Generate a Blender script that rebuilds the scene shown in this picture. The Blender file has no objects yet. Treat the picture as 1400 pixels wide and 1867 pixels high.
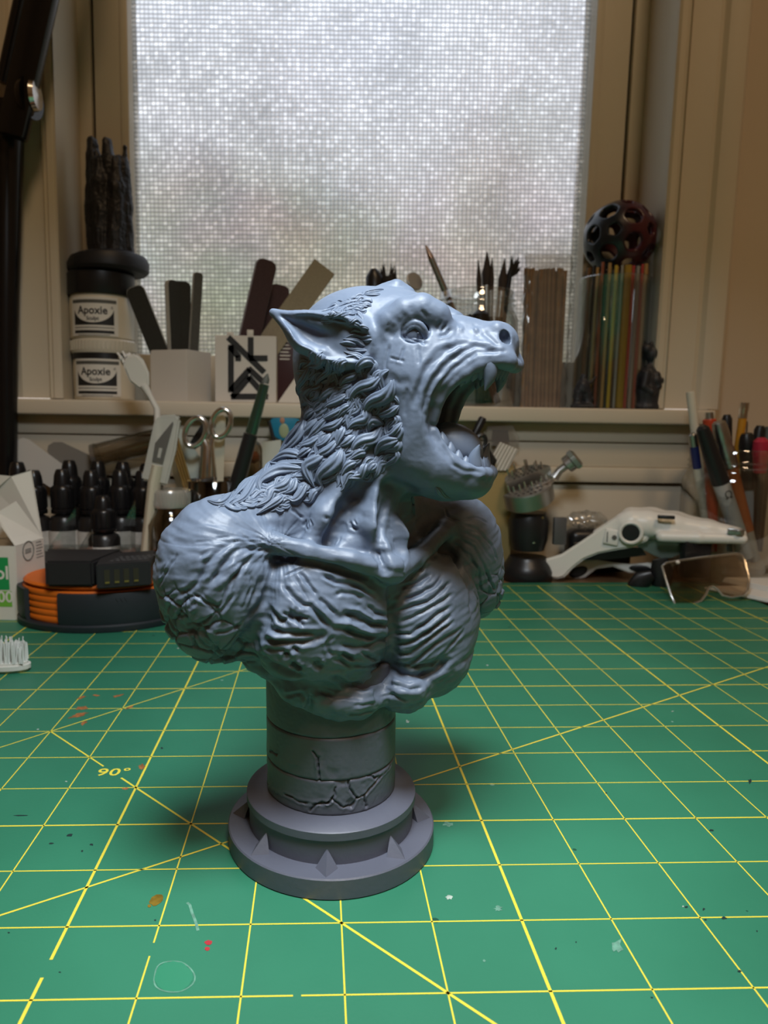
import bpy, bmesh, math, random
import numpy as np
from mathutils import Matrix, Vector

# ------------------------------------------------------------------ camera, world, light, exposure
# All lengths in the script are millimetres (MM scales them to metres). x to the right, y away, z up; the mat's top is z = 0.
MM = 0.001
F = 1317.807; CX = 612.16; CY = 930.19          # lens in pixels of the 1400 x 1867 frame and its principal point (a cropped photograph)
YAW, PIT, ROL = .02407098, .1278825, .00184297
CAM = np.array([69.910, -236.723, 140.503])
_cy, _sy = math.cos(YAW), math.sin(YAW)
FW = np.array([_sy*math.cos(PIT), _cy*math.cos(PIT), -math.sin(PIT)])
_r = np.array([_cy, -_sy, 0]); _u = np.cross(_r, FW)
RT = math.cos(ROL)*_r + math.sin(ROL)*_u; UP = np.cross(RT, FW)

S = bpy.context.scene
COL = S.collection
cam_data = bpy.data.cameras.new('camera'); cam = bpy.data.objects.new('camera', cam_data); COL.objects.link(cam)
cam_data.sensor_fit = 'VERTICAL'; cam_data.sensor_height = 24.0
cam_data.lens = F/1867*24.0
cam_data.shift_x = (700-CX)/1867; cam_data.shift_y = -(933.5-CY)/1867
cam_data.clip_start = .005; cam_data.clip_end = 100
cam_data.dof.use_dof = True; cam_data.dof.focus_distance = .232
cam_data.dof.aperture_fstop = cam_data.lens/1.15
m = Matrix.Identity(4)
for i in range(3):
    m[i][0] = RT[i]; m[i][1] = UP[i]; m[i][2] = -FW[i]; m[i][3] = CAM[i]*MM
cam.matrix_world = m
S.camera = cam

S.view_settings.view_transform = 'Standard'; S.view_settings.look = 'None'
S.view_settings.exposure = 0.0; S.view_settings.gamma = 1; S.view_settings.use_curve_mapping = False
S.cycles.max_bounces = 10; S.cycles.transparent_max_bounces = 24; S.cycles.transmission_bounces = 8
S.cycles.caustics_refractive = True; S.cycles.caustics_reflective = False
S.cycles.sample_clamp_indirect = 4; S.cycles.use_denoising = True
S.cycles.blur_glossy = .5

W = bpy.data.worlds.new('world'); S.world = W; W.use_nodes = True
wn = W.node_tree.nodes; wl = W.node_tree.links; wn.clear()
wo = wn.new('ShaderNodeOutputWorld'); wb = wn.new('ShaderNodeBackground'); wl.new(wb.outputs[0], wo.inputs[0])
wc = wn.new('ShaderNodeTexCoord'); wsep = wn.new('ShaderNodeSeparateXYZ'); wl.new(wc.outputs['Generated'], wsep.inputs[0])
# overcast day: pale blue above, dull greens and tans of a hazy garden near the horizon, broad soft clouds
wnz = wn.new('ShaderNodeTexNoise'); wnz.inputs['Scale'].default_value = 3.2; wnz.inputs['Detail'].default_value = 3; wl.new(wc.outputs['Generated'], wnz.inputs['Vector'])
wma = wn.new('ShaderNodeMath'); wma.operation = 'MULTIPLY_ADD'; wl.new(wnz.outputs[0], wma.inputs[0]); wma.inputs[1].default_value = .46; wl.new(wsep.outputs[2], wma.inputs[2])
wmb = wn.new('ShaderNodeMath'); wmb.operation = 'SUBTRACT'; wl.new(wma.outputs[0], wmb.inputs[0]); wmb.inputs[1].default_value = .23
wr = wn.new('ShaderNodeValToRGB'); wl.new(wmb.outputs[0], wr.inputs[0]); els = wr.color_ramp.elements
while len(els) < 5: els.new(.5)
for k, (e, c) in enumerate(zip((0, .10, .22, .34, .6), ((.27, .27, .22, 1), (.39, .38, .31, 1), (.54, .54, .52, 1), (.92, .96, 1.05, 1), (1.0, 1.08, 1.22, 1)))): els[k].position = e; els[k].color = c
wb.inputs['Strength'].default_value = 1.78
wnc = wn.new('ShaderNodeTexNoise'); wnc.inputs['Scale'].default_value = 7; wnc.inputs['Detail'].default_value = 2; wl.new(wc.outputs['Generated'], wnc.inputs['Vector'])
wcm = wn.new('ShaderNodeMix'); wcm.data_type = 'RGBA'; wcm.blend_type = 'OVERLAY'; wcm.inputs[0].default_value = .4; wl.new(wr.outputs[0], wcm.inputs[6]); wl.new(wnc.outputs['Color'], wcm.inputs[7])
wl.new(wcm.outputs[2], wb.inputs[0])

def area(name, loc, target, size, power, color, shape='DISK'):
    d = bpy.data.lights.new(name, 'AREA'); d.shape = shape; d.size = size*MM; d.energy = power; d.color = color
    o = bpy.data.objects.new(name, d); COL.objects.link(o)
    o.location = Vector(loc)*MM
    o.rotation_euler = (Vector(target)-Vector(loc)).to_track_quat('-Z', 'Y').to_euler()
    return o
LAMP = (88, -130, 455)
_l = area('desk_lamp_light', (LAMP[0], LAMP[1], LAMP[2]-14), (LAMP[0]-10, LAMP[1]+90, 60), 135, 1.5, (.88, .95, 1.0)); _l.data.spread = 2.3
area('ceiling_light', (500, -1200, 2280), (250, -600, 0), 500, 17, (1.0, .70, .42))

# ------------------------------------------------------------------ helpers
rnd = random.Random(7)
def ray(px, py): return FW + RT*((px-CX)/F) - UP*((py-CY)/F)
def onz(px, py, z=0.0):
    d = ray(px, py); return CAM + d*((z-CAM[2])/d[2])
def ony(px, py, y):
    d = ray(px, py); return CAM + d*((y-CAM[1])/d[1])
def project(P):
    d = np.asarray(P, float)-CAM; z = d@FW
    return np.stack([CX+F*(d@RT)/z, CY-F*(d@UP)/z], -1)

class MB:
    """collects shapes (millimetres) that become ONE mesh object"""
    def __init__(self): self.v = []; self.f = []; self.n = 0; self.mi = []
    def add(self, vs, fs, mi=0):
        self.v.extend([tuple(map(float, p)) for p in vs]); self.f.extend([tuple(i+self.n for i in f) for f in fs])
        self.mi.extend([mi]*len(fs)); self.n += len(vs); return self
    def bm(self, b, M=None, mi=0):
        b.verts.index_update()
        self.add([(M @ v.co if M else v.co) for v in b.verts], [[v.index for v in f.verts] for f in b.faces], mi); b.free(); return self
    def box(self, c, s, R=None, bev=0.0, seg=2, mi=0):
        b = bmesh.new(); bmesh.ops.create_cube(b, size=1)
        for v in b.verts: v.co = Vector((v.co.x*s[0], v.co.y*s[1], v.co.z*s[2]))
        if bev: bmesh.ops.bevel(b, geom=list(b.edges), offset=bev, segments=seg, affect='EDGES', profile=.5)
        M = Matrix.Translation(Vector(c)) @ (R.to_4x4() if R else Matrix.Identity(4))
        return self.bm(b, M, mi)
    def lathe(self, prof, c=(0, 0, 0), seg=32, R=None, mi=0, cap=True):
        vs = []; fs = []; n = len(prof)
        for k in range(seg):
            a = 2*math.pi*k/seg
            for r, z in prof: vs.append(Vector((r*math.cos(a), r*math.sin(a), z)))
        for k in range(seg):
            k2 = (k+1) % seg
            for i in range(n-1): fs.append((k*n+i, k2*n+i, k2*n+i+1, k*n+i+1))
        if cap:
            if prof[0][0] > 1e-6: fs.append(tuple(k*n for k in range(seg))[::-1])
            if prof[-1][0] > 1e-6: fs.append(tuple(k*n+n-1 for k in range(seg)))
        if R: vs = [R @ v for v in vs]
        return self.add([(v[0]+c[0], v[1]+c[1], v[2]+c[2]) for v in vs], fs, mi)
    def tube(self, path, rad, seg=10, mi=0, flat=1.0, closed=False, cap=True, upv=None):
        P = [Vector(p) for p in path]; n = len(P)
        rad = list(rad) if hasattr(rad, '__len__') else [rad]*n
        T = []
        for i in range(n):
            a = P[(i-1) % n] if (closed or i) else P[0]; b = P[(i+1) % n] if (closed or i < n-1) else P[-1]
            T.append((b-a).normalized())
        ref = Vector(upv) if upv is not None else (Vector((0, 0, 1)) if abs(T[0].z) < .9 else Vector((1, 0, 0)))
        vs = []; N = None
        for i in range(n):
            N = (ref if N is None else N); N = (N-T[i]*N.dot(T[i])).normalized(); B = T[i].cross(N)
            for k in range(seg):
                a = 2*math.pi*k/seg
                vs.append(P[i]+N*(math.cos(a)*rad[i]*flat)+B*(math.sin(a)*rad[i]))
        fs = []
        for i in range(n if closed else n-1):
            j = (i+1) % n
            for k in range(seg): fs.append((i*seg+k, i*seg+(k+1) % seg, j*seg+(k+1) % seg, j*seg+k))
        if cap and not closed:
            fs.append(tuple(range(seg))[::-1]); fs.append(tuple((n-1)*seg+k for k in range(seg)))
        return self.add(vs, fs, mi)
    def prism(self, poly, t, M=None, mi=0, bev=0.0):
        """poly in local xy extruded by t along local z"""
        b = bmesh.new(); lo = [b.verts.new((p[0], p[1], 0)) for p in poly]
        f = b.faces.new(lo); r = bmesh.ops.extrude_face_region(b, geom=[f])
        bmesh.ops.translate(b, vec=(0, 0, t), verts=[e for e in r['geom'] if isinstance(e, bmesh.types.BMVert)])
        bmesh.ops.recalc_face_normals(b, faces=list(b.faces))
        if bev: bmesh.ops.bevel(b, geom=[e for e in b.edges if e.calc_face_angle(0) > .6], offset=bev, segments=2, affect='EDGES')
        big = [g for g in b.faces if len(g.verts) > 4]
        if big: bmesh.ops.triangulate(b, faces=big)
        return self.bm(b, M, mi)
    def ball(self, c, r, seg=16, rings=10, mi=0, R=None):
        r = r if hasattr(r, '__len__') else (r, r, r)
        b = bmesh.new(); bmesh.ops.create_uvsphere(b, u_segments=seg, v_segments=rings, radius=1)
        for v in b.verts: v.co = Vector((v.co.x*r[0], v.co.y*r[1], v.co.z*r[2]))
        return self.bm(b, Matrix.Translation(Vector(c)) @ (R.to_4x4() if R else Matrix.Identity(4)), mi)
    def text(self, s, size, M, mi=0, sx=1.0, bold=0.0, space=1.0):
        cu = bpy.data.curves.new('text', 'FONT'); cu.body = s; cu.size = size; cu.align_x = 'CENTER'; cu.align_y = 'CENTER'
        cu.offset = bold; cu.resolution_u = 3; cu.space_character = space
        o = bpy.data.objects.new('text', cu); COL.objects.link(o)
        bpy.context.view_layer.update()
        me = o.evaluated_get(bpy.context.evaluated_depsgraph_get()).to_mesh()
        vs = [M @ Vector((v.co.x*sx, v.co.y, 0)) for v in me.vertices]; fs = [tuple(p.vertices) for p in me.polygons]
        o.to_mesh_clear(); bpy.data.objects.remove(o); bpy.data.curves.remove(cu)
        return self.add(vs, fs, mi)
    def map(self, fn): self.v = [tuple(fn(Vector(p))) for p in self.v]; return self
    def build(self, name, mats, parent=None, smooth=35, loc=None, sub=0):
        me = bpy.data.meshes.new(name)
        me.from_pydata([(x*MM, y*MM, z*MM) for x, y, z in self.v], [], self.f)
        for mt in (mats if isinstance(mats, (list, tuple)) else [mats]): me.materials.append(mt)
        me.polygons.foreach_set('material_index', self.mi)
        me.validate(); 
        b = bmesh.new(); b.from_mesh(me); bmesh.ops.recalc_face_normals(b, faces=list(b.faces)); b.to_mesh(me); b.free()
        o = bpy.data.objects.new(name, me); COL.objects.link(o)
        if smooth:
            me.polygons.foreach_set('use_smooth', [True]*len(me.polygons)); me.set_sharp_from_angle(angle=math.radians(smooth))
        if sub:
            md = o.modifiers.new('subdivision', 'SUBSURF'); md.levels = sub; md.render_levels = sub
        if parent: o.parent = parent
        if loc is not None: o.location = Vector(loc)*MM
        return o

def tag(o, label, cat, group=None):
    o['label'] = label; o['category'] = cat
    if group: o['group'] = group
    return o
def thing(name, label, cat, loc, rz=0.0, group=None, house=False):
    o = bpy.data.objects.new(name, None); COL.objects.link(o); o.empty_display_size = .01
    o.location = Vector(loc)*MM; o.rotation_euler = (0, HROLL if house else 0, rz)
    return tag(o, label, cat, group)
def copy_thing(o, loc, rz, label, house=False):
    c = o.copy(); COL.objects.link(c); c.location = Vector(loc)*MM; c.rotation_euler = (0, HROLL if house else 0, rz); c['label'] = label
    for p in list(o.children):
        q = p.copy(); COL.objects.link(q); q.parent = c
        for g in list(p.children):
            h = g.copy(); COL.objects.link(h); h.parent = q
    return c

# ------------------------------------------------------------------ materials
def mat(name, col, rough=.5, metal=0.0, noise=0.0, nscale=40, bump=0.0, bscale=200, trans=0.0, ior=1.45, coat=0.0, spec=.5, sss=0.0, col2=None):
    mt = bpy.data.materials.new(name); mt.use_nodes = True; nt = mt.node_tree; p = nt.nodes['Principled BSDF']
    p.inputs['Base Color'].default_value = (*col, 1); p.inputs['Roughness'].default_value = rough; p.inputs['Metallic'].default_value = metal
    p.inputs['Transmission Weight'].default_value = trans; p.inputs['IOR'].default_value = ior; p.inputs['Coat Weight'].default_value = coat
    p.inputs['Specular IOR Level'].default_value = spec
    tc = nt.nodes.new('ShaderNodeTexCoord')
    if noise or col2:
        n = nt.nodes.new('ShaderNodeTexNoise'); n.inputs['Scale'].default_value = nscale; n.inputs['Detail'].default_value = 5
        nt.links.new(tc.outputs['Object'], n.inputs['Vector'])
        r = nt.nodes.new('ShaderNodeValToRGB'); nt.links.new(n.outputs[0], r.inputs[0])
        c2 = col2 or tuple(c*(1-noise) for c in col)
        r.color_ramp.elements[0].position = .35; r.color_ramp.elements[1].position = .65
        r.color_ramp.elements[0].color = (*c2, 1); r.color_ramp.elements[1].color = (*col, 1)
        nt.links.new(r.outputs[0], p.inputs['Base Color'])
    if bump:
        n = nt.nodes.new('ShaderNodeTexNoise'); n.inputs['Scale'].default_value = bscale; n.inputs['Detail'].default_value = 4
        nt.links.new(tc.outputs['Object'], n.inputs['Vector'])
        b = nt.nodes.new('ShaderNodeBump'); b.inputs['Strength'].default_value = bump; b.inputs['Distance'].default_value = .0006
        nt.links.new(n.outputs[0], b.inputs['Height']); nt.links.new(b.outputs[0], p.inputs['Normal'])
    return mt
def clear(name, tint=(.96, .97, .97), refl=.12, rough=.05, haze=0.0, hazecol=(.8, .8, .8), face=.05, edge=.5):
    """thin clear glass or plastic: tinted see-through film with a mirror gloss that grows toward its edges"""
    mt = bpy.data.materials.new(name); mt.use_nodes = True; nt = mt.node_tree; nt.nodes.clear()
    o = nt.nodes.new('ShaderNodeOutputMaterial'); t = nt.nodes.new('ShaderNodeBsdfTransparent'); t.inputs[0].default_value = (*tint, 1)
    t.inputs[0].default_value = (*tint, 1)
    g = nt.nodes.new('ShaderNodeBsdfGlossy'); g.inputs['Roughness'].default_value = rough; g.inputs['Color'].default_value = (1, 1, 1, 1)
    lw = nt.nodes.new('ShaderNodeLayerWeight'); lw.inputs['Blend'].default_value = .35
    mr = nt.nodes.new('ShaderNodeMapRange'); mr.inputs['To Min'].default_value = face; mr.inputs['To Max'].default_value = refl+.45
    nt.links.new(lw.outputs['Facing'], mr.inputs['Value'])
    ec = nt.nodes.new('ShaderNodeValToRGB'); nt.links.new(lw.outputs['Facing'], ec.inputs[0])     # seen edge on, one looks through more of it
    ec.color_ramp.elements[0].position = .35; ec.color_ramp.elements[0].color = (*tint, 1); ec.color_ramp.elements[1].position = .97; ec.color_ramp.elements[1].color = (*[c*edge for c in tint], 1)
    nt.links.new(ec.outputs[0], t.inputs[0])
    mx = nt.nodes.new('ShaderNodeMixShader'); nt.links.new(mr.outputs[0], mx.inputs[0])
    base = t.outputs[0]
    if haze:
        d = nt.nodes.new('ShaderNodeBsdfDiffuse'); d.inputs[0].default_value = (*hazecol, 1)
        m2 = nt.nodes.new('ShaderNodeMixShader'); m2.inputs[0].default_value = haze
        nt.links.new(t.outputs[0], m2.inputs[1]); nt.links.new(d.outputs[0], m2.inputs[2]); base = m2.outputs[0]
    nt.links.new(base, mx.inputs[1]); nt.links.new(g.outputs[0], mx.inputs[2]); nt.links.new(mx.outputs[0], o.inputs[0])
    return mt
# ------------------------------------------------------------------ the house frame: sill and window lean a little against the desk
_a = ony(130, 727, 420); _b = ony(1200, 748, 420)
HROLL = -math.atan2(_b[2]-_a[2], _b[0]-_a[0])*.85
_ch, _sh = math.cos(HROLL), math.sin(HROLL)
_m = (_a+_b)/2
HC = np.array([_m[0], 0, _m[2]])                # middle of the sill's top edge
def h2w(p):
    x, y, z = p[0], p[1], p[2]
    return (HC[0]+_ch*x+_sh*z, y, HC[2]-_sh*x+_ch*z)
def H(px, py, y):
    """house coordinates of the point seen at a pixel in the vertical plane at depth y"""
    w = ony(px, py, y); dx = w[0]-HC[0]; dz = w[2]-HC[2]
    return np.array([_ch*dx-_sh*dz, y, _sh*dx+_ch*dz])
def hx(px, y, py=400): return H(px, py, y)[0]
def struct(name, mb, mt, smooth=35, parent=None):
    o = mb.map(h2w).build(name, mt, parent, smooth)
    if not parent: o['kind'] = 'structure'
    return o

M_PAINT = mat('cream paint', (.60, .54, .43), .42, noise=.06, nscale=6, bump=.08, bscale=60)
M_WALL = mat('beige wall', (.56, .47, .35), .6, noise=.05, nscale=4, bump=.15, bscale=120)
M_GAP = mat('dark gap', (.02, .017, .015), .8)
M_ROOM = mat('room wall', (.50, .42, .33), .8)
M_FLOORW = mat('floor wood', (.22, .13, .07), .5, noise=.4, nscale=5)

YC = 425; YR = 492                                # casing front, frame front
xl0 = hx(106, YC); xr0 = hx(1212, YC)             # opening between the casings
xl1 = hx(150, YR); xr1 = hx(1160, YR)
TOPZ = 760
struct('wall_front', MB().box((xl0-60-660, 455, 400), (1320, 30, 2700)).box((xr0+60+580, 455, 400), (1160, 30, 2700))
       .box(((xl0+xr0)/2, 455, TOPZ+500), (xr0-xl0+240, 30, 1000)).box(((xl0+xr0)/2, 458, -500), (xr0-xl0+240, 24, 960)), M_WALL, 0)
# side casings with stepped mouldings
def casing(name, x, sgn):
    prof = [(0, 0), (0, -13), (3, -16), (8, -16), (9.5, -13.5), (12, -13), (30, -14.5), (36, -16), (40, -15), (43, -19), (50, -22), (58, -22), (62, -18), (63, 0)]
    b = MB(); n = len(prof)
    vs = [(x+sgn*p, 441+q, z) for z in (1, TOPZ) for p, q in prof]
    b.add(vs, [(i, i+1, n+i+1, n+i) for i in range(n-1)]); return struct(name, b, M_PAINT, 25)
casing('trim_1', xl0, -1); casing('trim_2', xr0, 1)
# reveals (jambs)
def reveal(name, x0, x1, sgn):
    b = MB(); b.add([(x0, YC, 0), (x1, YR, 0), (x1, YR, TOPZ), (x0, YC, TOPZ), (x0+sgn*12, YC, 0), (x1+sgn*12, YR+60, 0), (x1+sgn*12, YR+60, TOPZ), (x0+sgn*12, YC, TOPZ)],
                    [(0, 1, 2, 3), (4, 5, 6, 7), (1, 5, 6, 2)]); return struct(name, b, M_PAINT, 0)
reveal('trim_3', xl0, xl1, -1); reveal('trim_4', xr0, xr1, 1)
struct('trim_5', MB().box(((xl0+xr0)/2, 470, TOPZ+6), (xr0-xl0+30, 90, 12)), M_PAINT, 0)
# window: fixed frame, sash with four rails, woven-pattern pane
win = bpy.data.objects.new('window_1', None); COL.objects.link(win); win['kind'] = 'structure'
gl, gr = hx(247, 508), hx(1056, 508)
jl, jr = hx(174.5, YR), hx(1133.5, YR)
zb = H(400, 650, 508)[2]
b = MB()
for xa, xb in ((xl1-6, jl-1.2), (jr+1.2, xr1+6)): b.box(((xa+xb)/2, YR+20, TOPZ/2), (abs(xb-xa), 40, TOPZ), bev=1)
struct('window_frame', b, M_PAINT, 35, win)
struct('frame_gap', MB().box((jl, YR+22, TOPZ/2), (4, 30, TOPZ)).box((jr, YR+22, TOPZ/2), (4, 30, TOPZ)), M_GAP, 0, win)
b = MB()
for xa, xb, q in ((jl+1.2, gl, 1), (gr, jr-1.2, -1)):
    b.box(((xa+xb)/2, YR+19, TOPZ/2), (abs(xb-xa), 34, TOPZ), bev=1.5)
    xe = xb if q == 1 else xa
    b.box((xe-q*4, YR+1.5, TOPZ/2), (8, 5, TOPZ), bev=1.5)
b.box(((gl+gr)/2, YR+19, zb/2), (gr-gl+4, 34, zb), bev=1.5).box(((gl+gr)/2, YR+19, TOPZ-20), (gr-gl+4, 34, 40), bev=1.5)
struct('window_sash', b, M_PAINT, 35, win)

def pane_material():
    mt = bpy.data.materials.new('woven glass'); mt.use_nodes = True; nt = mt.node_tree; nt.nodes.clear(); N = nt.nodes.new; L = nt.links.new
    def mth(op, a, b=None, clampv=False):
        n = N('ShaderNodeMath'); n.operation = op; n.use_clamp = clampv
        for k, v in enumerate((a, b)):
            if v is None: continue
            if hasattr(v, 'links'): L(v, n.inputs[k])
            else: n.inputs[k].default_value = v
        return n.outputs[0]
    tc = N('ShaderNodeTexCoord'); sp = N('ShaderNodeSeparateXYZ')
    wob = N('ShaderNodeTexNoise'); wob.inputs['Scale'].default_value = 60; L(tc.outputs['Object'], wob.inputs['Vector'])
    wv = N('ShaderNodeVectorMath'); wv.operation = 'SCALE'; wv.inputs['Scale'].default_value = .0011; L(wob.outputs['Color'], wv.inputs[0])
    ad = N('ShaderNodeVectorMath'); L(tc.outputs['Object'], ad.inputs[0]); L(wv.outputs[0], ad.inputs[1]); L(ad.outputs[0], sp.inputs[0])
    per = .0041
    u = mth('DIVIDE', sp.outputs[0], per); v = mth('DIVIDE', sp.outputs[2], per*1.0)
    su = mth('ABSOLUTE', mth('SINE', mth('MULTIPLY', u, math.pi))); sv = mth('ABSOLUTE', mth('SINE', mth('MULTIPLY', v, math.pi)))
    # each little lens of the weave: which cells bulge more
    cell = N('ShaderNodeCombineXYZ'); L(mth('FLOOR', u), cell.inputs[0]); L(mth('FLOOR', v), cell.inputs[1])
    wn_ = N('ShaderNodeTexWhiteNoise'); wn_.noise_dimensions = '2D'; L(cell.outputs[0], wn_.inputs['Vector'])
    bump_h = mth('MULTIPLY', mth('POWER', su, .7), mth('POWER', sv, .7))
    bump_h2 = mth('MULTIPLY', bump_h, mth('ADD', mth('MULTIPLY', wn_.outputs['Value'], .6), .7))
    bp = N('ShaderNodeBump'); bp.inputs['Strength'].default_value = .55; bp.inputs['Distance'].default_value = .0011; L(bump_h2, bp.inputs['Height'])
    big = N('ShaderNodeTexNoise'); big.inputs['Scale'].default_value = 22; big.inputs['Detail'].default_value = 2; L(tc.outputs['Object'], big.inputs['Vector'])
    # thread shadow: the joints between lenses pass less light, horizontals a little less than verticals
    jv = mth('POWER', sv, .75); ju = mth('POWER', su, .5)
    joint = mth('MULTIPLY', jv, ju)
    spark = mth('POWER', wn_.outputs['Value'], 3.0)
    tr = mth('ADD', mth('MULTIPLY', joint, mth('ADD', .40, mth('ADD', mth('MULTIPLY', spark, .34), mth('MULTIPLY', mth('SUBTRACT', big.outputs[0], .5), .55)))), .11, True)
    comb = N('ShaderNodeCombineColor'); [L(tr, comb.inputs[k]) for k in range(3)]
    t = N('ShaderNodeBsdfTransparent'); L(comb.outputs[0], t.inputs[0])
    rf = N('ShaderNodeBsdfRefraction'); rf.inputs['Roughness'].default_value = .32; rf.inputs['IOR'].default_value = 1.3; L(bp.outputs[0], rf.inputs['Normal'])
    rc = N('ShaderNodeMix'); rc.data_type = 'RGBA'; L(tr, rc.inputs[0]); rc.inputs[6].default_value = (.28, .29, .29, 1); rc.inputs[7].default_value = (1, 1, 1, 1); L(rc.outputs[2], rf.inputs[0])
    g = N('ShaderNodeBsdfGlossy'); g.inputs['Roughness'].default_value = .15; L(bp.outputs[0], g.inputs['Normal'])
    m1 = N('ShaderNodeMixShader'); m1.inputs[0].default_value = .38; L(t.outputs[0], m1.inputs[1]); L(rf.outputs[0], m1.inputs[2])
    m2 = N('ShaderNodeMixShader'); m2.inputs[0].default_value = .04; L(m1.outputs[0], m2.inputs[1]); L(g.outputs[0], m2.inputs[2])
    o = N('ShaderNodeOutputMaterial'); L(m2.outputs[0], o.inputs[0]); return mt
b = MB(); b.add([(gl-3, 508, zb-4), (gr+3, 508, zb-4), (gr+3, 508, TOPZ-36), (gl-3, 508, TOPZ-36)], [(0, 1, 2, 3)])
struct('pane', b, pane_material(), 0, win)
# outdoors: nothing but the overcast sky and the neighbour's garden ground
# sill and the panelled apron below it
xs0, xs1 = hx(-40, YC, 740), hx(1292, YC, 750)
struct('trim_6', MB().box(((xs0+xs1)/2, (412+YR+8)/2, -6.8), (xs1-xs0, YR+8-412, 13.6), bev=2, seg=3), M_PAINT)
b = MB()
zz = lambda py: H(1100, py, 430)[2]
b.box(((xs0+xs1)/2, 436, (-13.6+zz(806))/2), (xs1-xs0-14, 14, abs(zz(806)+13.6)), bev=1)
b.box(((xs0+xs1)/2, 438.5, (zz(807)+zz(852))/2), (xs1-xs0-18, 13, zz(807)-zz(852)), bev=1.2)
b.box(((xs0+xs1)/2, 436, (zz(852)+zz(880))/2), (xs1-xs0-14, 16, zz(852)-zz(880)), bev=2.2)
b.box(((xs0+xs1)/2, 440, (zz(884)+zz(1100))/2), (xs1-xs0+400, 11, zz(884)-zz(1100)), bev=1.0)
struct('trim_7', b, M_PAINT)
# the rest of the room
RX0, RX1, RY0, RZ0, RZ1 = -1500, 1700, -2600, -740, 1750
def plain(name, mb, mt): 
    o = mb.build(name, mt, None, 0); o['kind'] = 'structure'; return o
plain('wall_left', MB().box((RX0-10, (RY0+470)/2, (RZ0+2400)/2), (20, 470-RY0, 2400-RZ0)), M_ROOM)
plain('wall_right', MB().box((RX1+10, (RY0+470)/2, (RZ0+2400)/2), (20, 470-RY0, 2400-RZ0)), M_ROOM)
plain('wall_back', MB().box((100, RY0-10, (RZ0+2400)/2), (RX1-RX0, 20, 2400-RZ0)), M_ROOM)
plain('ceiling', MB().box((100, (RY0+470)/2, 2410), (RX1-RX0, 470-RY0, 20)), M_ROOM)
plain('floor', MB().box((100, (RY0+470)/2, RZ0-10), (RX1-RX0, 470-RY0, 20)), M_FLOORW)
plain('wall_front_2', MB().box((100, 462, 2050), (3240, 28, 760)), M_WALL)

# ------------------------------------------------------------------ desk and cutting mat
def wood_material(name, c1, c2):
    mt = bpy.data.materials.new(name); mt.use_nodes = True; nt = mt.node_tree; p = nt.nodes['Principled BSDF']; p.inputs['Roughness'].default_value = .4
    tc = nt.nodes.new('ShaderNodeTexCoord'); mp = nt.nodes.new('ShaderNodeMapping'); mp.inputs['Scale'].default_value = (4, 60, 60)
    n = nt.nodes.new('ShaderNodeTexNoise'); n.inputs['Scale'].default_value = 3; n.inputs['Detail'].default_value = 6
    r = nt.nodes.new('ShaderNodeValToRGB'); r.color_ramp.elements[0].color = (*c1, 1); r.color_ramp.elements[1].color = (*c2, 1); r.color_ramp.elements[0].position = .3; r.color_ramp.elements[1].position = .7
    nt.links.new(tc.outputs['Object'], mp.inputs[0]); nt.links.new(mp.outputs[0], n.inputs['Vector']); nt.links.new(n.outputs[0], r.inputs[0]); nt.links.new(r.outputs[0], p.inputs['Base Color']); return mt
M_DESK = wood_material('desk wood', (.16, .08, .035), (.26, .14, .07))
desk = thing('desk', 'brown wooden desk under the green cutting mat, against the window wall', 'desk', (100, 0, -3))
MB().box((50, 2, -12.5), (1500, 860, 25), bev=3).build('desk_top', M_DESK, desk)
for x in (-650, 750):
    for y in (-380, 390): MB().box((x, y, -380), (50, 50, 714), bev=3).build('leg', M_DESK, desk)

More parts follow.
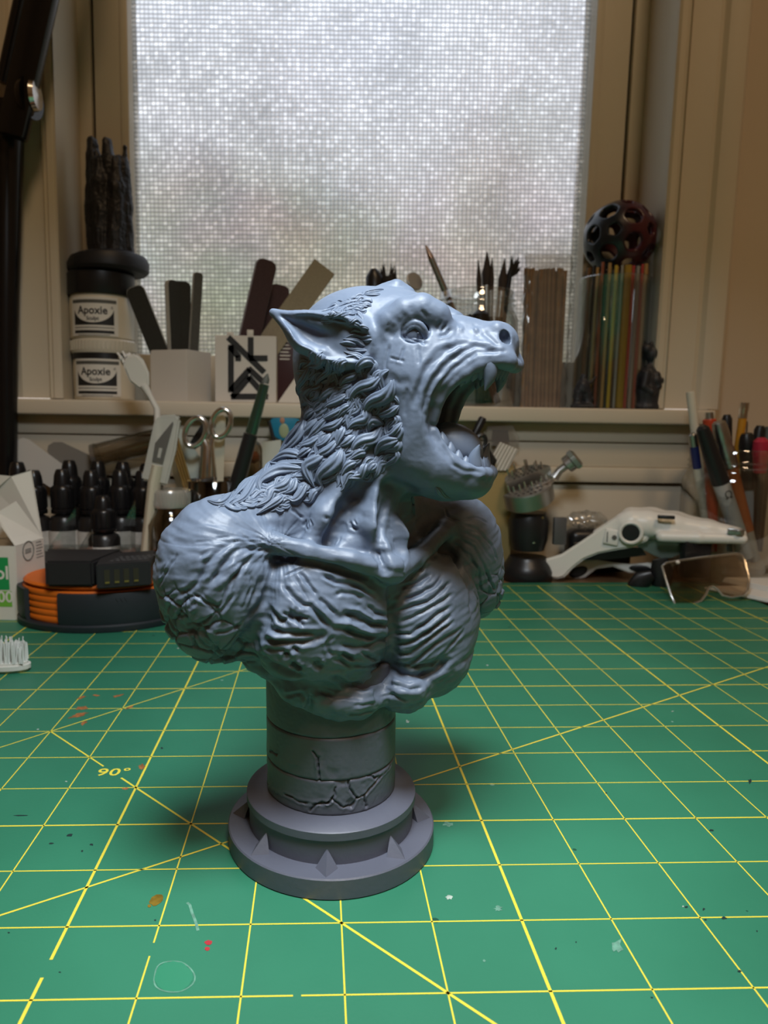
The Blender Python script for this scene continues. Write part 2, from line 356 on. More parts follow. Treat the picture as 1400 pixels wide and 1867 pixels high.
def mat_surface():
    mt = bpy.data.materials.new('mat green'); mt.use_nodes = True; nt = mt.node_tree; p = nt.nodes['Principled BSDF']; N = nt.nodes.new; L = nt.links.new
    tc = N('ShaderNodeTexCoord')
    n = N('ShaderNodeTexNoise'); n.inputs['Scale'].default_value = 9; n.inputs['Detail'].default_value = 6; L(tc.outputs['Object'], n.inputs['Vector'])
    r = N('ShaderNodeValToRGB'); r.color_ramp.elements[0].color = (.023, .160, .091, 1); r.color_ramp.elements[1].color = (.034, .214, .124, 1)
    r.color_ramp.elements[0].position = .3; r.color_ramp.elements[1].position = .7; L(n.outputs[0], r.inputs[0])
    # pale scuffs and tiny dark specks
    v = N('ShaderNodeTexVoronoi'); v.inputs['Scale'].default_value = 42; L(tc.outputs['Object'], v.inputs['Vector'])
    lt = N('ShaderNodeMath'); lt.operation = 'LESS_THAN'; lt.inputs[1].default_value = .045; L(v.outputs['Distance'], lt.inputs[0])
    mx = N('ShaderNodeMix'); mx.data_type = 'RGBA'; L(r.outputs[0], mx.inputs[6]); L(v.outputs['Color'], mx.inputs[7])
    sep = N('ShaderNodeSeparateColor'); L(v.outputs['Color'], sep.inputs[0])
    gt = N('ShaderNodeMath'); gt.operation = 'GREATER_THAN'; gt.inputs[1].default_value = .72; L(sep.outputs[0], gt.inputs[0])
    wv = N('ShaderNodeMix'); wv.data_type = 'RGBA'; L(gt.outputs[0], wv.inputs[0]); wv.inputs[6].default_value = (.006, .05, .032, 1); wv.inputs[7].default_value = (.25, .42, .34, 1)
    L(wv.outputs[2], mx.inputs[7]); ml = N('ShaderNodeMath'); ml.operation = 'MULTIPLY'; L(lt.outputs[0], ml.inputs[0]); ml.inputs[1].default_value = .8; L(ml.outputs[0], mx.inputs[0])
    L(mx.outputs[2], p.inputs['Base Color'])
    p.inputs['Roughness'].default_value = .48; p.inputs['Specular IOR Level'].default_value = .32
    b = N('ShaderNodeBump'); b.inputs['Strength'].default_value = .12; b.inputs['Distance'].default_value = .0003
    n2 = N('ShaderNodeTexNoise'); n2.inputs['Scale'].default_value = 900; L(tc.outputs['Object'], n2.inputs['Vector']); L(n2.outputs[0], b.inputs['Height']); L(b.outputs[0], p.inputs['Normal']); return mt
M_LINE = mat('yellow print', (.78, .66, .06), .55)
CELL = 25.4
def g2(i, j): return (i*CELL, j*CELL)
cm = thing('cutting_mat', 'green self healing cutting mat printed with a yellow inch grid', 'cutting mat', (0, 0, 0))
MX0, MX1, MY0, MY1 = -215, 409, -200, 366.5
MB().box(((MX0+MX1)/2, (MY0+MY1)/2, -1.5), (MX1-MX0, MY1-MY0, 3), bev=.4).build('mat_sheet', mat_surface(), cm)
ln = MB()
def line(p, q, w):
    p = Vector((*p, 0)); q = Vector((*q, 0)); d = (q-p).normalized(); n = Vector((-d.y, d.x, 0))*w/2
    a = [p+n, p-n, q-n, q+n]; ln.add([(v.x, v.y, .06) for v in a], [(0, 1, 2, 3)])
for i in range(-8, 16):
    wdt = .88 if i % 5 == 0 else .46
    if i == 0:   # worn gap near the front
        line(g2(i, -2.48), g2(i, 14), wdt); line(g2(i, -7.5), g2(i, -2.72), wdt)
    elif i == 1: line(g2(i, -2.26), g2(i, 14), wdt); line(g2(i, -7.5), g2(i, -2.45), wdt)
    else: line(g2(i, -7.5), g2(i, 14), wdt)
for j in range(-7, 15):
    wdt = .7 if j % 5 == 0 else .5
    if j == -3: line(g2(-.32, j), g2(2.5, j), wdt); line(g2(2.58, j), g2(16, j), wdt)
    else: line(g2(-8, j), g2(16, j), wdt)
line(g2(-2, 3), g2(-.68, 1.68), .7); line(g2(-.30, 1.30), g2(7, -6), .8)
line(g2(-3.4, -3.29), g2(13.5, 6.465), .72)
line(g2(-4.5, .5), g2(5, 10), .62)
c = onz(207, 1408.5)
ln.text('90°', 8.2, Matrix.Translation(Vector((c[0], c[1], .065))), sx=1.12, bold=.10, space=1.05)
ln.build('printed_grid', M_LINE, cm, 0)['label'] = 'yellow printed grid lines, angle lines and degree figure'
def stain(pts, mt, name, z=.075):
    b = MB(); P = [onz(*p) for p in pts]; c = sum(P)/len(P)
    b.add([(c[0], c[1], z)]+[(p[0], p[1], z) for p in P], [(0, i+1, (i+1) % len(P)+1) for i in range(len(P))]); return b
def blob(px, py, rx, ry, mt, name, seed=1, n=14, rag=.3, th=0):
    q = random.Random(seed); pts = []
    for k in range(n):
        a = 2*math.pi*k/n; e = 1-rag*q.random(); u, v = rx*math.cos(a)*e, ry*math.sin(a)*e
        pts.append((px+u*math.cos(th)-v*math.sin(th), py+u*math.sin(th)+v*math.cos(th)))
    return stain(pts, mt, name).build(name, mt, cm, 0)
M_ORG = mat('orange paint smear', (.42, .16, .05), .6, noise=.5, nscale=400)
M_GLD = mat('gold paint drop', (.42, .27, .03), .35, metal=.6, noise=.5, nscale=300)
M_REDP = mat('red paint drop', (.42, .03, .04), .5); M_DRK = mat('dark paint drop', (.01, .03, .03), .5)
M_PALE = mat('pale scuff', (.16, .38, .28), .6, noise=.4, nscale=500); M_PALE2 = mat('pale paint fleck', (.45, .55, .48), .6, noise=.5, nscale=600)
M_RING = mat('dried ring', (.10, .33, .21), .45)
for k, a in enumerate([(150, 1291, 18, 4, -.1), (144, 1304, 22, 4.5, -.25), (153, 1318, 9, 4, -.7), (148, 1272, 12, 2.5, -.3), (175, 1268, 8, 2, 0), (215, 1269, 14, 2.4, -.2), (236, 1290, 12, 2, -.4), (259, 1398, 7, 6, -.3), (228, 1438, 8, 2.5, 0)]):
    blob(a[0], a[1], a[2], a[3], M_ORG, 'orange_smear', k, 18, .55, a[4])
blob(285, 1641, 15, 10, M_GLD, 'gold_paint_drop', 3, 16, .2, -.5); blob(272, 1652, 4, 3, M_GLD, 'gold_paint_drop', 4)
blob(380, 1719, 8, 6, M_REDP, 'red_paint_drop', 5, 12, .3); blob(378, 1730, 6, 4, M_REDP, 'red_paint_drop', 6)
for k, a in enumerate([(127, 1523, 8, 4), (93, 1538, 6, 2), (167, 1540, 4, 2.5), (150, 1552, 3, 2), (283, 1678, 3, 2), (1367, 1425, 4, 6), (1297, 1514, 6, 2), (1283, 1658, 3, 3), (1320, 1674, 6, 3), (1251, 1654, 4, 2.5), (1286, 1677, 3, 2), (1348, 1771, 4, 3), (1188, 1819, 3, 2), (1050, 1718, 2, 2), (1013, 1730, 2.5, 3), (1105, 1446, 3, 2), (16, 1701, 3, 2), (109, 1773, 3, 1.6), (38, 1487, 18, 1.2), (295, 1364, 3, 2), (1380, 1698, 2, 2)]):
    blob(a[0], a[1], a[2], a[3], M_DRK, 'dark_paint_drop', 20+k, 10, .5)
for k, a in enumerate([(817, 1503, 12, 6), (818, 1636, 9, 6), (908, 1657, 10, 7), (743, 1316, 5, 4), (1125, 1725, 14, 18), (69, 1330, 3, 2), (121, 1425, 3, 1.5), (888, 1213, 3, 1.5), (1226, 1297, 3, 1.5), (325, 1182, 3, 2), (1245, 1653, 3, 2), (883, 1752, 4, 3), (825, 1223, 3, 2)]):
    blob(a[0], a[1], a[2], a[3], M_PALE if k in (0, 2, 4, 11) else M_PALE2, 'pale_scuff', 50+k, 14, .6)
def streak(pts, w, mt, name):
    b = MB(); P = [Vector(onz(*p)) for p in pts]
    vs = []
    for i, p in enumerate(P):
        d = (P[min(i+1, len(P)-1)]-P[max(i-1, 0)]).normalized(); n = Vector((-d.y, d.x, 0))*w/2; vs += [(p.x+n.x, p.y+n.y, .07), (p.x-n.x, p.y-n.y, .07)]
    b.add(vs, [(2*i, 2*i+1, 2*i+3, 2*i+2) for i in range(len(P)-1)]); return b.build(name, mt, cm, 0)
streak([(341, 1646), (346, 1650), (350, 1664), (357, 1682), (361, 1697)], .8, M_PALE, 'pale_scratch')
ring = [(316+37*math.cos(a)*(1+.08*math.sin(3*a+1)), 1781+30*math.sin(a)*(1+.06*math.cos(2*a))) for a in [k*2*math.pi/28 for k in range(29)]]
streak(ring, .35, M_PALE, 'dried_ring')
blob(316, 1781, 36, 29, mat('dried film', (.03, .24, .13), .3), 'dried_film', 90, 28, .08)
# ------------------------------------------------------------------ the resin bust
AX = np.array([74.0, -7.0, 0.0])                 # the plinth's axis
def B(px, py, d=0.0): return ony(px, py, AX[1]-d)
def resin(name, col, crack=False):
    mt = bpy.data.materials.new(name); mt.use_nodes = True; nt = mt.node_tree; p = nt.nodes['Principled BSDF']; N = nt.nodes.new; L = nt.links.new
    p.inputs['Base Color'].default_value = (*col, 1); p.inputs['Roughness'].default_value = .46; p.inputs['Specular IOR Level'].default_value = .42
    tc = N('ShaderNodeTexCoord')
    n = N('ShaderNodeTexNoise'); n.inputs['Scale'].default_value = 420; n.inputs['Detail'].default_value = 8; L(tc.outputs['Object'], n.inputs['Vector'])
    b = N('ShaderNodeBump'); b.inputs['Strength'].default_value = .22; b.inputs['Distance'].default_value = .0004; L(n.outputs[0], b.inputs['Height']); L(b.outputs[0], p.inputs['Normal'])
    return mt
M_RESIN = resin('blue grey resin', (.140, .178, .245))
M_RESIN_SHADED = resin('shaded resin', (.105, .115, .155))  # more violet copy of the resin, the column's dimmer light put into its colour
bust = thing('werewolf_bust', 'blue grey resin bust of a roaring werewolf on a round stepped plinth', 'bust', AX)
LO = AX                                           # parts are built relative to the plinth's foot
def part(mb, name, mt, parent=bust, smooth=35, sub=0):
    mb.v = [(x-LO[0], y-LO[1], z-LO[2]) for x, y, z in mb.v]
    return mb.build(name, mt, parent, smooth, None, sub)
# plinth: base disc, drum, collar disc, three column drums, eight pyramid studs
def L2(prof, name, mt=M_RESIN_SHADED, seg=96): return part(MB().lathe(prof, (AX[0], AX[1], 0), seg), name, mt)
L2([(0, .05), (34.1, .05), (34.5, .4), (34.5, 6.3), (34.1, 6.7), (27, 6.75), (0, 6.75)], 'base_disc')
L2([(0, 6.7), (27.4, 6.7), (27.4, 14.6), (0, 14.6)], 'drum')
L2([(0, 14.5), (27.9, 14.5), (28.2, 14.8), (28.2, 17.2), (27.8, 17.5), (21.5, 18.9), (0, 18.9)], 'collar_disc')
def n3(P, seed=0):
    """gradient noise, numpy"""
    P = np.asarray(P, float); i = np.floor(P).astype(np.int64); f = P-i; u = f*f*f*(f*(f*6-15)+10)
    def h(ix, iy, iz):
        k = (ix*374761393+iy*668265263+iz*2147483647+seed*144665) & 0xffffffff
        k = ((k ^ (k >> 13))*1274126177) & 0xffffffff; k = k ^ (k >> 16); return k
    def g(dx, dy, dz):
        k = h(i[:, 0]+dx, i[:, 1]+dy, i[:, 2]+dz)
        a = (k & 0x3ff)/1023*2-1; b = ((k >> 10) & 0x3ff)/1023*2-1; c = ((k >> 20) & 0x3ff)/1023*2-1
        return a*(f[:, 0]-dx)+b*(f[:, 1]-dy)+c*(f[:, 2]-dz)
    lerp = lambda a, b, t: a+(b-a)*t
    x00 = lerp(g(0, 0, 0), g(1, 0, 0), u[:, 0]); x10 = lerp(g(0, 1, 0), g(1, 1, 0), u[:, 0])
    x01 = lerp(g(0, 0, 1), g(1, 0, 1), u[:, 0]); x11 = lerp(g(0, 1, 1), g(1, 1, 1), u[:, 0])
    return lerp(lerp(x00, x10, u[:, 1]), lerp(x01, x11, u[:, 1]), u[:, 2])
def poly_dist(P, pts):
    """distance of each row of P to a polyline and the fraction along it"""
    best = np.full(len(P), 1e9); tt = np.zeros(len(P)); n = len(pts)-1
    for k in range(n):
        a, b = pts[k], pts[k+1]; ab = b-a; t = np.clip(((P-a)@ab)/max(ab@ab, 1e-9), 0, 1)
        d = np.linalg.norm(P-a-t[:, None]*ab, axis=1); w = d < best; best[w] = d[w]; tt[w] = (k+t[w])/n
    return best, tt
# the column: one cylinder grid per drum with carved cracks
CRACKS = [[(480, 1425), (523, 1450), (548, 1462), (590, 1467), (606, 1458), (612, 1437)], [(606, 1456), (622, 1470), (640, 1472), (650, 1455), (668, 1446), (694, 1415), (712, 1396)],
          [(650, 1455), (638, 1440), (637, 1424)], [(664, 1450), (667, 1472)], [(672, 1414), (684, 1418), (690, 1416)], [(565, 1478), (575, 1465), (600, 1463)],
          [(487, 1400), (500, 1440)], [(492, 1368), (505, 1375)], [(580, 1395), (582, 1425)], [(570, 1370), (580, 1380), (580, 1400)]]
def oncol(px, py, R=21.4):
    d = ray(px, py); o = CAM-AX; a = d[0]**2+d[1]**2; b = o[0]*d[0]+o[1]*d[1]; c = o[0]**2+o[1]**2-R*R
    q = b*b-a*c; t = (-b-math.sqrt(max(q, 0)))/a; return CAM+d*t
def column_drum(z0, z1, cracks, chip, seed):
    nu, nv = 420, max(8, int((z1-z0)/.32)); R = 21.4
    a = np.linspace(0, 2*math.pi, nu, endpoint=False); z = np.linspace(z0, z1, nv)
    A, Z = np.meshgrid(a, z); P = np.stack([AX[0]+R*np.cos(A), AX[1]+R*np.sin(A), Z], -1).reshape(-1, 3)
    edge = np.minimum(P[:, 2]-z0, z1-P[:, 2]); dr = -.5*np.exp(-(edge/.35)**2)
    n = n3(P*.12, seed)*.25+n3(P*.4, seed+1)*.16+n3(P*1.1, seed+2)*.06
    msk = np.clip(n3(P*.08, seed+5)*3+.2, 0, 1)
    dr = dr+n*1.0*msk+n3(P*.9, seed+8)*.07+chip*np.minimum(0, n3(P*.22, seed+3)+.12)*2.0*msk
    for c in cracks:
        d, t = poly_dist(P+np.stack([n3(P*.6, 5), n3(P*.6, 6), n3(P*.6, 7)], -1)*.7, [oncol(*q) for q in c])
        dr -= .75*np.exp(-(d/.32)**2); dr += .16*np.exp(-((d-.75)/.4)**2)
    rr = R+dr; V = np.stack([AX[0]+rr*np.cos(A.ravel()), AX[1]+rr*np.sin(A.ravel()), P[:, 2]], -1)
    b = MB(); fs = []
    for j in range(nv-1):
        for i in range(nu): k = (i+1) % nu; fs.append((j*nu+i, j*nu+k, (j+1)*nu+k, (j+1)*nu+i))
    fs += [tuple(range(nu))[::-1], tuple((nv-1)*nu+i for i in range(nu))]
    b.add(V, fs); return part(b, 'column_drum', M_RESIN_SHADED, smooth=50)
column_drum(18.6, 30.2, CRACKS[:6], 1, 3); column_drum(30.2, 43.7, CRACKS[6:], .6, 9); column_drum(43.7, 64, [], .4, 15)
for k in range(8):
    a = math.radians(-93.5+45*k); b = MB()
    ca, sa = math.cos(a), math.sin(a); tx, ty = -sa, ca
    def pp(r, t, z): return (AX[0]+ca*r+tx*t, AX[1]+sa*r+ty*t, z)
    w = 3.5
    b.add([pp(27.2, 0, 12.0), pp(29.0, -w, 6.6), pp(33.6, 0, 6.6), pp(29.0, w, 6.6), pp(26.8, 0, 6.6), pp(30.2, 0, 9.5)],
          [(0, 1, 5), (1, 2, 5), (2, 3, 5), (3, 0, 5), (0, 4, 1), (0, 3, 4), (1, 4, 3, 2)])
    part(b, 'pyramid_stud', M_RESIN_SHADED, smooth=0)

# ---- the sculpted body: a distance field on a grid, then polygons
VX = .36
GLO = np.array([14., -66., 44.]); GHI = np.array([146., 50., 190.]); GN = np.ceil((GHI-GLO)/VX).astype(int)
GD = np.full(GN, 12., np.float32)
def _box(lo, hi, pad=9.):
    a = np.clip(np.floor((np.asarray(lo)-pad-GLO)/VX).astype(int), 0, GN); b = np.clip(np.ceil((np.asarray(hi)+pad-GLO)/VX).astype(int), 0, GN)
    sl = tuple(slice(i, j) for i, j in zip(a, b)); ax = [GLO[k]+VX*np.arange(a[k], b[k], dtype=np.float32) for k in range(3)]
    return sl, ax[0][:, None, None], ax[1][None, :, None], ax[2][None, None, :]
def uni(sl, d, k):
    c = GD[sl]
    h = np.maximum(k-np.abs(c-d), 0)/k if k > 0 else 0
    GD[sl] = np.minimum(np.minimum(c, d)-h*h*k*.25, 12)
def cut(sl, d, k):
    c = GD[sl]; d = -d
    h = np.maximum(k-np.abs(c-d), 0)/k if k > 0 else 0
    GD[sl] = np.maximum(c, d)+h*h*k*.25
I3 = np.eye(3)
def ell(c, r, k=3., fr=I3, op=uni):
    r = np.asarray(r, float); R = max(r); sl, x, y, z = _box(np.asarray(c)-R, np.asarray(c)+R)
    x = x-c[0]; y = y-c[1]; z = z-c[2]
    q = [(x*fr[i][0]+y*fr[i][1]+z*fr[i][2])/r[i] for i in range(3)]
    k0 = np.sqrt(q[0]**2+q[1]**2+q[2]**2)+1e-6; k1 = np.sqrt((q[0]/r[0])**2+(q[1]/r[1])**2+(q[2]/r[2])**2)+1e-6
    op(sl, (k0*(k0-1)/k1).astype(np.float32), k)
def cone(pts, rs, k=3., op=uni, kin=None):
    pts = [np.asarray(p, float) for p in pts]; rs = list(rs) if hasattr(rs, '__len__') else [rs]*len(pts)
    lo = np.min(pts, 0)-max(rs); hi = np.max(pts, 0)+max(rs); sl, x, y, z = _box(lo, hi); D = None
    for i in range(len(pts)-1):
        a, b = pts[i], pts[i+1]; ab = b-a; L = ab@ab
        t = np.clip(((x-a[0])*ab[0]+(y-a[1])*ab[1]+(z-a[2])*ab[2])/L, 0, 1)
        d = np.sqrt((x-a[0]-t*ab[0])**2+(y-a[1]-t*ab[1])**2+(z-a[2]-t*ab[2])**2)-(rs[i]+(rs[i+1]-rs[i])*t)
        if D is None: D = d
        elif kin: h = np.maximum(kin-np.abs(D-d), 0)/kin; D = np.minimum(D, d)-h*h*kin*.25
        else: D = np.minimum(D, d)
    op(sl, D.astype(np.float32), k)
# torso frame: lat to the figure's left (away to the right), fwd out of the chest
TH = math.radians(28); TL = np.array([math.cos(TH), math.sin(TH), 0]); TN = np.array([math.sin(TH), -math.cos(TH), 0]); TF = np.array([TL, TN, [0, 0, 1]])
# head frame: hf along the muzzle, hl to the far side
HA = math.radians(24); HF = np.array([math.cos(HA), -math.sin(HA), 0]); HL = np.array([math.sin(HA), math.cos(HA), 0]); HFR = np.array([HF, HL, [0, 0, 1]])
HCN = B(680, 650, 2)
def hp(px, py, s=0.0):
    d = ray(px, py); return CAM+d*(((HCN+HL*s-CAM)@HL)/(d@HL))
def mir(p): p = np.asarray(p); return p-2*((p-HCN)@HL)*HL
def both(fn, pts, *a, **k):
    fn(pts, *a, **k)
    fn([mir(p) for p in pts] if isinstance(pts, list) else mir(pts), *a, **k)

def crom(P, n):
    P = np.asarray(P, float); P = np.vstack([2*P[0]-P[1], P, 2*P[-1]-P[-2]]); m_ = len(P)-3; out = []
    for k in range(n):
        t = k/(n-1)*m_; i = min(int(t), m_-1); f = t-i; a, b, c, d = P[i:i+4]
        out.append(.5*((2*b)+(c-a)*f+(2*a-5*b+4*c-d)*f*f+(3*b-a-3*c+d)*f**3))
    return np.array(out)
# torso
ell(B(630, 1100, -3), (36, 21, 31), 6, TF)
ell(B(622, 1010, -4), (36, 16, 16), 6, TF)
ell(B(596, 1124, 19.8), (23.5, 12.5, 22), 4, TF)                     # near pectoral
ell(B(780, 1128, 4), (19, 12.5, 21.5), 4, TF)                      # far pectoral
ell(B(520, 1165, 14), (15, 12, 13), 5, TF)
ell(B(636, 1252, 14), (14, 10.5, 10.5), 2.5, TF)                     # belly lobes
ell(B(582, 1236, 14), (14, 10.5, 9.5), 4, TF)
ell(B(736, 1247, 10.5), (9.5, 9, 9), 2.5, TF)
ell(B(790, 1195, 3), (12, 11, 13), 4, TF)
ell(B(394, 1048, 21), (18, 18, 22.5), 3.5)                         # near deltoid
ell(B(396, 1126, 21), (14.5, 14, 12.5), 4)
ell(B(408, 1165, 18), (8, 9, 5.2), 3)
ell(B(838, 1000, -20), (14.5, 17, 19), 3.5)                        # far deltoid
ell(B(868, 1060, -20), (9.5, 12, 13.5), 5)
# neck and trapezius
cone([hp(660, 740, 0), B(640, 860, 2), B(640, 985, 1)], (18.5, 17.5, 21), 7, kin=6)
cone([B(590, 860, 0), B(500, 940, 8), B(430, 990, 15)], (14, 12.5, 13), 7, kin=5)
cone([B(690, 930, -10), B(790, 965, -18)], (12, 11), 7)
cone([B(700, 870, 16), B(690, 960, 21), B(704, 1036, 22)], (4.5, 4, 3), 4, kin=4)     # sternomastoid
cone([B(740, 880, 12), B(728, 960, 15), B(716, 1040, 20)], (6, 5, 3), 4, kin=4)
cone([B(650, 878, 17), B(594, 942, 21), B(566, 985, 23)], (4.2, 3.6, 2.4), 3, kin=3)
cone([B(652, 905, 24), B(622, 962, 26.5)], (3.6, 2.6), 2.5, cut)
cone([B(716, 900, 23), B(714, 965, 25)], (3.4, 2.6), 2.5, cut)
cone([B(757, 925, 14), B(764, 985, 13)], (5, 5), 4, cut)
cone([B(706, 1040, 24), B(640, 1020, 28), B(560, 1004, 28.5), B(500, 990, 27), B(440, 955, 24)], (3.4, 2.6, 2.4, 2.8, 3), 2.5, kin=2)   # collar bones
cone([B(722, 1040, 21), B(765, 1012, 11), B(812, 965, -5), B(850, 940, -16)], (3.2, 2.6, 2.6, 3), 2.5, kin=2)
ell(B(714, 1030, 22), (4.5, 3.5, 4), 2, TF)
# skull
ell(hp(664, 615), (20.5, 17, 15.2), 5, HFR)
ell(hp(628, 665), (16, 16.5, 17), 6, HFR)
ell(hp(740, 596), (10.5, 12, 10), 5, HFR)
cone([hp(682, 541, 1), hp(702, 532, 2), hp(722, 528, 3), hp(741, 538, 4), hp(752, 552, 5)], (1.6, 2.2, 2.6, 2.3, 1.4), 1.6, kin=2)
cone([hp(765, 652), hp(830, 642), hp(898, 634)], (12.5, 9.8, 7.2), 5, kin=4)
cone([hp(770, 610, -3), hp(835, 613, -3), hp(880, 614, -3)], (5, 2.7, 2.4), 3, kin=3)
cone([hp(770, 610, 3), hp(835, 613, 3), hp(880, 614, 3)], (5, 2.7, 2.4), 3, kin=3)
ell(hp(906, 622), (5.4, 6.6, 4.8), 2.5, HFR)
both(ell, hp(912, 616, -4), (3.2, 2.4, 2.6), 1.5, HFR)
both(ell, hp(845, 660, -6.5), (15, 5.5, 6.5), 4, HFR)
both(ell, hp(738, 678, -10), (15, 8.5, 15), 6, HFR)
both(cone, [hp(765, 700, -9.5), hp(768, 770, -10), hp(762, 825, -8.5)], (9, 8, 9), 5, kin=4)
both(cone, [hp(755, 815, -8), hp(800, 850, -7.5), hp(852, 872, -5.5)], (9.5, 7.2, 4.8), 4, kin=4)
cone([hp(770, 830), hp(820, 862), hp(862, 876)], (10, 8, 4.6), 5, kin=4)
ell(hp(862, 874), (5, 8, 4.6), 3, HFR)
# the open mouth
poly = np.array([((p-HCN)@HF, p[2]) for p in [hp(x, y, -11) for x, y in [(785, 770), (790, 742), (806, 711), (834, 684), (864, 670), (898, 664), (925, 668), (944, 674), (1010, 674), (1010, 864), (892, 864), (862, 858), (830, 842), (803, 816), (790, 794)]]])
sl, gx, gy, gz = _box([GLO[0]+85, GLO[1], 118], [GHI[0], 18, 165], 0)
u = (gx-HCN[0])*HF[0]+(gy-HCN[1])*HF[1]+0*gz; v = gz+0*u
dd = np.full(u.shape, 1e9, np.float32); sg = np.ones(u.shape, np.float32)
for i in range(len(poly)):
    a, b = poly[i], poly[i-1]; e = b-a; wx, wy = u-a[0], v-a[1]; t = np.clip((wx*e[0]+wy*e[1])/(e@e), 0, 1)
    dd = np.minimum(dd, (wx-e[0]*t)**2+(wy-e[1]*t)**2)
    c1 = v >= a[1]; c2 = v < b[1]; c3 = e[0]*wy > e[1]*wx
    sg = np.where((c1 & c2 & c3) | (~c1 & ~c2 & ~c3), -sg, sg)
cut(sl, (sg*np.sqrt(dd)).astype(np.float32), 1.6)
ell(hp(806, 760), (15, 9.6, 14), 1.5, HFR, cut)
ell(hp(846, 842), (12, 6.6, 6), 1.5, HFR, cut)
ell(hp(870, 676), (11, 6, 3.2), 1.5, HFR, cut)
LIPU = [hp(*p) for p in [(790, 766, -12.4), (798, 731, -12.8), (817, 701, -12.3), (846, 680, -11.2), (872, 666, -10), (902, 658, -8.2), (926, 662, -5.5), (936, 666, -1.5)]]
LIPL = [hp(*p) for p in [(791, 788, -12.4), (801, 814, -12.2), (824, 840, -11.2), (850, 856, -9.5), (874, 863, -7), (887, 864, -3.5), (889, 865, 0)]]
both(cone, LIPU, (1.5, 1.7, 1.9, 2, 2, 1.9, 2, 2.1), 1.4, kin=1)
both(cone, LIPL, (1.5, 1.7, 1.8, 1.8, 1.8, 1.8, 1.8), 1.4, kin=1)
# brow, eye sockets, lids
both(cone, [hp(702, 606, -14.5), hp(713, 588, -14), hp(738, 572, -12.6), hp(768, 566, -11.2), hp(794, 577, -9.8), (hp(812, 600, -8.3))], (3.0, 3.5, 4.2, 4.4, 3.9, 2.8), 1.8, kin=2)
both(ell, hp(757, 608, -14.5), (4.0, 4, 3.4), .8, HFR, cut)
both(cone, list(crom([hp(731, 612, -14.6), hp(741, 596, -15.2), hp(757, 588, -15.3), hp(772, 597, -14.5), hp(781, 621, -12.8)], 15)), .8, .35)
both(cone, list(crom([hp(735, 614, -14.8), hp(744, 602, -15.3), hp(757, 595, -15.4), hp(768, 603, -14.6), hp(776, 620, -13)], 15)), .6, .2)
both(cone, [hp(733, 615, -14.6), hp(755, 622, -14.8), hp(780, 627, -12.8)], .85, .5)
both(cone, [hp(890, 604, -5), hp(905, 601, -4.5), hp(918, 607, -3)], (1.5, 2, 1.5), 1, kin=1)
both(ell, hp(919, 619, -5.8), (1.7, 1.9, 2.6), .5, HFR, cut)
# ears
both(cone, [hp(646, 628, -15), hp(610, 618, -18), hp(562, 606, -20), hp(497, 570, -21)], (8.2, 7.6, 5.8, .9), 2, kin=3)
both(cone, [hp(640, 622, -24.5), hp(600, 612, -25.5), hp(562, 600, -24.8), hp(512, 575, -22.5)], (6.6, 6, 4.2, .5), .8, cut, kin=2)
both(cone, [hp(640, 612, -17.5), hp(590, 590, -20), hp(540, 577, -21.5), hp(497, 569, -21.4)], (2.4, 2, 1.4, .9), .8, kin=1)
both(cone, [hp(655, 655, -17), hp(628, 662, -19.5), hp(590, 645, -21.5), hp(556, 632, -22), hp(528, 602, -22), hp(500, 571, -21.3)], (1.5, 1.5, 1.5, 1.5, 1.2, .9), .8, kin=1)
both(ell, hp(612, 632, -18.5), (6, 2.4, 3.6), 2, HFR)
import openvdb
def sample(P):
    q = (P-GLO)/VX; i = np.clip(np.floor(q).astype(int), 0, GN-2); f = np.clip(q-i, 0, 1); out = 0
    for dx in (0, 1):
        for dy in (0, 1):
            for dz in (0, 1):
                w = (f[:, 0] if dx else 1-f[:, 0])*(f[:, 1] if dy else 1-f[:, 1])*(f[:, 2] if dz else 1-f[:, 2])
                out = out+w*GD[i[:, 0]+dx, i[:, 1]+dy, i[:, 2]+dz]
    return out
def grad(P):
    e = .6; g = np.stack([sample(P+np.eye(3)[k]*e)-sample(P-np.eye(3)[k]*e) for k in range(3)], -1)
    return g/np.maximum(np.linalg.norm(g, axis=1, keepdims=True), 1e-6)
def cast(px, far=False):
    """first hits on the sculpt of the sight lines through pixels (far: the same lines mirrored to the head's other side)"""
    px = np.asarray(px, float); D = FW+RT*((px[:, :1]-CX)/F)-UP*((px[:, 1:]-CY)/F); D /= np.linalg.norm(D, axis=1, keepdims=True); O = CAM.copy()
    if far: O = mir(O); D = D-2*(D@HL)[:, None]*HL
    t = np.full(len(D), 160.); ok = np.zeros(len(D), bool)
    for _ in range(230):
        P = O+D*t[:, None]; inside = np.all((P > GLO) & (P < GHI-1), 1); d = np.where(inside, sample(P), 3.0)
        ok |= inside & (d < .05); t = np.where(ok, t, t+np.clip(d*.8, .04, 1.2))
    return O+D*t[:, None], ok
def carve(pts, r, k, deep=0.0, op=None):
    P, ok = cast(pts); P = P[ok]
    if len(P) > 1: n = grad(P); cone([p-q*deep for p, q in zip(P, n)], r, k, op or cut, kin=1)
carve([(492, 1085), (478, 1135), (452, 1172), (430, 1196)], [1.2, 2.2, 2.6, 2.4], 3.0, .3)                  # armpit
carve([(462, 1212), (500, 1240), (550, 1252), (600, 1262), (650, 1258), (690, 1236), (708, 1216)], [1.6, 2.0, 2.2, 2.0, 2.0, 2.0, 1.6], 3.0, .2)   # below the near pectoral
carve([(722, 1222), (745, 1236), (775, 1232), (805, 1212)], 1.7, 2.5, .2)                                    # below the far pectoral
carve([(711, 1072), (714, 1110), (716, 1150), (715, 1190), (706, 1222), (694, 1262), (690, 1296)], [.9, 1.1, 1.2, 1.4, 1.8, 1.8, 1.6], 2.0, -.2)  # breastbone
carve([(690, 1010), (702, 1040)], 1.4, 2, .2)
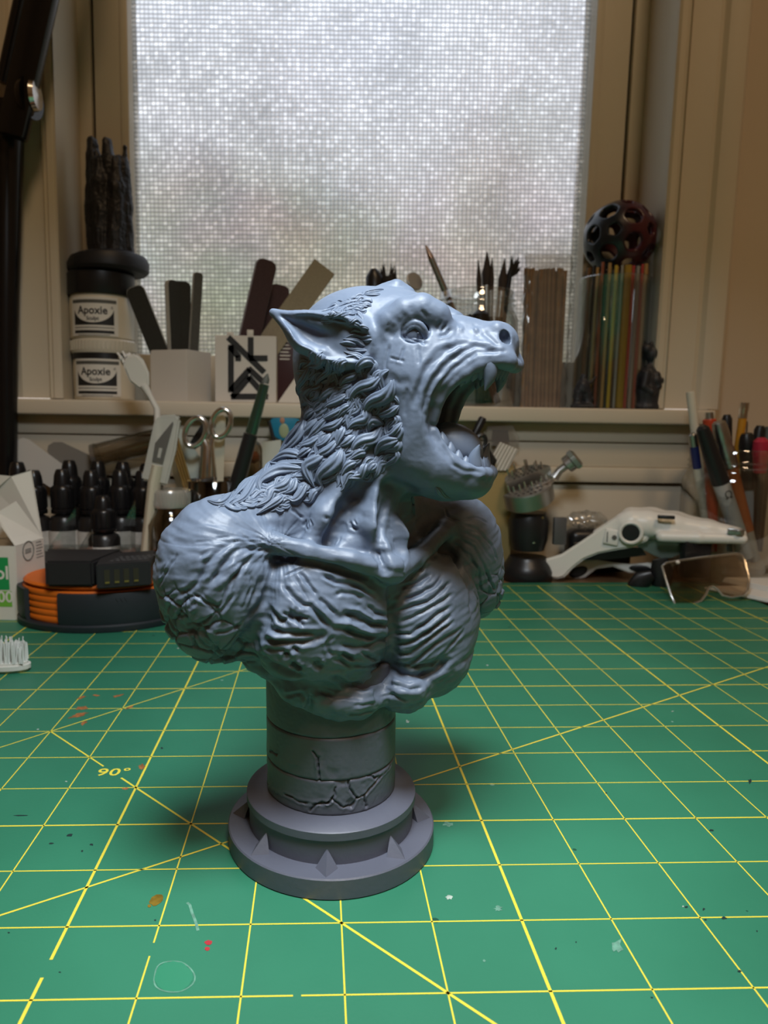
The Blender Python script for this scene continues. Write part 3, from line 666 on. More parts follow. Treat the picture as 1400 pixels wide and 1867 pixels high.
carve([(666, 880), (648, 905), (632, 930), (618, 958), (602, 984)], [2.4, 2.8, 2.8, 2.4, 1.4], 3.0, .7)      # hollows of the neck
carve([(712, 888), (707, 920), (702, 955), (698, 985)], [2.2, 2.4, 2.2, 1.4], 3.0, .5)
carve([(740, 900), (730, 935), (726, 965), (732, 995)], [2.6, 3.0, 3.0, 2.4], 3.0, .6)
g_ = openvdb.FloatGrid(12.0); g_.copyFromArray(GD)
V_, T_, Q_ = g_.convertToPolygons(isovalue=0.0, adaptivity=0.0)
V_ = np.asarray(V_, float)*VX+GLO; Q_ = np.asarray(Q_, np.int64)
# keep the largest shell only
def normals(V, Q):
    n = np.cross(V[Q[:, 2]]-V[Q[:, 0]], V[Q[:, 3]]-V[Q[:, 1]]); N = np.zeros_like(V)
    for k in range(4):
        for c in range(3): N[:, c] += np.bincount(Q[:, k], n[:, c], len(V))
    return N/np.maximum(np.linalg.norm(N, axis=1, keepdims=True), 1e-9)
N_ = normals(V_, Q_)
if (N_*grad(V_)).sum(1).mean() < 0: Q_ = Q_[:, ::-1]; N_ = -N_
DISP = np.zeros(len(V_))

def crop(ox, oy, k, L): return [(ox+u/k, oy+v/k) for u, v in L]
SW, SA = 1.2, .85
def STR(items, ox, oy, k, far=False, wob=.35):
    for amp, w, pts in items:
        px = crop(ox, oy, k, pts); fine = []
        for i in range(len(px)-1):
            n = max(2, int(math.dist(px[i], px[i+1])/6))
            fine += [(px[i][0]+(px[i+1][0]-px[i][0])*t/n, px[i][1]+(px[i+1][1]-px[i][1])*t/n) for t in range(n)]
        fine.append(px[-1])
        for side in ((False, True) if far else (False,)):
            P, ok = cast(fine, side); P = P[ok]
            if len(P) < 2: continue
            keep = [P[0]]
            for p in P[1:]:
                if np.linalg.norm(p-keep[-1]) < 5: keep.append(p)
            P = np.array(keep)
            if len(P) < 2: continue
            lo = P.min(0)-4.5*w-.5; hi = P.max(0)+4.5*w+.5
            idx = np.nonzero(np.all((V_ > lo) & (V_ < hi), 1))[0]
            if not len(idx): continue
            Q = V_[idx]; Q = Q+np.stack([n3(Q*.45, 61), n3(Q*.45, 62), n3(Q*.45, 63)], -1)*wob
            w2 = w*SW; d, tt = poly_dist(Q, P); tap = np.clip(np.minimum(tt, 1-tt)*7+.25, 0, 1)
            am = amp*SA*(.85+.8*n3(Q*.16, 71)); DISP[idx] += am*tap*(np.exp(-(d/w2)**2)-.30*np.exp(-((d-2.0*w2)/(.9*w2))**2))
FOLDS_SHOULDER = [(-.95, .6, [(1290, 580), (1100, 565), (960, 550), (860, 610), (770, 720), (700, 830), (620, 920)]), (-.95, .55, [(830, 530), (680, 620), (590, 720), (550, 820), (500, 920), (380, 1000), (240, 1070)]),
 (-.5, .45, [(770, 540), (620, 590), (520, 650)]), (-.6, .45, [(1070, 640), (950, 760), (860, 870), (810, 960)]), (-.9, .9, [(1290, 680), (1240, 900), (1180, 1100), (1000, 1290)]), (-.45, .45, [(1050, 830), (1060, 960), (1000, 1080), (960, 1180)]),
 (-.45, .5, [(1140, 880), (1100, 1000), (1020, 1180)]), (-.7, .5, [(900, 1000), (800, 1130), (720, 1230), (660, 1380)]), (-.7, .3, [(460, 1030), (580, 1100), (700, 1160)]), (-.7, .35, [(810, 960), (770, 1090), (700, 1160), (690, 1250), (640, 1350)]),
 (-.9, .4, [(640, 1380), (560, 1360), (480, 1350)]), (-.8, .45, [(680, 1420), (800, 1410), (940, 1340)]), (-.9, .45, [(400, 1210), (400, 1330), (520, 1330), (560, 1290)]), (-.9, .4, [(380, 1090), (370, 1170), (390, 1240), (280, 1260)]),
 (-.6, .4, [(240, 1070), (210, 1150), (160, 1250), (250, 1380), (330, 1440)]), (-.5, .4, [(290, 640), (200, 780), (100, 950)]), (-.45, .35, [(180, 720), (120, 850)]), (-.8, .35, [(370, 1390), (480, 1440), (540, 1520), (630, 1590)]), (-.7, .35, [(420, 1440), (510, 1590)]),
 (-.35, .3, [(700, 450), (830, 445)]), (-.35, .3, [(480, 490), (650, 490)]), (-.35, .3, [(870, 490), (940, 480)]), (-.5, .4, [(940, 420), (1010, 470), (1110, 520), (1280, 560)]), (-1.0, .6, [(360, 1080), (420, 1070)]), (-.4, .5, [(1200, 700), (1180, 860), (1130, 1010)]),
 (-.5, .5, [(1000, 700), (900, 850), (880, 1010)]), (-.5, .4, [(700, 1500), (720, 1600), (680, 1680)]), (-.5, .4, [(560, 1480), (640, 1560), (640, 1650)]), (-.5, .4, [(480, 1100), (420, 1180)]), (.5, .7, [(760, 640), (660, 760), (600, 880)]), (.5, .8, [(900, 700), (800, 840), (720, 960)])]
STR(FOLDS_SHOULDER, 270, 900, 5.6)
FOLDS_CHEST = [(-1.1, .9, [(350, 190), (480, 180), (620, 205), (800, 250), (950, 290), (1150, 340), (1240, 400)]), (-.6, .3, [(420, 330), (560, 260)]), (-.7, .45, [(545, 300), (640, 430), (690, 490)]), (-.35, .35, [(490, 320), (560, 440), (620, 540)]),
 (-1.0, .6, [(400, 400), (470, 490), (560, 570), (640, 580), (700, 660), (800, 750)]), (.8, .8, [(650, 560), (740, 640), (830, 720), (960, 730), (1100, 800), (1200, 840)]), (-1.1, .65, [(940, 790), (1050, 830), (1150, 850), (1300, 860)]),
 (-.6, .5, [(980, 710), (1090, 720)]), (-.9, .5, [(740, 320), (850, 380), (960, 390), (1060, 430), (1180, 500)]), (-.6, .5, [(850, 490), (900, 470), (1000, 480), (1080, 520)]), (-.8, .5, [(700, 520), (760, 560), (850, 650)]), (-1.0, .6, [(930, 640), (1050, 680), (1160, 740), (1290, 750)]),
 (.6, .6, [(920, 600), (1040, 620), (1160, 690), (1300, 700)]), (-.7, .5, [(1120, 580), (1200, 640), (1290, 670)]), (-1.6, .9, [(440, 660), (500, 680), (560, 700)]), (-.5, .4, [(500, 680), (620, 690)]), (-.5, .4, [(480, 680), (400, 640)]), (-.5, .4, [(480, 690), (380, 710)]),
 (-.5, .4, [(500, 660), (520, 590)]), (-.5, .4, [(480, 660), (450, 600)]), (-.5, .4, [(520, 700), (580, 760)]), (-.9, .6, [(300, 610), (370, 700), (450, 750)]), (-1.2, .8, [(290, 780), (400, 810), (520, 830), (640, 830), (790, 830)]), (-1.1, .75, [(220, 870), (380, 890), (560, 890), (760, 860)]),
 (-.8, .5, [(830, 840), (780, 900), (800, 1000)]), (-.8, .6, [(900, 920), (1000, 940), (1100, 930), (1250, 880), (1310, 860)]), (-1.0, .5, [(910, 980), (1000, 1040)]), (-.8, .5, [(1060, 970), (1180, 1030), (1300, 1040)]), (-.6, .5, [(830, 1030), (960, 1080), (1100, 1100), (1250, 1070)]),
 (-1.2, .8, [(820, 1190), (950, 1250), (1100, 1270), (1230, 1200), (1310, 1110)]), (-1.0, 1.1, [(200, 980), (300, 1080), (400, 1130), (560, 1190), (700, 1260), (900, 1290)]), (-1.6, .7, [(480, 1070), (520, 1110), (560, 1120)]), (-1.6, .8, [(680, 1060), (700, 1100), (740, 1110)]),
 (-1.4, .7, [(430, 980), (430, 1000)]), (-1.2, .6, [(480, 940), (530, 960)]), (-1.2, .5, [(600, 1210), (620, 1240)]), (-1.0, .8, [(640, 1330), (620, 1470)]), (-.6, .4, [(1000, 1430), (1190, 1410)]), (-.5, .4, [(950, 1510), (1190, 1470)]), (-.5, .5, [(420, 1350), (560, 1330), (600, 1400)]),
 (-.7, .6, [(250, 940), (330, 960), (420, 950)]), (-.5, .5, [(880, 1000), (930, 1070), (1000, 1120)]), (-.6, .5, [(700, 1310), (850, 1350), (1000, 1360)]), (.5, .8, [(860, 960), (1000, 990), (1150, 980), (1290, 930)]), (.5, .7, [(300, 850), (480, 860), (700, 850)])]
SW, SA = 1.15, 1.1
STR(FOLDS_CHEST, 430, 980, 4.667)
FOLDS_FAR = [(-1.5, .6, [(150, 780), (180, 980), (185, 1100), (195, 1280), (180, 1400), (100, 1480)]), (-1.0, 1.8, [(160, 900), (190, 1150), (180, 1350)]), (-.9, .5, [(260, 820), (400, 770), (480, 710)]), (-.9, .5, [(280, 910), (400, 860), (520, 800), (580, 720)]),
 (-.9, .5, [(230, 1000), (330, 960), (470, 920), (560, 850), (640, 770)]), (-.8, .5, [(230, 1090), (350, 1040), (450, 990), (560, 930), (660, 860)]), (-.95, .5, [(200, 1180), (330, 1170), (440, 1100), (560, 1010), (650, 960)]), (-.95, .5, [(210, 1260), (350, 1230), (470, 1160), (640, 1040)]),
 (-.9, .5, [(220, 1330), (330, 1320), (450, 1230), (600, 1120), (660, 1080)]), (-.8, .5, [(200, 1390), (320, 1410), (430, 1330), (560, 1230), (720, 1130)]), (-.7, .5, [(320, 1440), (500, 1400), (620, 1290), (740, 1150)]), (-1.2, .8, [(180, 1430), (260, 1480), (400, 1500), (520, 1460), (620, 1370)]),
 (-.7, .6, [(130, 1560), (200, 1560), (330, 1600), (430, 1580)]), (-.6, .5, [(110, 1660), (200, 1640), (300, 1690)]), (-1.3, 1.0, [(600, 510), (680, 600), (760, 750), (800, 830), (810, 1000)]), (-.5, .4, [(700, 430), (820, 500), (900, 640), (960, 790)]), (-.5, .4, [(750, 320), (850, 360), (960, 480), (1000, 600)]),
 (-.5, .4, [(660, 470), (790, 560), (860, 680), (880, 850)]), (-.5, .4, [(720, 520), (830, 640), (850, 760)]), (-.8, .4, [(930, 690), (960, 780), (990, 830)]), (-.4, .35, [(760, 280), (850, 270), (930, 310)]), (-.4, .35, [(600, 200), (620, 260), (720, 290)]), (-.4, .4, [(730, 380), (860, 440), (960, 600)]), (-.6, .5, [(820, 840), (860, 920), (900, 970)]),
 (-.9, .6, [(400, 680), (470, 600), (600, 500)])]
STR(FOLDS_FAR, 670, 880, 4.243)
FOLDS_FACE = [(-.85, .55, [(1180, 470), (1000, 440), (900, 480), (760, 580), (640, 720), (570, 850), (540, 1000), (545, 1062)]), (-.8, .55, [(960, 420), (850, 420), (740, 490), (620, 590), (540, 700), (490, 830), (460, 950)]), (-.5, .5, [(800, 430), (680, 480), (600, 560), (520, 680)]),
 (-.7, .45, [(1190, 495), (1010, 490), (920, 550), (790, 650), (690, 770), (620, 890), (590, 1010)]), (-.5, .35, [(790, 290), (740, 340), (680, 350)]), (-.5, .35, [(740, 250), (700, 310)]), (-.5, .35, [(690, 230), (650, 290)]), (-.5, .7, [(205, 300), (290, 350)]), (-.3, .6, [(230, 235), (290, 285)]),
 (-.3, .6, [(280, 185), (335, 235)]), (-.3, .6, [(330, 140), (375, 195)]), (-.3, .6, [(425, 85), (435, 150)]), (-.4, .4, [(520, 120), (570, 190)]), (-.5, .28, [(240, 440), (210, 560), (210, 650)]), (-.5, .28, [(370, 450), (330, 560), (370, 575)]), (-.4, .25, [(250, 540), (330, 565)]), (-.35, .4, [(490, 450), (500, 600)]),
 (-.5, .8, [(200, 700), (330, 760), (430, 740)]), (-.5, .35, [(340, 350), (450, 390), (570, 420)]), (-.4, .45, [(1060, 310), (1100, 350), (1200, 440)]), (.7, .7, [(980, 300), (1020, 300)]), (.5, .9, [(840, 290), (890, 295)]), (-.35, .4, [(1090, 480), (1270, 480)]),
 (.4, .6, [(1000, 520), (850, 600), (720, 740), (640, 900)]), (-.35, .5, [(400, 800), (380, 950), (380, 1060)]), (-.4, .5, [(100, 420), (60, 520)])]
SW, SA = 1.45, .85
STR(FOLDS_FACE, 660, 540, 4.828, True)
FOLDS_JAW = [(-.4, .4, [(420, 560), (560, 800), (660, 980), (830, 1080), (1100, 1100)]), (-.3, .5, [(300, 0), (270, 200), (280, 330)]), (-.3, .5, [(1120, 1160), (1090, 1220)])]
STR(FOLDS_JAW, 740, 720, 7.778, True)
FOLDS_NECK = [(-.5, .35, [(160, 490), (210, 540), (260, 570)]), (-.5, .3, [(290, 590), (270, 640), (310, 680)]), (-.5, .3, [(320, 590), (345, 640), (320, 690)]), (-.5, .3, [(310, 600), (315, 660)]), (-.9, .4, [(690, 600), (700, 650), (750, 680)]), (-.6, .3, [(720, 590), (750, 640)]), (-.4, .3, [(490, 800), (540, 860)]), (-.4, .3, [(560, 780), (520, 850)]), (-.4, .3, [(600, 740), (560, 850)]),
 (-.5, .35, [(940, 880), (990, 990)]), (-.6, .5, [(470, 560), (530, 640)]), (-.9, .8, [(640, 480), (570, 560), (420, 680)]), (-.8, .8, [(1020, 380), (960, 620), (960, 800)]), (-.4, .3, [(150, 760), (230, 720)]), (-.4, .3, [(180, 740), (240, 790)])]
SW, SA = 1.2, .85
STR(FOLDS_NECK, 500, 830, 5.0)
# broken stone-like plates at the foot of both shoulders
rs_ = np.random.RandomState(4)
for c, rad, n in ((B(352, 1145, 30), 17, 150), (B(905, 1085, -12), 11, 50), (B(420, 1195, 26), 9, 40)):
    idx = np.nonzero(np.linalg.norm(V_-c, axis=1) < rad)[0]
    if not len(idx): continue
    sd = c+rs_.uniform(-1, 1, (n, 3))*rad; Q = V_[idx]
    dm = np.sqrt(((Q[:, None, :]-sd[None])**2).sum(-1)); pt = np.partition(dm, 1, axis=1); e = pt[:, 1]-pt[:, 0]; who = dm.argmin(1)
    fall = np.clip((rad-np.linalg.norm(Q-c, axis=1))/(rad*.35), 0, 1)
    DISP[idx] += fall*(-.85*np.exp(-(e/.42)**2)+rs_.uniform(-.5, .45, n)[who])
# muscle fibre and skin relief
ny = N_[:, 1]
q1 = np.stack([(V_-AX)@TL, (V_-AX)@TN, V_[:, 2]], -1)
w_ch = np.clip((150-V_[:, 2])/6, 0, 1)*np.clip((118-V_[:, 2])/8, 0, 1)
side = np.where(q1[:, 0] > 7, 1, -1)
fib = q1[:, 2]-np.where(side > 0, .35, -.10)*q1[:, 0]
wav = n3(np.stack([q1[:, 0]*.07, fib*.26, q1[:, 1]*.1], -1), 21)+.6*n3(np.stack([q1[:, 0]*.13, fib*.55, q1[:, 1]*.2], -1), 22)
DISP += w_ch*(np.where(wav < 0, wav*1.1, wav*.6))*.75
pole = B(505, 985, 26); rel = V_-pole; ang = np.arctan2(rel[:, 2], rel[:, 0]-rel[:, 1]*.3); rr_ = np.linalg.norm(rel, axis=1)
w_dl = np.clip(1.5-np.linalg.norm((V_-B(394, 1060, 21))/np.array([20, 20, 27]), axis=1), 0, .4)/.4
DISP += w_dl*(n3(np.stack([ang*7.5, rr_*.05, rel[:, 1]*.03], -1), 33)*.5+n3(np.stack([ang*15, rr_*.09, rel[:, 1]*.05], -1), 34)*.3)
DISP += n3(V_*.28, 41)*.16*np.where(V_[:, 2] > 128, .5, 1)+n3(V_*.8, 42)*.06
low = np.clip((72-V_[:, 2])/14, 0, 1); DISP += low*(n3(V_*.2, 45)*.9+n3(V_*.5, 46)*.35)

V2 = V_+N_*DISP[:, None]
def raw_mesh(name, V, Fq, mt, parent, off=LO):
    me = bpy.data.meshes.new(name); V = (V-off)*MM
    me.vertices.add(len(V)); me.vertices.foreach_set('co', V.astype(np.float32).ravel())
    nf = len(Fq); k = Fq.shape[1]; me.loops.add(nf*k); me.loops.foreach_set('vertex_index', Fq.astype(np.int32).ravel())
    me.polygons.add(nf); me.polygons.foreach_set('loop_start', np.arange(0, nf*k, k, dtype=np.int32))
    me.polygons.foreach_set('use_smooth', np.ones(nf, bool)); me.update(calc_edges=True); me.materials.append(mt)
    o = bpy.data.objects.new(name, me); COL.objects.link(o); o.parent = parent; return o
raw_mesh('body', V2, Q_, M_RESIN, bust)
print('body', len(V_), len(Q_))

# ---- teeth, tongue, eyes
def tooth(base, tip, r, bend, name='tooth', sd=8):
    base = np.asarray(base); tip = np.asarray(tip); n = 9; b = MB()
    path = [base+(tip-base)*t+bend*math.sin(math.pi*t)*1.0 for t in np.linspace(0, 1, n)]
    b.tube(path, [r*(1-.02*k if k < 2 else (1-(k/(n-1))**1.7*.93)) for k in range(n)], sd*2); return part(b, name, M_RESIN, smooth=60)
for m_ in (lambda p: p, mir):
    f_ = HF*.9
    tooth(m_(hp(890, 660, -8.6)), m_(hp(884, 712, -9.6)), 2.7, HF*.8, 'fang')                 # upper fang
    tooth(m_(hp(864, 852, -6.5)), m_(hp(874, 811, -7.5)), 2.4, -HF*.5, 'fang')            # lower fang
    for (x, y, s, x2, y2, r) in [(876, 668, -9.4, 875, 686, 1.7), (864, 674, -10, 861, 689, 1.6), (852, 680, -10.6, 849, 693, 1.3), (841, 688, -11, 839, 699, 1.1),
                                 (908, 662, -5.6, 905, 687, 1.05), (914, 664, -3.6, 911, 686, 1.05), (919, 666, -1.3, 916, 687, 1.15),
                                 (805, 812, -9.6, 806, 792, 1.8), (818, 828, -9.2, 822, 810, 1.7), (832, 842, -8.6, 836, 825, 1.7), (846, 850, -7.8, 850, 836, 1.5),
                                 (874, 858, -5, 876, 838, 1.0), (879, 859, -3.1, 882, 838, 1.0), (882, 860, -1.1, 885, 839, 1.1)]:
        tooth(m_(hp(x, y, s)), m_(hp(x2, y2+(7 if y < 750 else -5), s)), r*1.3, HF*.1)
b = MB()
tp = [hp(790, 805), hp(808, 808), hp(826, 812), hp(842, 822), hp(853, 836), hp(860, 850)]
b.tube(tp, [6.4, 7.2, 7.4, 7, 6, 3.2], 20, upv=HL, flat=1.15)
def groove(p):
    s = float((np.array(p)-HCN)@HL); return Vector(p)-Vector((0, 0, 1))*(.8*math.exp(-(s/1.1)**2))
b.map(groove); part(b, 'tongue', M_RESIN, sub=1)
for m_ in (lambda p: p, mir):
    b = MB(); c = m_(hp(756, 610, -11.2)); b.ball(c, 4.3, 32, 20)
    e = part(b, 'eyeball', M_RESIN)
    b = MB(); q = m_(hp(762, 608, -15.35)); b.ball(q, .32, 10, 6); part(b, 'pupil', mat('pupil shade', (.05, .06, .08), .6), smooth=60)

# ---- mane: sculpted S-shaped locks with strand grooves, laid on the head, neck and shoulders
LK_V = []; LK_F = []; lk_n = 0
def smooth_path(P, n):
    P = np.asarray(P, float); P = np.vstack([2*P[0]-P[1], P, 2*P[-1]-P[-2]]); out = []
    m_ = len(P)-3
    for k in range(n):
        t = k/(n-1)*m_; i = min(int(t), m_-1); f = t-i; a, b, c, d = P[i], P[i+1], P[i+2], P[i+3]
        out.append(.5*((2*b)+(c-a)*f+(2*a-5*b+4*c-d)*f*f+(3*b-a-3*c+d)*f**3))
    return np.array(out)
NS = 15; KT = 21
def locks(items, far=False):
    """items: (pixel path, width in pixels, lift, strands)"""
    global lk_n
    allp = np.concatenate([smooth_path(p, NS) for p, w, l, s in items]); P, ok = cast(allp, far); N = grad(P)
    for i, (p, w, lift, st) in enumerate(items):
        q = P[i*NS:(i+1)*NS]; o = ok[i*NS:(i+1)*NS]; nn = N[i*NS:(i+1)*NS].copy()
        if o.sum() < NS-1: continue
        q = q.copy(); good = np.nonzero(o)[0]
        for k in range(NS):
            if not o[k]:
                j = good[np.abs(good-k).argmin()]; d_ = FW+RT*((allp[i*NS+k, 0]-CX)/F)-UP*((allp[i*NS+k, 1]-CY)/F); 
                oo = CAM
                if far: d_ = d_-2*(d_@HL)*HL; oo = mir(CAM)
                q[k] = oo+d_*np.linalg.norm(q[j]-oo)/np.linalg.norm(d_); nn[k] = nn[j]
        for _ in range(3): nn[1:-1] = (nn[:-2]+nn[1:-1]*2+nn[2:])/4
        # guard against jumps across a silhouette
        if np.max(np.linalg.norm(np.diff(q, axis=0), axis=1)) > 6: continue
        nn /= np.linalg.norm(nn, axis=1, keepdims=True)
        for _ in range(2): q[1:-1] = (q[:-2]+q[1:-1]*2+q[2:])/4
        T = np.gradient(q, axis=0); T /= np.linalg.norm(T, axis=1, keepdims=True)+1e-9; Bn = np.cross(T, nn); Bn /= np.linalg.norm(Bn, axis=1, keepdims=True)+1e-9
        W = w/5.9/2; t = np.linspace(0, 1, NS)
        wid = W*np.clip((t/.22), 0, 1)**.6*np.clip((1-t)/.55, 0, 1)**.75+.10; hei = wid*.75+.12
        th = np.linspace(0, math.pi, KT); ct, sn = np.cos(th), np.sin(th)
        ridge = 1-.26*(np.abs(np.sin(th*st+i))**3)
        twist = .35*np.sin(t*5+i)
        ring = []
        for k in range(NS):
            ca, sa = math.cos(twist[k]), math.sin(twist[k]); X = Bn[k]*ca+nn[k]*sa*.5; Y = nn[k]
            base = q[k]+nn[k]*(lift*(.25+t[k]*(1.1-t[k])*2.4)-.25)
            r_ = base+np.outer(ct*wid[k]*ridge, X)+np.outer(sn*hei[k]*ridge, Y)
            ring.append(np.vstack([r_, base-X*wid[k]*.7-Y*.9, base+X*wid[k]*.7-Y*.9]))
        K = KT+2; LK_V.append(np.concatenate(ring))
        f = [(a*K+c, a*K+(c+1) % K, (a+1)*K+(c+1) % K, (a+1)*K+c) for a in range(NS-1) for c in range(K)]
        LK_F.append(np.array(f)+lk_n); lk_n += NS*K
M8 = [([(800, 60), (815, 110), (790, 160), (740, 200), (730, 240)], 50), ([(700, 240), (665, 285), (680, 340), (735, 385)], 75), ([(1125, 105), (1060, 65), (1010, 95), (1000, 150)], 75), ([(1005, 130), (960, 170), (905, 205), (890, 255)], 70),
 ([(1165, 160), (1110, 220), (1030, 240), (965, 295), (950, 350)], 85), ([(1245, 190), (1210, 300), (1110, 330), (1060, 380), (1060, 450)], 100), ([(1280, 365), (1235, 410), (1170, 420), (1125, 430)], 60), ([(1060, 370), (1060, 450), (980, 480), (930, 530)], 85),
 ([(1185, 490), (1110, 465), (1075, 500), (1080, 545)], 75), ([(1300, 480), (1250, 550), (1180, 575)], 60), ([(1175, 490), (1125, 580), (1035, 600), (980, 640), (970, 690)], 95), ([(1288, 590), (1225, 605), (1150, 645), (1118, 705)], 90), ([(1060, 680), (1010, 690), (930, 740)], 60),
 ([(1070, 750), (1010, 830), (930, 860)], 75), ([(865, 235), (805, 280), (770, 310), (740, 360)], 65), ([(935, 290), (880, 330), (805, 365), (775, 405)], 55), ([(925, 365), (870, 410), (805, 445), (755, 475)], 55), ([(915, 430), (855, 500), (795, 515), (755, 535)], 55),
 ([(740, 450), (705, 510), (655, 560), (640, 615)], 75), ([(810, 430), (745, 520), (705, 560), (655, 615)], 60), ([(915, 510), (885, 580), (848, 665)], 55), ([(830, 550), (785, 620), (710, 645)], 55), ([(655, 450), (640, 560), (565, 640), (475, 695)], 90), ([(635, 470), (600, 540), (545, 600), (475, 690)], 75),
 ([(690, 90), (655, 180), (625, 220), (608, 295)], 65), ([(645, 20), (645, 90), (612, 165)], 55), ([(620, 280), (592, 380), (585, 450), (555, 525)], 65), ([(575, 500), (540, 580), (505, 640), (465, 695)], 70), ([(660, 750), (545, 760), (475, 770), (452, 805)], 60), ([(650, 710), (560, 695), (485, 720), (405, 765)], 85),
 ([(895, 650), (870, 740), (800, 800), (745, 850), (768, 915)], 110), ([(790, 680), (740, 740), (660, 780), (680, 850), (712, 915)], 90), ([(640, 790), (500, 800), (400, 850), (340, 900), (352, 955)], 100), ([(665, 880), (620, 960), (565, 1005), (530, 980)], 65), ([(510, 945), (430, 945), (400, 1010), (305, 1052)], 70), ([(505, 970), (445, 1020), (325, 1095)], 60),
 ([(745, 925), (705, 960), (690, 1010), (635, 1005)], 50), ([(340, 830), (290, 920), (230, 1000), (150, 1035)], 70), ([(310, 840), (230, 930), (155, 995)], 65), ([(460, 690), (400, 720), (325, 752)], 55), ([(430, 730), (350, 800), (325, 845)], 60), ([(340, 750), (260, 830), (180, 890), (125, 935)], 65), ([(270, 850), (150, 940), (55, 1002)], 65), ([(160, 950), (80, 1030), (-5, 1008)], 55),
 ([(560, 830), (520, 900), (450, 930), (380, 940)], 80), ([(590, 850), (560, 930), (500, 960)], 65), ([(760, 560), (700, 620), (640, 640), (600, 700)], 65), ([(700, 640), (640, 690), (560, 740)], 65), ([(870, 590), (820, 660), (750, 700), (700, 760)], 65), ([(990, 560), (930, 620), (880, 640)], 60), ([(1000, 740), (930, 780), (890, 850)], 60), ([(960, 360), (900, 400), (860, 470)], 55),
 ([(760, 240), (740, 300), (700, 330)], 50), ([(640, 330), (640, 400), (600, 480)], 60), ([(720, 390), (680, 430), (650, 480)], 60), ([(1120, 560), (1050, 640), (1000, 720)], 60)]
T7 = [([(1165, 530), (1100, 455), (1010, 470), (945, 430)], 60), ([(1155, 580), (1080, 525), (1010, 555), (985, 510)], 50), ([(1145, 625), (1060, 575), (995, 612)], 50), ([(1135, 665), (1060, 645), (1005, 685)], 45), ([(1205, 885), (1100, 885), (960, 855)], 55), ([(1185, 835), (1080, 775), (925, 750)], 60), ([(1085, 825), (980, 795), (885, 800)], 50), ([(1165, 965), (1060, 930), (935, 895)], 60),
 ([(1135, 995), (1050, 945), (955, 965)], 50), ([(1255, 720), (1150, 720), (1050, 700), (945, 745)], 45), ([(1175, 295), (1000, 325), (880, 375), (760, 415), (675, 430)], 60), ([(1195, 330), (1000, 370), (900, 430), (845, 485)], 55), ([(1005, 440), (870, 480), (735, 490)], 60), ([(965, 560), (860, 540), (755, 510)], 55), ([(1400, 175), (1280, 195), (1145, 210)], 60), ([(1360, 230), (1250, 240), (1155, 230)], 50),
 ([(1230, 640), (1150, 600), (1080, 610)], 40), ([(1100, 380), (980, 420), (920, 400)], 50), ([(1260, 760), (1180, 770), (1110, 740)], 40)]
rk = random.Random(11)
main = [(crop(380, 640, 3.684, p), w/3.684, .75, 3.5) for p, w in M8]; tuft = [(crop(480, 500, 6.364, p), w/6.364, .25, 2.5) for p, w in T7]
# smaller locks filling between the large ones
fill = []
PLY = [(560, 650), (585, 668), (640, 672), (700, 680), (722, 720), (728, 780), (725, 830), (690, 860), (640, 885), (570, 905), (500, 925), (430, 925), (405, 918), (450, 880), (490, 850), (522, 790), (536, 720), (545, 668)]
def inside(x, y, Pl):
    c = False
    for i in range(len(Pl)):
        (x1, y1), (x2, y2) = Pl[i], Pl[i-1]
        if (y1 > y) != (y2 > y) and x < (x2-x1)*(y-y1)/(y2-y1)+x1: c = not c
    return c
while len(fill) < 260:
    x, y = rk.uniform(400, 732), rk.uniform(655, 930)
    if not inside(x, y, PLY): continue
    a = math.radians(118+(x-640)*-.14+max(0, y-780)*.22+rk.uniform(-22, 22)); Ln = rk.uniform(30, 52); sw = rk.choice((-1, 1))*rk.uniform(5, 9)
    ca, sa = math.cos(a), math.sin(a); pts = []
    for k in range(5):
        t = k/4; o = sw*math.sin(t*math.pi*1.7); pts.append((x+(t-.5)*Ln*ca-o*sa, y+(t-.5)*Ln*sa+o*ca))
    fill.append((pts, rk.uniform(10, 16), .1, rk.choice((2.5, 3.5))))
for k in range(110):       # short fur toward the nape and over the back of the crown
    if k < 62: y = rk.uniform(650, 850); x = (566 if y < 690 else 556 if y < 760 else 566-(y-760)*.62)+rk.uniform(-16, 22); a = math.radians(rk.uniform(95, 130)+max(0, y-780)*.25)
    else: x = rk.uniform(588, 668); y = 566-(x-588)*.38+rk.uniform(-2, 26); a = math.radians(rk.uniform(165, 205))
    Ln = rk.uniform(20, 32); sw = rk.choice((-1, 1))*rk.uniform(2, 5); ca, sa = math.cos(a), math.sin(a)
    fill.append(([(x+(t-.5)*Ln*ca-sw*math.sin(t*5.2)*sa, y+(t-.5)*Ln*sa+sw*math.sin(t*5.2)*ca) for t in (0, .25, .5, .75, 1)], rk.uniform(7, 12), .08 if k < 62 else .05, 2.5))
locks(fill); locks(main); locks(tuft)
locks([f for f in fill], True); locks(main, True); locks(tuft, True)
# hair on the far shoulder behind the jaw
fs_ = crop(740, 720, 7.778, [(200, 1290), (260, 1400), (380, 1520)])
locks([([(766, 888), (775, 905), (790, 920)], 14, .3, 3.5), ([(780, 886), (790, 902), (812, 915)], 14, .3, 3.5), ([(795, 888), (806, 902), (822, 910)], 12, .3, 3.5), ([(757, 895), (762, 912), (770, 930)], 12, .3, 2.5), ([(752, 905), (752, 925), (757, 940)], 11, .3, 2.5)])
mane = raw_mesh('mane', np.concatenate(LK_V), np.concatenate(LK_F), M_RESIN, bust)
mane['label'] = 'curling sculpted fur locks over head, neck and shoulders'
print('locks', len(LK_V))
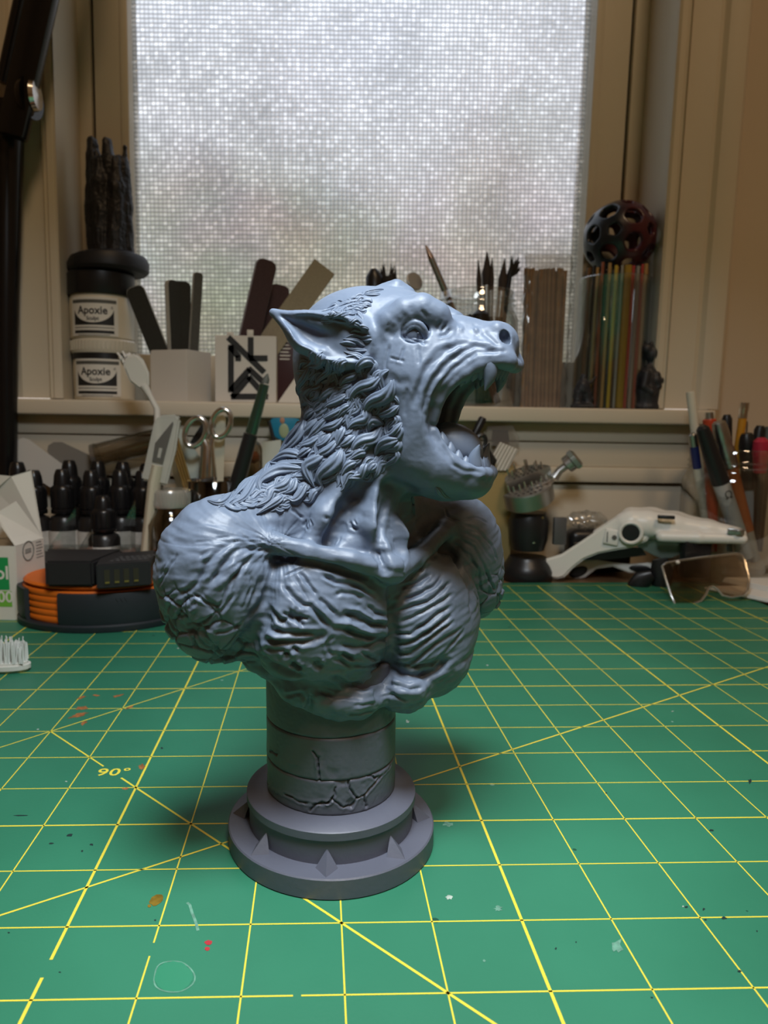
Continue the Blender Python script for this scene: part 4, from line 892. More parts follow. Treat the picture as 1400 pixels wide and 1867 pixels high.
# ------------------------------------------------------------------ things on the window sill
def sc(y): return 1318/(y+236.7)                 # pixels per millimetre at depth y
def shelf(px, y): return h2w((hx(px, y, 735), y, 0.0))
def zs(px, py, y): return float(H(px, py, y)[2])
def Wp(px, py, y): return Vector(ony(px, py, y))
def pw(mb, name, mt, t, smooth=35, label=None, loc=None, sub=0):
    """part whose vertices are in world millimetres"""
    l = Vector(loc) if loc is not None else Vector(t.location)/MM
    mb.v = [(x-l.x, y-l.y, z-l.z) for x, y, z in mb.v]
    o = mb.build(name, mt, t, smooth, None, sub)
    if label: o['label'] = label
    return o
def sub(mb, name, mt, p, t, smooth=35):
    return pw(mb, name, mt, p, smooth, loc=Vector(t.location)/MM)
def new_field(lo, hi, vx):
    global GLO, GHI, GN, GD, VX
    VX = vx; GLO = np.array(lo, float); GHI = np.array(hi, float); GN = np.ceil((GHI-GLO)/VX).astype(int); GD = np.full(GN, 12., np.float32)
def field_mesh(name, mt, parent, disp=None):
    g = openvdb.FloatGrid(12.0); g.copyFromArray(GD); v, t_, q = g.convertToPolygons(isovalue=0.0, adaptivity=0.0)
    v = np.asarray(v, float)*VX+GLO; q = np.asarray(q, np.int64)[:, ::-1]; n = normals(v, q)
    if disp is not None: v = v+n*disp(v)[:, None]
    return raw_mesh(name, v, q, mt, parent, np.zeros(3))

M_BLK = mat('black plastic', (.012, .012, .013), .35); M_MBLK = mat('matte black resin', (.010, .011, .014), .5)
M_CREAM = mat('cream plastic', (.62, .55, .42), .4); M_WHT = mat('white plastic', (.66, .64, .58), .45); M_WPL = mat('white print', (.60, .57, .52), .5)
M_INK = mat('black ink', (.012, .012, .012), .6); M_PAPER = mat('white label', (.68, .66, .60), .55); M_INKG = mat('grey ink', (.09, .09, .08), .6)
M_CHR = mat('chrome', (.72, .70, .66), .18, metal=1); M_STEEL = mat('steel', (.45, .45, .44), .32, metal=1); M_BRASS = mat('brass', (.75, .56, .25), .28, metal=1)
M_GLASS = clear('clear glass', (.93, .95, .94), .16, .04); M_GLASSD = clear('smoked glass', (.55, .52, .46), .2, .08, face=.06); M_FILM = clear('clear film', (.90, .90, .88), .25, .12, haze=.08, face=.06)
M_ACR = clear('acrylic', (.82, .84, .84), .25, .06, face=.06)

def wrap(mb, R, yc=0.0):
    """bend flat artwork (x across, z up, y = outward lift) round the front of a jar of radius R"""
    def f(p): a = p.x/R; r = R+p.y; return Vector((r*math.sin(a), -r*math.cos(a), p.z))
    return mb.map(f)
def strip(mb, x0, x1, z0f, z1f, lift, mi=0, n=18):
    for k in range(n):
        a = x0+(x1-x0)*k/n; b = x0+(x1-x0)*(k+1)/n
        mb.add([(a, lift, z0f(a)), (b, lift, z0f(b)), (b, lift, z1f(b)), (a, lift, z1f(a))], [(0, 1, 2, 3)], mi)
C_ = lambda v: (lambda x: v)
def compound_jar(px, y, R, h, lid_h, z0, lid_mat, band, label, texture=False):
    t = thing('putty_jar', label, 'jar', h2w((hx(px, y, 700), y, z0)), 0, 'putty jars', True)
    b = MB(); b.lathe([(0, .1), (R-2.5, .1), (R-1.2, 1.5), (R-1.4, h*.12), (R-.8, h*.5), (R-1, h-4), (R-2, h-2), (R-2, h), (0, h)], seg=48); b.build('jar_body', M_CREAM, t)
    b = MB(); n = 60
    prof = [(0, h-1), (R, h-1), (R+.6, h), (R+.6, h+lid_h-2), (R-1, h+lid_h), (0, h+lid_h)]; b.lathe(prof, seg=64)
    ld = b.build('lid', lid_mat, t)
    if texture:
        b = MB()
        for k in range(48):
            a = 2*math.pi*k/48; b.box(((R+.7)*math.cos(a), (R+.7)*math.sin(a), h+lid_h*.5), (.9, 1.6, lid_h-3), Matrix.Rotation(a, 3, 'Z'))
        b.build('grip_rib', lid_mat, ld)['kind'] = 'stuff'
    if band:
        b = MB(); b.lathe([(R-.6, h-6.5), (R-.3, h-6.4), (R-.3, h-1.2), (R-.6, h-1.1)], seg=48, cap=False); b.build('black_band', M_BLK, t)
    zc = h*.47; b = MB()
    strip(b, -23, 23, C_(zc-17), C_(zc+17), -.55, 0)                                    # white paper
    strip(b, -21.5, 21.5, C_(zc+11.5), C_(zc+14.5), -.40, 3)
    strip(b, -19, 19, C_(zc-7.5), C_(zc+8), -.40, 1)
    el = lambda x: zc+9.5-15*math.sqrt(max(0, 1-(x/19.5)**2)); strip(b, -19.2, 19.2, lambda x: max(zc-7.5, el(x)), C_(zc+9.5), -.25, 0, 26)
    strip(b, -19, 19, C_(zc-10.2), C_(zc-9.4), -.40, 3); strip(b, -19, 19, C_(zc-14.8), C_(zc-12.2), -.40, 1); strip(b, -15, 15, C_(zc-16.4), C_(zc-15.9), -.40, 3)
    Rx = Matrix.Rotation(math.pi/2, 4, 'X')
    b.text('Apoxie', 9.6, Matrix.Translation((-.5, -.05, zc+5.0)) @ Rx, 1, sx=.98, bold=.2)
    b.text('®', 3.0, Matrix.Translation((17.2, -.05, zc+7.5)) @ Rx, 1)
    b.text('Sculpt', 4.6, Matrix.Translation((0, -.05, zc-2.0)) @ Rx, 1, bold=.1)
    wrap(b, R); b.build('paper_label', [M_PAPER, M_INK, M_WHT, M_INKG], t, 0)
    return t
yj = 455
zA, zB, zC_, zD = zs(190, 645, yj), zs(190, 622, yj), zs(190, 541, yj), zs(190, 500, yj)
M_LIDW = mat('white lid', (.60, .56, .46), .4)
compound_jar(191, yj, 28.5, zA, zB-zA, 0, M_LIDW, True, 'lower white putty jar with ribbed white lid standing on the window sill', True)
compound_jar(189, yj, 29.5, zC_-zB, zD-zC_, zB, M_BLK, False, 'upper putty jar with black lid stacked on the white-lidded jar')
# black sculpture on top of the jars
t = thing('pillar_sculpture', 'matte black sculpted pillar of merged fingers on a round base above the putty jars', 'sculpture', h2w((hx(197, yj, 500), yj, zD)), 0, None, True)
MB().lathe([(0, 0), (33, .2), (36, 3), (36.5, 9), (34, 14), (27, 17), (0, 18)], seg=48).map(lambda p: Vector((p.x*(1+.03*math.sin(3*math.atan2(p.y, p.x))), p.y, p.z+(.05*p.x if p.z > 8 else 0)))).build('base', M_MBLK, t)
new_field((-32, -24, 2), (34, 24, 165), .8)
P3 = lambda px, py, y=0: np.array([(px-197)/sc(yj), y, zs(197, py, yj)-zD])
cone([P3(205, 495), P3(204, 400), P3(200, 330)], (19, 17, 12), 4, kin=4)
for a in ([P3(182, 480, -5), P3(178, 380, -6), P3(179, 290, -4), P3(176, 262, -3)], [P3(206, 470, -6), P3(207, 370, -8), P3(206, 300, -7), P3(203, 264, -5)], [P3(228, 480, -3), P3(229, 380, -4), P3(227, 300, -3)], [P3(195, 460, -12), P3(192, 340, -11), P3(188, 305, -8)], [P3(216, 470, -12), P3(220, 350, -10), P3(218, 300, -6)]):
    cone(a, [8.5, 7.5, 6.2, 4.6][:len(a)], 2.0, kin=2)
cone([P3(231, 320, -3), P3(232, 285, -3), P3(232, 276, -3)], (4.5, 2.0, 1.6), 1.5, kin=1); ell(P3(232, 271, -3), (2, 2, 2.6), .5)
cone([P3(172, 470), P3(171, 380), P3(173, 300)], (4, 3, 2), 2)
field_mesh('pillar', M_MBLK, t, lambda v: n3(v*np.array([.25, .25, .07]), 3)*1.6+n3(v*.4, 4)*.6)

def stick(name, label, cat, top, bot, w, th, yb, yt, mt, edge=None, group=None, tz=0.0, rnd_top=True, parent=None):
    """a flat stick from its foot (pixel bot at depth yb) to its tip (pixel top at depth yt)"""
    a = Wp(bot[0], bot[1], yb); b2 = Wp(top[0], top[1], yt); d = b2-a; L_ = d.length; d.normalize()
    t = thing(name, label, cat, a, 0, group)
    X = Vector((1, 0, 0)); X = Matrix.Rotation(tz, 3, 'Z') @ X; X = (X-d*X.dot(d)).normalized(); Y = d.cross(X) 
    M = Matrix((X, d, X.cross(d))).transposed().to_4x4()
    r = w*.28 if rnd_top else .6
    poly = [(-w/2, 0), (w/2, 0), (w/2, L_-r), (w/2-r*.3, L_-r*.3), (w/2-r, L_), (-w/2+r, L_), (-w/2+r*.3, L_-r*.3), (-w/2, L_-r)]
    core = MB().prism(poly, th, M @ Matrix.Translation((0, 0, -th/2)), bev=.25)
    core.build('core', edge or mt, t)
    if edge:
        for s_ in (-1, 1):
            pl = [(x*.97, y_ if y_ < 1 else y_-.4) for x, y_ in poly]
            MB().prism(pl, .35, M @ Matrix.Translation((0, 0, s_*(th/2+.18)-.175))).build('abrasive_face', mt, t)
    return t
M_FILED = mat('dark abrasive', (.028, .028, .022), .85, noise=.3, nscale=900); M_FILEG = mat('grey abrasive', (.085, .085, .075), .85, noise=.3, nscale=900); M_FOAM = mat('pale foam core', (.42, .42, .38), .8)
M_MAR = mat('maroon abrasive', (.055, .028, .03), .8, noise=.3, nscale=900); M_BEI = mat('beige abrasive', (.30, .26, .18), .8, noise=.15, nscale=700); M_GRYE = mat('grey core', (.25, .23, .23), .7)

def open_box(t, w, d, h, wall, mt, name='box_body'):
    b = MB(); o = [(-w/2, -d/2), (w/2, -d/2), (w/2, d/2), (-w/2, d/2)]; i = [(-w/2+wall, -d/2+wall), (w/2-wall, -d/2+wall), (w/2-wall, d/2-wall), (-w/2+wall, d/2-wall)]
    vs = [(x, y, 0) for x, y in o]+[(x, y, h) for x, y in o]+[(x, y, h) for x, y in i]+[(x, y, wall) for x, y in i]
    fs = [(3, 2, 1, 0)]+[(k, (k+1) % 4, 4+(k+1) % 4, 4+k) for k in range(4)]+[(4+k, 4+(k+1) % 4, 8+(k+1) % 4, 8+k) for k in range(4)]+[(8+k, 8+(k+1) % 4, 12+(k+1) % 4, 12+k) for k in range(4)]+[(12, 13, 14, 15)]
    b.add(vs, fs); bb = bmesh.new(); me = bpy.data.meshes.new('t'); me.from_pydata(b.v, [], b.f); bb.from_mesh(me); bmesh.ops.recalc_face_normals(bb, faces=list(bb.faces))
    bmesh.ops.bevel(bb, geom=list(bb.edges), offset=.5, segments=2, affect='EDGES'); r = MB().bm(bb); bpy.data.meshes.remove(me); return r.build(name, mt, t)
yh = 452
t = thing('file_holder', 'plain white square holder full of nail files on the sill', 'holder', shelf(331, yh), -.42, None, True)
open_box(t, 40, 40, zs(330, 641, yh), 1.6, M_WPL)
stick('nail_file', 'near-black nail file leaning far out to the side of the white holder', 'nail file', (244, 523), (322, 720), 17, 4, yh-6, yh-12, M_FILED, M_FOAM, 'nail files')
stick('nail_file', 'upright nail file with pale foam edge in the white holder', 'nail file', (313, 511), (322, 715), 13, 5, yh-8, yh-8, M_FILED, M_FOAM, 'nail files', .9)
stick('nail_file', 'dark file right behind the pale-edged upright one', 'nail file', (331, 513), (330, 715), 17, 4, yh+4, yh+4, M_FILED, M_FILEG, 'nail files', .2)
stick('nail_file', 'slim grey nail file tilted toward the logo box', 'nail file', (361, 497), (348, 715), 9, 3, yh+2, yh+2, M_FILEG, M_FOAM, 'nail files', .6)
# white box with the black angular emblem
yl = 448; lp = shelf(452, yl)
t = thing('emblem_box', 'white printed box with a black angular emblem, holding sanding sticks', 'box', lp, 0, None, True)
hb = zs(452, 612, yl-22); wb_ = 109/sc(yl-22); open_box(t, wb_, 44, hb, 2, M_WPL)
cut4 = lambda u, v: (400+u/3.889, 400+v/3.889)
def bar2(mb, p, q, w, y, lift):
    a = H(*cut4(*p), y); c = H(*cut4(*q), y); x0 = hx(452, yl, 735)
    A = Vector((a[0]-x0, 0, a[2])); C = Vector((c[0]-x0, 0, c[2])); d = (C-A).normalized(); n = Vector((-d.z, 0, d.x))*w/2; A -= d*w*.0; C += d*w*.0; yy = y-yl-lift
    mb.add([(v.x, yy, v.z) for v in (A+n, A-n, C-n, C+n)]+[(v.x, yy+.9, v.z) for v in (A+n, A-n, C-n, C+n)], [(0, 1, 2, 3), (0, 4, 5, 1), (1, 5, 6, 2), (2, 6, 7, 3), (3, 7, 4, 0)])
b = MB()
for p, q in [((62, 835), (318, 1085)), ((222, 835), (222, 985)), ((210, 985), (342, 985)), ((82, 890), (82, 1225)), ((72, 900), (138, 975)), ((133, 965), (133, 1005)), ((78, 1215), (215, 1060)), ((205, 1055), (318, 1160)), ((90, 1262), (215, 1115)), ((205, 1115), (335, 1262)), ((82, 1256), (345, 1256))]:
    bar2(b, p, q, 5.2, yl-22, .5)
b.build('emblem', M_INK, t, 0)
# raised ends of the emblem standing above the rim
b = MB(); x0 = hx(452, yl, 735)
for (u0, u1, v) in ((50, 100, 805), (195, 240, 790)):
    a = H(*cut4(u0, v), yl-22); c = H(*cut4(u1, 840), yl-22); b.box(((a[0]+c[0])/2-x0, -20.6, (a[2]+hb)/2), (c[0]-a[0], 2.6, max(2, a[2]-hb+2)), bev=.3)
b.build('emblem_tab', M_WPL, t)
stick('sanding_stick', 'maroon sanding stick with pale edge leaning out of the emblem box', 'sanding stick', (487, 474), (437, 690), 19, 5, yl-8, yl-10, M_MAR, M_GRYE, 'sanding sticks', .35)
stick('sanding_stick', 'second maroon sanding stick, shorter, behind the beige one', 'sanding stick', (512, 520), (470, 700), 19, 4, yl+8, yl+12, M_MAR, None, 'sanding sticks')
stick('sanding_stick', 'broad beige sanding stick sloping over the box toward the werewolf', 'sanding stick', (592, 486), (440, 700), 23, 2, yl, yl-2, M_BEI, None, 'sanding sticks', 0, False)
# dark packet beside it
yp = 458
t = thing('packet', 'maroon card packet with white corner and fine print beside the emblem box', 'packet', shelf(550, yp), 0, None, True)
hp_ = zs(540, 604, yp-9); w_ = 86/sc(yp); MB().box((0, 0, hp_/2), (w_, 18, hp_), bev=.6).build('card', mat('maroon card', (.045, .016, .018), .4), t)
b = MB(); b.add([(-w_/2+.4, -9.25, 1), (w_/2-.4, -9.25, 1), (w_/2-.4, -9.25, hp_*.62), (w_*.05, -9.25, hp_*.55)], [(0, 1, 2, 3)])
for k in range(6): b.add([(-w_/2+2, -9.25, hp_-9-k*3.2), (-w_/2+2+rnd.uniform(7, 13), -9.25, hp_-9-k*3.2), (-w_/2+2+9, -9.25, hp_-10-k*3.2), (-w_/2+2, -9.25, hp_-10-k*3.2)], [(0, 1, 2, 3)])
b.build('white_print', M_PAPER, t, 0)

def tube_thing(name, label, cat, path, rads, mats_splits, group=None, seg=14):
    """a round tool: path of world points; mats_splits = [(part name, material, first index, last index)]"""
    t = thing(name, label, cat, path[0], 0, group)
    for nm, mt, i, j in mats_splits: pw(MB().tube(path[i:j+1], rads[i:j+1], seg), nm, mt, t)
    return t
def lerp_path(a, b, fr): return [a+(b-a)*f for f in fr]
# black cup of tools behind the werewolf's head
yk = 460
t = thing('tool_cup', 'black cup of tools hidden behind the werewolf head', 'cup', shelf(708, yk), 0, None, True)
MB().lathe([(0, .2), (26, .2), (27, 2), (29, 92), (27, 92), (25.5, 4), (0, 4)], seg=40).build('cup_body', M_BLK, t)
M_BRIS = mat('dark bristle', (.02, .016, .014), .8); M_RED = mat('red plastic', (.42, .03, .02), .35)
tube_thing('modelling_tool', 'fat black round-ended tool rising behind the werewolf ear', 'tool', lerp_path(Wp(694, 700, yk), Wp(681, 490, yk-4), (0, .5, .8, .93, 1)), (4, 5, 8.5, 8, 3), [('handle', M_BLK, 0, 4)])
t2 = tube_thing('stipple_brush', 'ragged black bristle brush just behind the head crest', 'brush', lerp_path(Wp(712, 700, yk), Wp(708, 505, yk), (0, .6, .8, .9, 1)), (3, 4, 5, 8.5, 7.5), [('handle', M_BLK, 0, 2), ('bristle_head', M_BRIS, 2, 4)])
b = MB()
for k in range(40):
    q = Wp(708+rnd.uniform(-13, 13), 515, yk)+Vector((0, rnd.uniform(-6, 6), 0)); b.tube([q, q+Vector((rnd.uniform(-3, 3), 0, rnd.uniform(6, 17)))], (1.5, .2), 5)
pw(b, 'bristle_tuft', M_BRIS, t2)
tube_thing('red_stick', 'thin red stick between the two black tools behind the head', 'stick', lerp_path(Wp(696, 700, yk+10), Wp(694, 517, yk+8), (0, .9, 1)), (2, 2, 1.5), [('shaft', M_RED, 0, 2)])
t = thing('inspection_mirror', 'round silver inspection mirror on a black stem behind the forehead', 'mirror', Wp(745, 700, yk), 0)
pw(MB().tube([Wp(745, 700, yk), Wp(752, 530, yk)], (2, 1.5), 10), 'stem', M_BLK, t)
b = MB(); b.lathe([(0, 0), (8.5, 0), (9, .8), (9, 2), (8.2, 2.6), (0, 2.6)], Wp(754, 514, yk), 32, Matrix.Rotation(1.25, 3, 'X') @ Matrix.Rotation(.5, 3, 'Y')); pw(b, 'mirror_head', mat('satin silver', (.42, .41, .38), .4, metal=.5), t)
tube_thing('oval_brush', 'black oval brush head lying across between mirror and glass jar', 'brush', lerp_path(Wp(738, 720, yk-4), Wp(778, 545, yk-6), (0, .7, .8, .92, 1)), (2, 3, 12, 13, 5), [('handle', M_BLK, 0, 1), ('bristle_head', M_BRIS, 1, 4)])
# glass jar with brushes
yg = 452
def mason(name, label, cat, loc, R, rim, h, neck, mt, house, rz=0):
    t = thing(name, label, cat, loc, rz, None, house)
    b = MB(); b.lathe([(0, .3), (R-3, .3), (R, 4), (R, h-neck-8), (rim+1, h-neck), (rim, h-neck+2), (rim, h-neck+4), (rim+1.4, h-neck+5), (rim, h-neck+6.5), (rim, h-neck+8.5), (rim+1.4, h-neck+9.6), (rim, h-neck+11), (rim, h-1.5), (rim-1, h), (rim-2.2, h-1), (rim-2.2, h-neck+1), (R-2.4, h-neck-9), (R-2.4, 6), (0, 5)], seg=56)
    b.build('glass_body', mt, t, 50); return t
mason('brush_jar', 'clear screw-neck glass jar of brushes on the sill behind the open mouth', 'jar', shelf(861, yg), 39, 34.5, zs(861, 533, yg), 18, M_GLASS, True)
M_COP = mat('copper metal', (.42, .27, .18), .25, metal=1); M_SIL = mat('ferrule silver', (.5, .49, .46), .3, metal=1); M_HAIR = mat('brush hair', (.035, .025, .02), .8)
a_, b_ = Wp(898, 735, yg+4), Wp(776, 447, yg-12)
tube_thing('metal_pen', 'copper and silver metal pen leaning out of the glass jar', 'pen', lerp_path(a_, b_, (0, .60, .72, .74, .92, .97, 1)), (2.6, 2.8, 3, 3.2, 3.0, 1.8, .5), [('grip', M_COP, 0, 2), ('barrel', M_STEEL, 2, 4), ('nib', M_COP, 4, 6)])
for k, (x0, x1, y1, lb) in enumerate([(880, 872, 474, 'slim pale-ferrule brush, first from the copper pen'), (884, 888, 459, 'tallest brush with broad dark bristles in the glass jar'), (890, 897, 470, 'thin brush directly beside the tallest brush'), (894, 920, 472, 'flat grey brush leaning toward the dowel bag')]):
    r0 = (2.2, 4.2, 2.2, 3.6)[k]; yy = yg+(-6, 4, 0, -4)[k]
    tube_thing('paint_brush', lb, 'brush', lerp_path(Wp(x0, 735, yy), Wp(x1, y1, yy), (0, .4, .56, .6, .78, .86, 1)), (2, 5 if k == 1 else 3.4, 3.4, r0, r0, r0*1.15, .4), [('handle', M_BLK, 0, 3), ('ferrule', M_SIL, 3, 4), ('bristle_head', M_HAIR, 4, 6)], 'brushes in the glass jar')
t = tube_thing('fan_brush', 'black splayed brush with ragged tip leaning toward the dowels', 'brush', lerp_path(Wp(896, 735, yg+8), Wp(930, 495, yg+2), (0, .5, .8, 1)), (2, 3, 2.5, 2.5), [('handle', M_BLK, 0, 2), ('ferrule', M_BLK, 2, 3)])
b = MB()
for k in range(26):
    q0 = Wp(926+rnd.uniform(-4, 4), 505, yg+2); q1 = Wp(940+rnd.uniform(-9, 9), 472+rnd.uniform(-6, 20), yg+rnd.uniform(-3, 6)); b.tube([q0, (q0+q1)/2+Vector((1.5, 0, 0)), q1], (1.3, 1.2, .25), 5)
pw(b, 'bristle_tuft', M_BRIS, t)
tube_thing('modelling_tool', 'thick black handle standing low inside the glass jar', 'tool', lerp_path(Wp(872, 735, yg-10), Wp(876, 566, yg-12), (0, .3, .5, .96, 1)), (3, 3.5, 7, 7.5, 4), [('handle', M_BLK, 0, 4)])
tube_thing('modelling_tool', 'second dark handle crossing the jar floor', 'tool', lerp_path(Wp(908, 735, yg-8), Wp(850, 575, yg-14), (0, .3, .5, .96, 1)), (3, 3.5, 4, 6, 4), [('handle', M_BLK, 0, 4)])
# bag of dowels
yd = 448
M_DOW = mat('dowel wood', (.30, .19, .105), .6, noise=.25, nscale=120); M_DOW2 = mat('dowel wood dark', (.25, .15, .08), .6, noise=.25, nscale=120)
x0 = hx(950, yd, 700); x1 = hx(1023, yd, 700); dh = zs(985, 491, yd); dr = (x1-x0)/20
proto = None
NTH = 'first second third fourth fifth sixth seventh eighth ninth tenth eleventh twelfth thirteenth fourteenth fifteenth sixteenth seventeenth eighteenth nineteenth twentieth twenty-first twenty-second'.split()
for row in range(2):
    for k in range(10 if row != 1 else 9):
        loc = h2w((x0+dr+2*dr*k+(dr if row == 1 else 0), yd+row*3.4, .2)); lab = NTH[k]+' dowel from the glass brush jar, '+('front' if row == 0 else 'back')+' row inside the clear bag'
        if proto is None:
            proto = thing('wooden_dowel', lab, 'dowel', loc, 0, 'dowels in the clear bag', True); MB().tube([(0, 0, 0), (0, 0, dh)], dr*.97, 10).build('rod', M_DOW, proto)
        else:
            q_ = copy_thing(proto, loc, rnd.uniform(0, 6), lab, True); q_.scale = (1, 1, rnd.uniform(.985, 1.01))
            if k % 2: q_.children[0].material_slots[0].link = 'OBJECT'; q_.children[0].material_slots[0].material = M_DOW2
t = thing('dowel_bag', 'clear crinkled plastic bag round the bundle of wooden dowels', 'bag', shelf(987, yd+3), 0, None, True)
b = MB(); nn = 26; L_ = []
wd = (x1-x0)/2+3; tops = zs(985, 463, yd)
for j in range(nn):
    f = j/(nn-1); z = .3+f*tops; 
    for k in range(28):
        a = 2*math.pi*k/28; e = .9+.14*math.sin(5*a+j)+.10*math.sin(9*a-2*j); flat = 7.5*(1-.75*max(0, f-.84)/.16)
        sx_ = 1+.05*math.sin(j*1.7+a*3)
        L_.append((math.copysign(abs(math.cos(a))**.5, math.cos(a))*wd*sx_, math.copysign(abs(math.sin(a))**.6, math.sin(a))*flat*e, z+(1.5*math.sin(4*a) if f > .9 else 0)))
b.add(L_, [(j*28+k, j*28+(k+1) % 28, (j+1)*28+(k+1) % 28, (j+1)*28+k) for j in range(nn-1) for k in range(28)]); b.build('film', M_FILM, t, 60)
# tube of coloured rods
yt_ = 450; tc_ = shelf(1106, yt_); Rt = 61/sc(yt_)
cols = {'black': (.012, .011, .012), 'brown': (.16, .085, .04), 'tan': (.40, .25, .10), 'ochre yellow': (.50, .36, .05), 'gold': (.34, .22, .03), 'red': (.40, .05, .05), 'grey': (.30, .31, .30), 'pale grey': (.45, .46, .44), 'rust': (.28, .09, .05), 'dark grey': (.06, .06, .06), 'green': (.12, .13, .05)}
cm_ = {k: mat(k+' rod', v, .35) for k, v in cols.items()}
seq = ['brown', 'black', 'tan', 'rust', 'black', 'tan', 'green', 'ochre yellow', 'tan', 'grey', 'brown', 'gold', 'gold', 'red', 'pale grey', 'grey', 'pale grey', 'red', 'rust', 'tan', 'dark grey', 'brown']
spots = []
for k, c in enumerate(seq):
    f = (k+.5)/len(seq)*2-1; x = f*(Rt-4); y = -math.sqrt(max(0, (Rt-4)**2-x*x))*(.92 if k % 2 else .72); spots.append((c, x, y))
top_t = zs(1106, 492, yt_)
for k, (c, x, y) in enumerate(spots):
    wide = c == 'gold'; l = h2w((hx(1106, yt_, 735)+x, yt_+y, .6))
    t = thing('craft_rod', c+' craft rod, '+NTH[k]+' from the dowel bag in the clear tube', 'rod', l, 0, 'craft rods in the clear tube', True)
    MB().tube([(0, 0, 0), (0, 0, top_t-1.5 if math.hypot(x, y) < 26 else top_t+rnd.uniform(-1.5, 3))], 3.4 if wide else rnd.uniform(1.2, 2.0), 10).build('rod', cm_[c], t)
t = thing('rod_tube', 'clear plastic tube holding upright coloured craft rods on the sill', 'tube', tc_, 0, None, True)
th_ = zs(1106, 512, yt_); MB().lathe([(0, .1), (Rt, .1), (Rt, th_), (Rt+.8, th_+.8), (Rt, th_+1.6), (Rt-1, th_+1), (Rt-1, 1), (0, .5)], seg=48).build('tube_wall', M_GLASS, t, 60)
# openwork ball
Rb = 61.5/sc(yt_); cb = h2w((hx(1129, yt_, 434), yt_, zs(1129, 434, yt_)))
def ball_mat():
    mt = bpy.data.materials.new('two tone silk plastic'); mt.use_nodes = True; nt = mt.node_tree; p = nt.nodes['Principled BSDF']; p.inputs['Roughness'].default_value = .28
    tc = nt.nodes.new('ShaderNodeTexCoord'); s_ = nt.nodes.new('ShaderNodeSeparateXYZ'); r = nt.nodes.new('ShaderNodeValToRGB'); mp = nt.nodes.new('ShaderNodeMapRange')
    mp.inputs['From Min'].default_value = -.03; mp.inputs['From Max'].default_value = .03
    nt.links.new(tc.outputs['Object'], s_.inputs[0]); nt.links.new(s_.outputs[0], mp.inputs[0]); nt.links.new(mp.outputs[0], r.inputs[0]); nt.links.new(r.outputs[0], p.inputs['Base Color'])
    r.color_ramp.elements[0].position = .30; r.color_ramp.elements[0].color = (.008, .014, .022, 1); r.color_ramp.elements[1].position = .5; r.color_ramp.elements[1].color = (.055, .006, .014, 1); return mt
bb = bmesh.new(); bmesh.ops.create_icosphere(bb, subdivisions=1, radius=1)
pent = [v.co.copy().normalized() for v in bb.verts]; eds = [(e.verts[0].co.copy(), e.verts[1].co.copy()) for e in bb.edges]; fcs = [[v.co.copy() for v in f.verts] for f in bb.faces]; bb.free()
pts = []
for a, c in eds: pts += [(a*2+c)/3, (a+c*2)/3]
hull = bmesh.new(); [hull.verts.new(p) for p in pts]; bmesh.ops.convex_hull(hull, input=list(hull.verts)); bmesh.ops.dissolve_limit(hull, angle_limit=.05, verts=list(hull.verts), edges=list(hull.edges))
bmesh.ops.inset_individual(hull, faces=list(hull.faces), thickness=.115, use_even_offset=True); big = [f for f in hull.faces if len(f.verts) > 4]; bmesh.ops.delete(hull, geom=big, context='FACES')
bmesh.ops.subdivide_edges(hull, edges=list(hull.edges), cuts=1, use_grid_fill=True)
for v in hull.verts: v.co = v.co.normalized()*(Rb-1.5)
t = thing('openwork_ball', 'dark blue and maroon openwork ball of pentagons and hexagons atop the rods', 'ball', cb)
o = MB().bm(hull, Matrix.Rotation(.5, 4, 'X') @ Matrix.Rotation(.35, 4, 'Z')).build('lattice', ball_mat(), t, 0)
o.data.polygons.foreach_set('use_smooth', [True]*len(o.data.polygons))
md = o.modifiers.new('solid', 'SOLIDIFY'); md.thickness = .0042; md.offset = 0; md = o.modifiers.new('sub', 'SUBSURF'); md.levels = 2; md.render_levels = 2
# figurines
M_FIG = mat('dark slate resin', (.022, .023, .028), .5)
yf = 432
t = thing('standing_figurine', 'dark grey figurine of a woman with a hair bun at the sill end', 'figurine', shelf(1180, yf), 0, None, True)
new_field((-18, -16, -1), (20, 16, 76), .5)
Q3 = lambda px, py, y=0: np.array([(px-1180)/sc(yf), y, zs(1180, py, yf)])
cone([Q3(1178, 742), Q3(1178, 715), Q3(1177, 690)], (10.5, 10.5, 9.5), 3, kin=3); ell(Q3(1178, 742), (11.5, 11, 4), 2); cone([Q3(1177, 690), Q3(1180, 678), Q3(1182, 664)], (9, 6, 3.2), 3, kin=3)
ell(Q3(1184, 646), (7, 6.4, 8.2), 2); ell(Q3(1190, 652, 0), (3.2, 3, 4), 1.5); cone([Q3(1191, 650), Q3(1195, 651)], (1.2, .7), .8); ell(Q3(1172, 636), (5, 5, 5), 2); cone([Q3(1170, 632), Q3(1166, 624)], (1.6, .6), 1); cone([Q3(1178, 632), Q3(1181, 626)], (3.5, 2), 1)
ell(Q3(1196, 694, -2), (4.4, 4.4, 4.6), 1.5); cone([Q3(1168, 682, -8), Q3(1164, 705, -9), Q3(1178, 716, -11)], (3.4, 3, 2.6), 1.5, kin=1); cone([Q3(1188, 684, -7), Q3(1192, 705, -8)], (3, 2.6), 1.5)
ell(Q3(1188, 694, -7), (4.2, 4, 4.4), 1.5)
field_mesh('figure', M_FIG, t, lambda v: n3(v*np.array([.3, .3, .1]), 8)*.5)
t = thing('crouched_figurine', 'tiny dark figurine with a raised spear in front of the rod tube', 'figurine', shelf(1062, yf-6), 0, None, True)
new_field((-15, -12, -1), (17, 12, 38), .5)
Q4 = lambda px, py, y=0: np.array([(px-1062)/sc(yf-6), y, zs(1062, py, yf-6)])
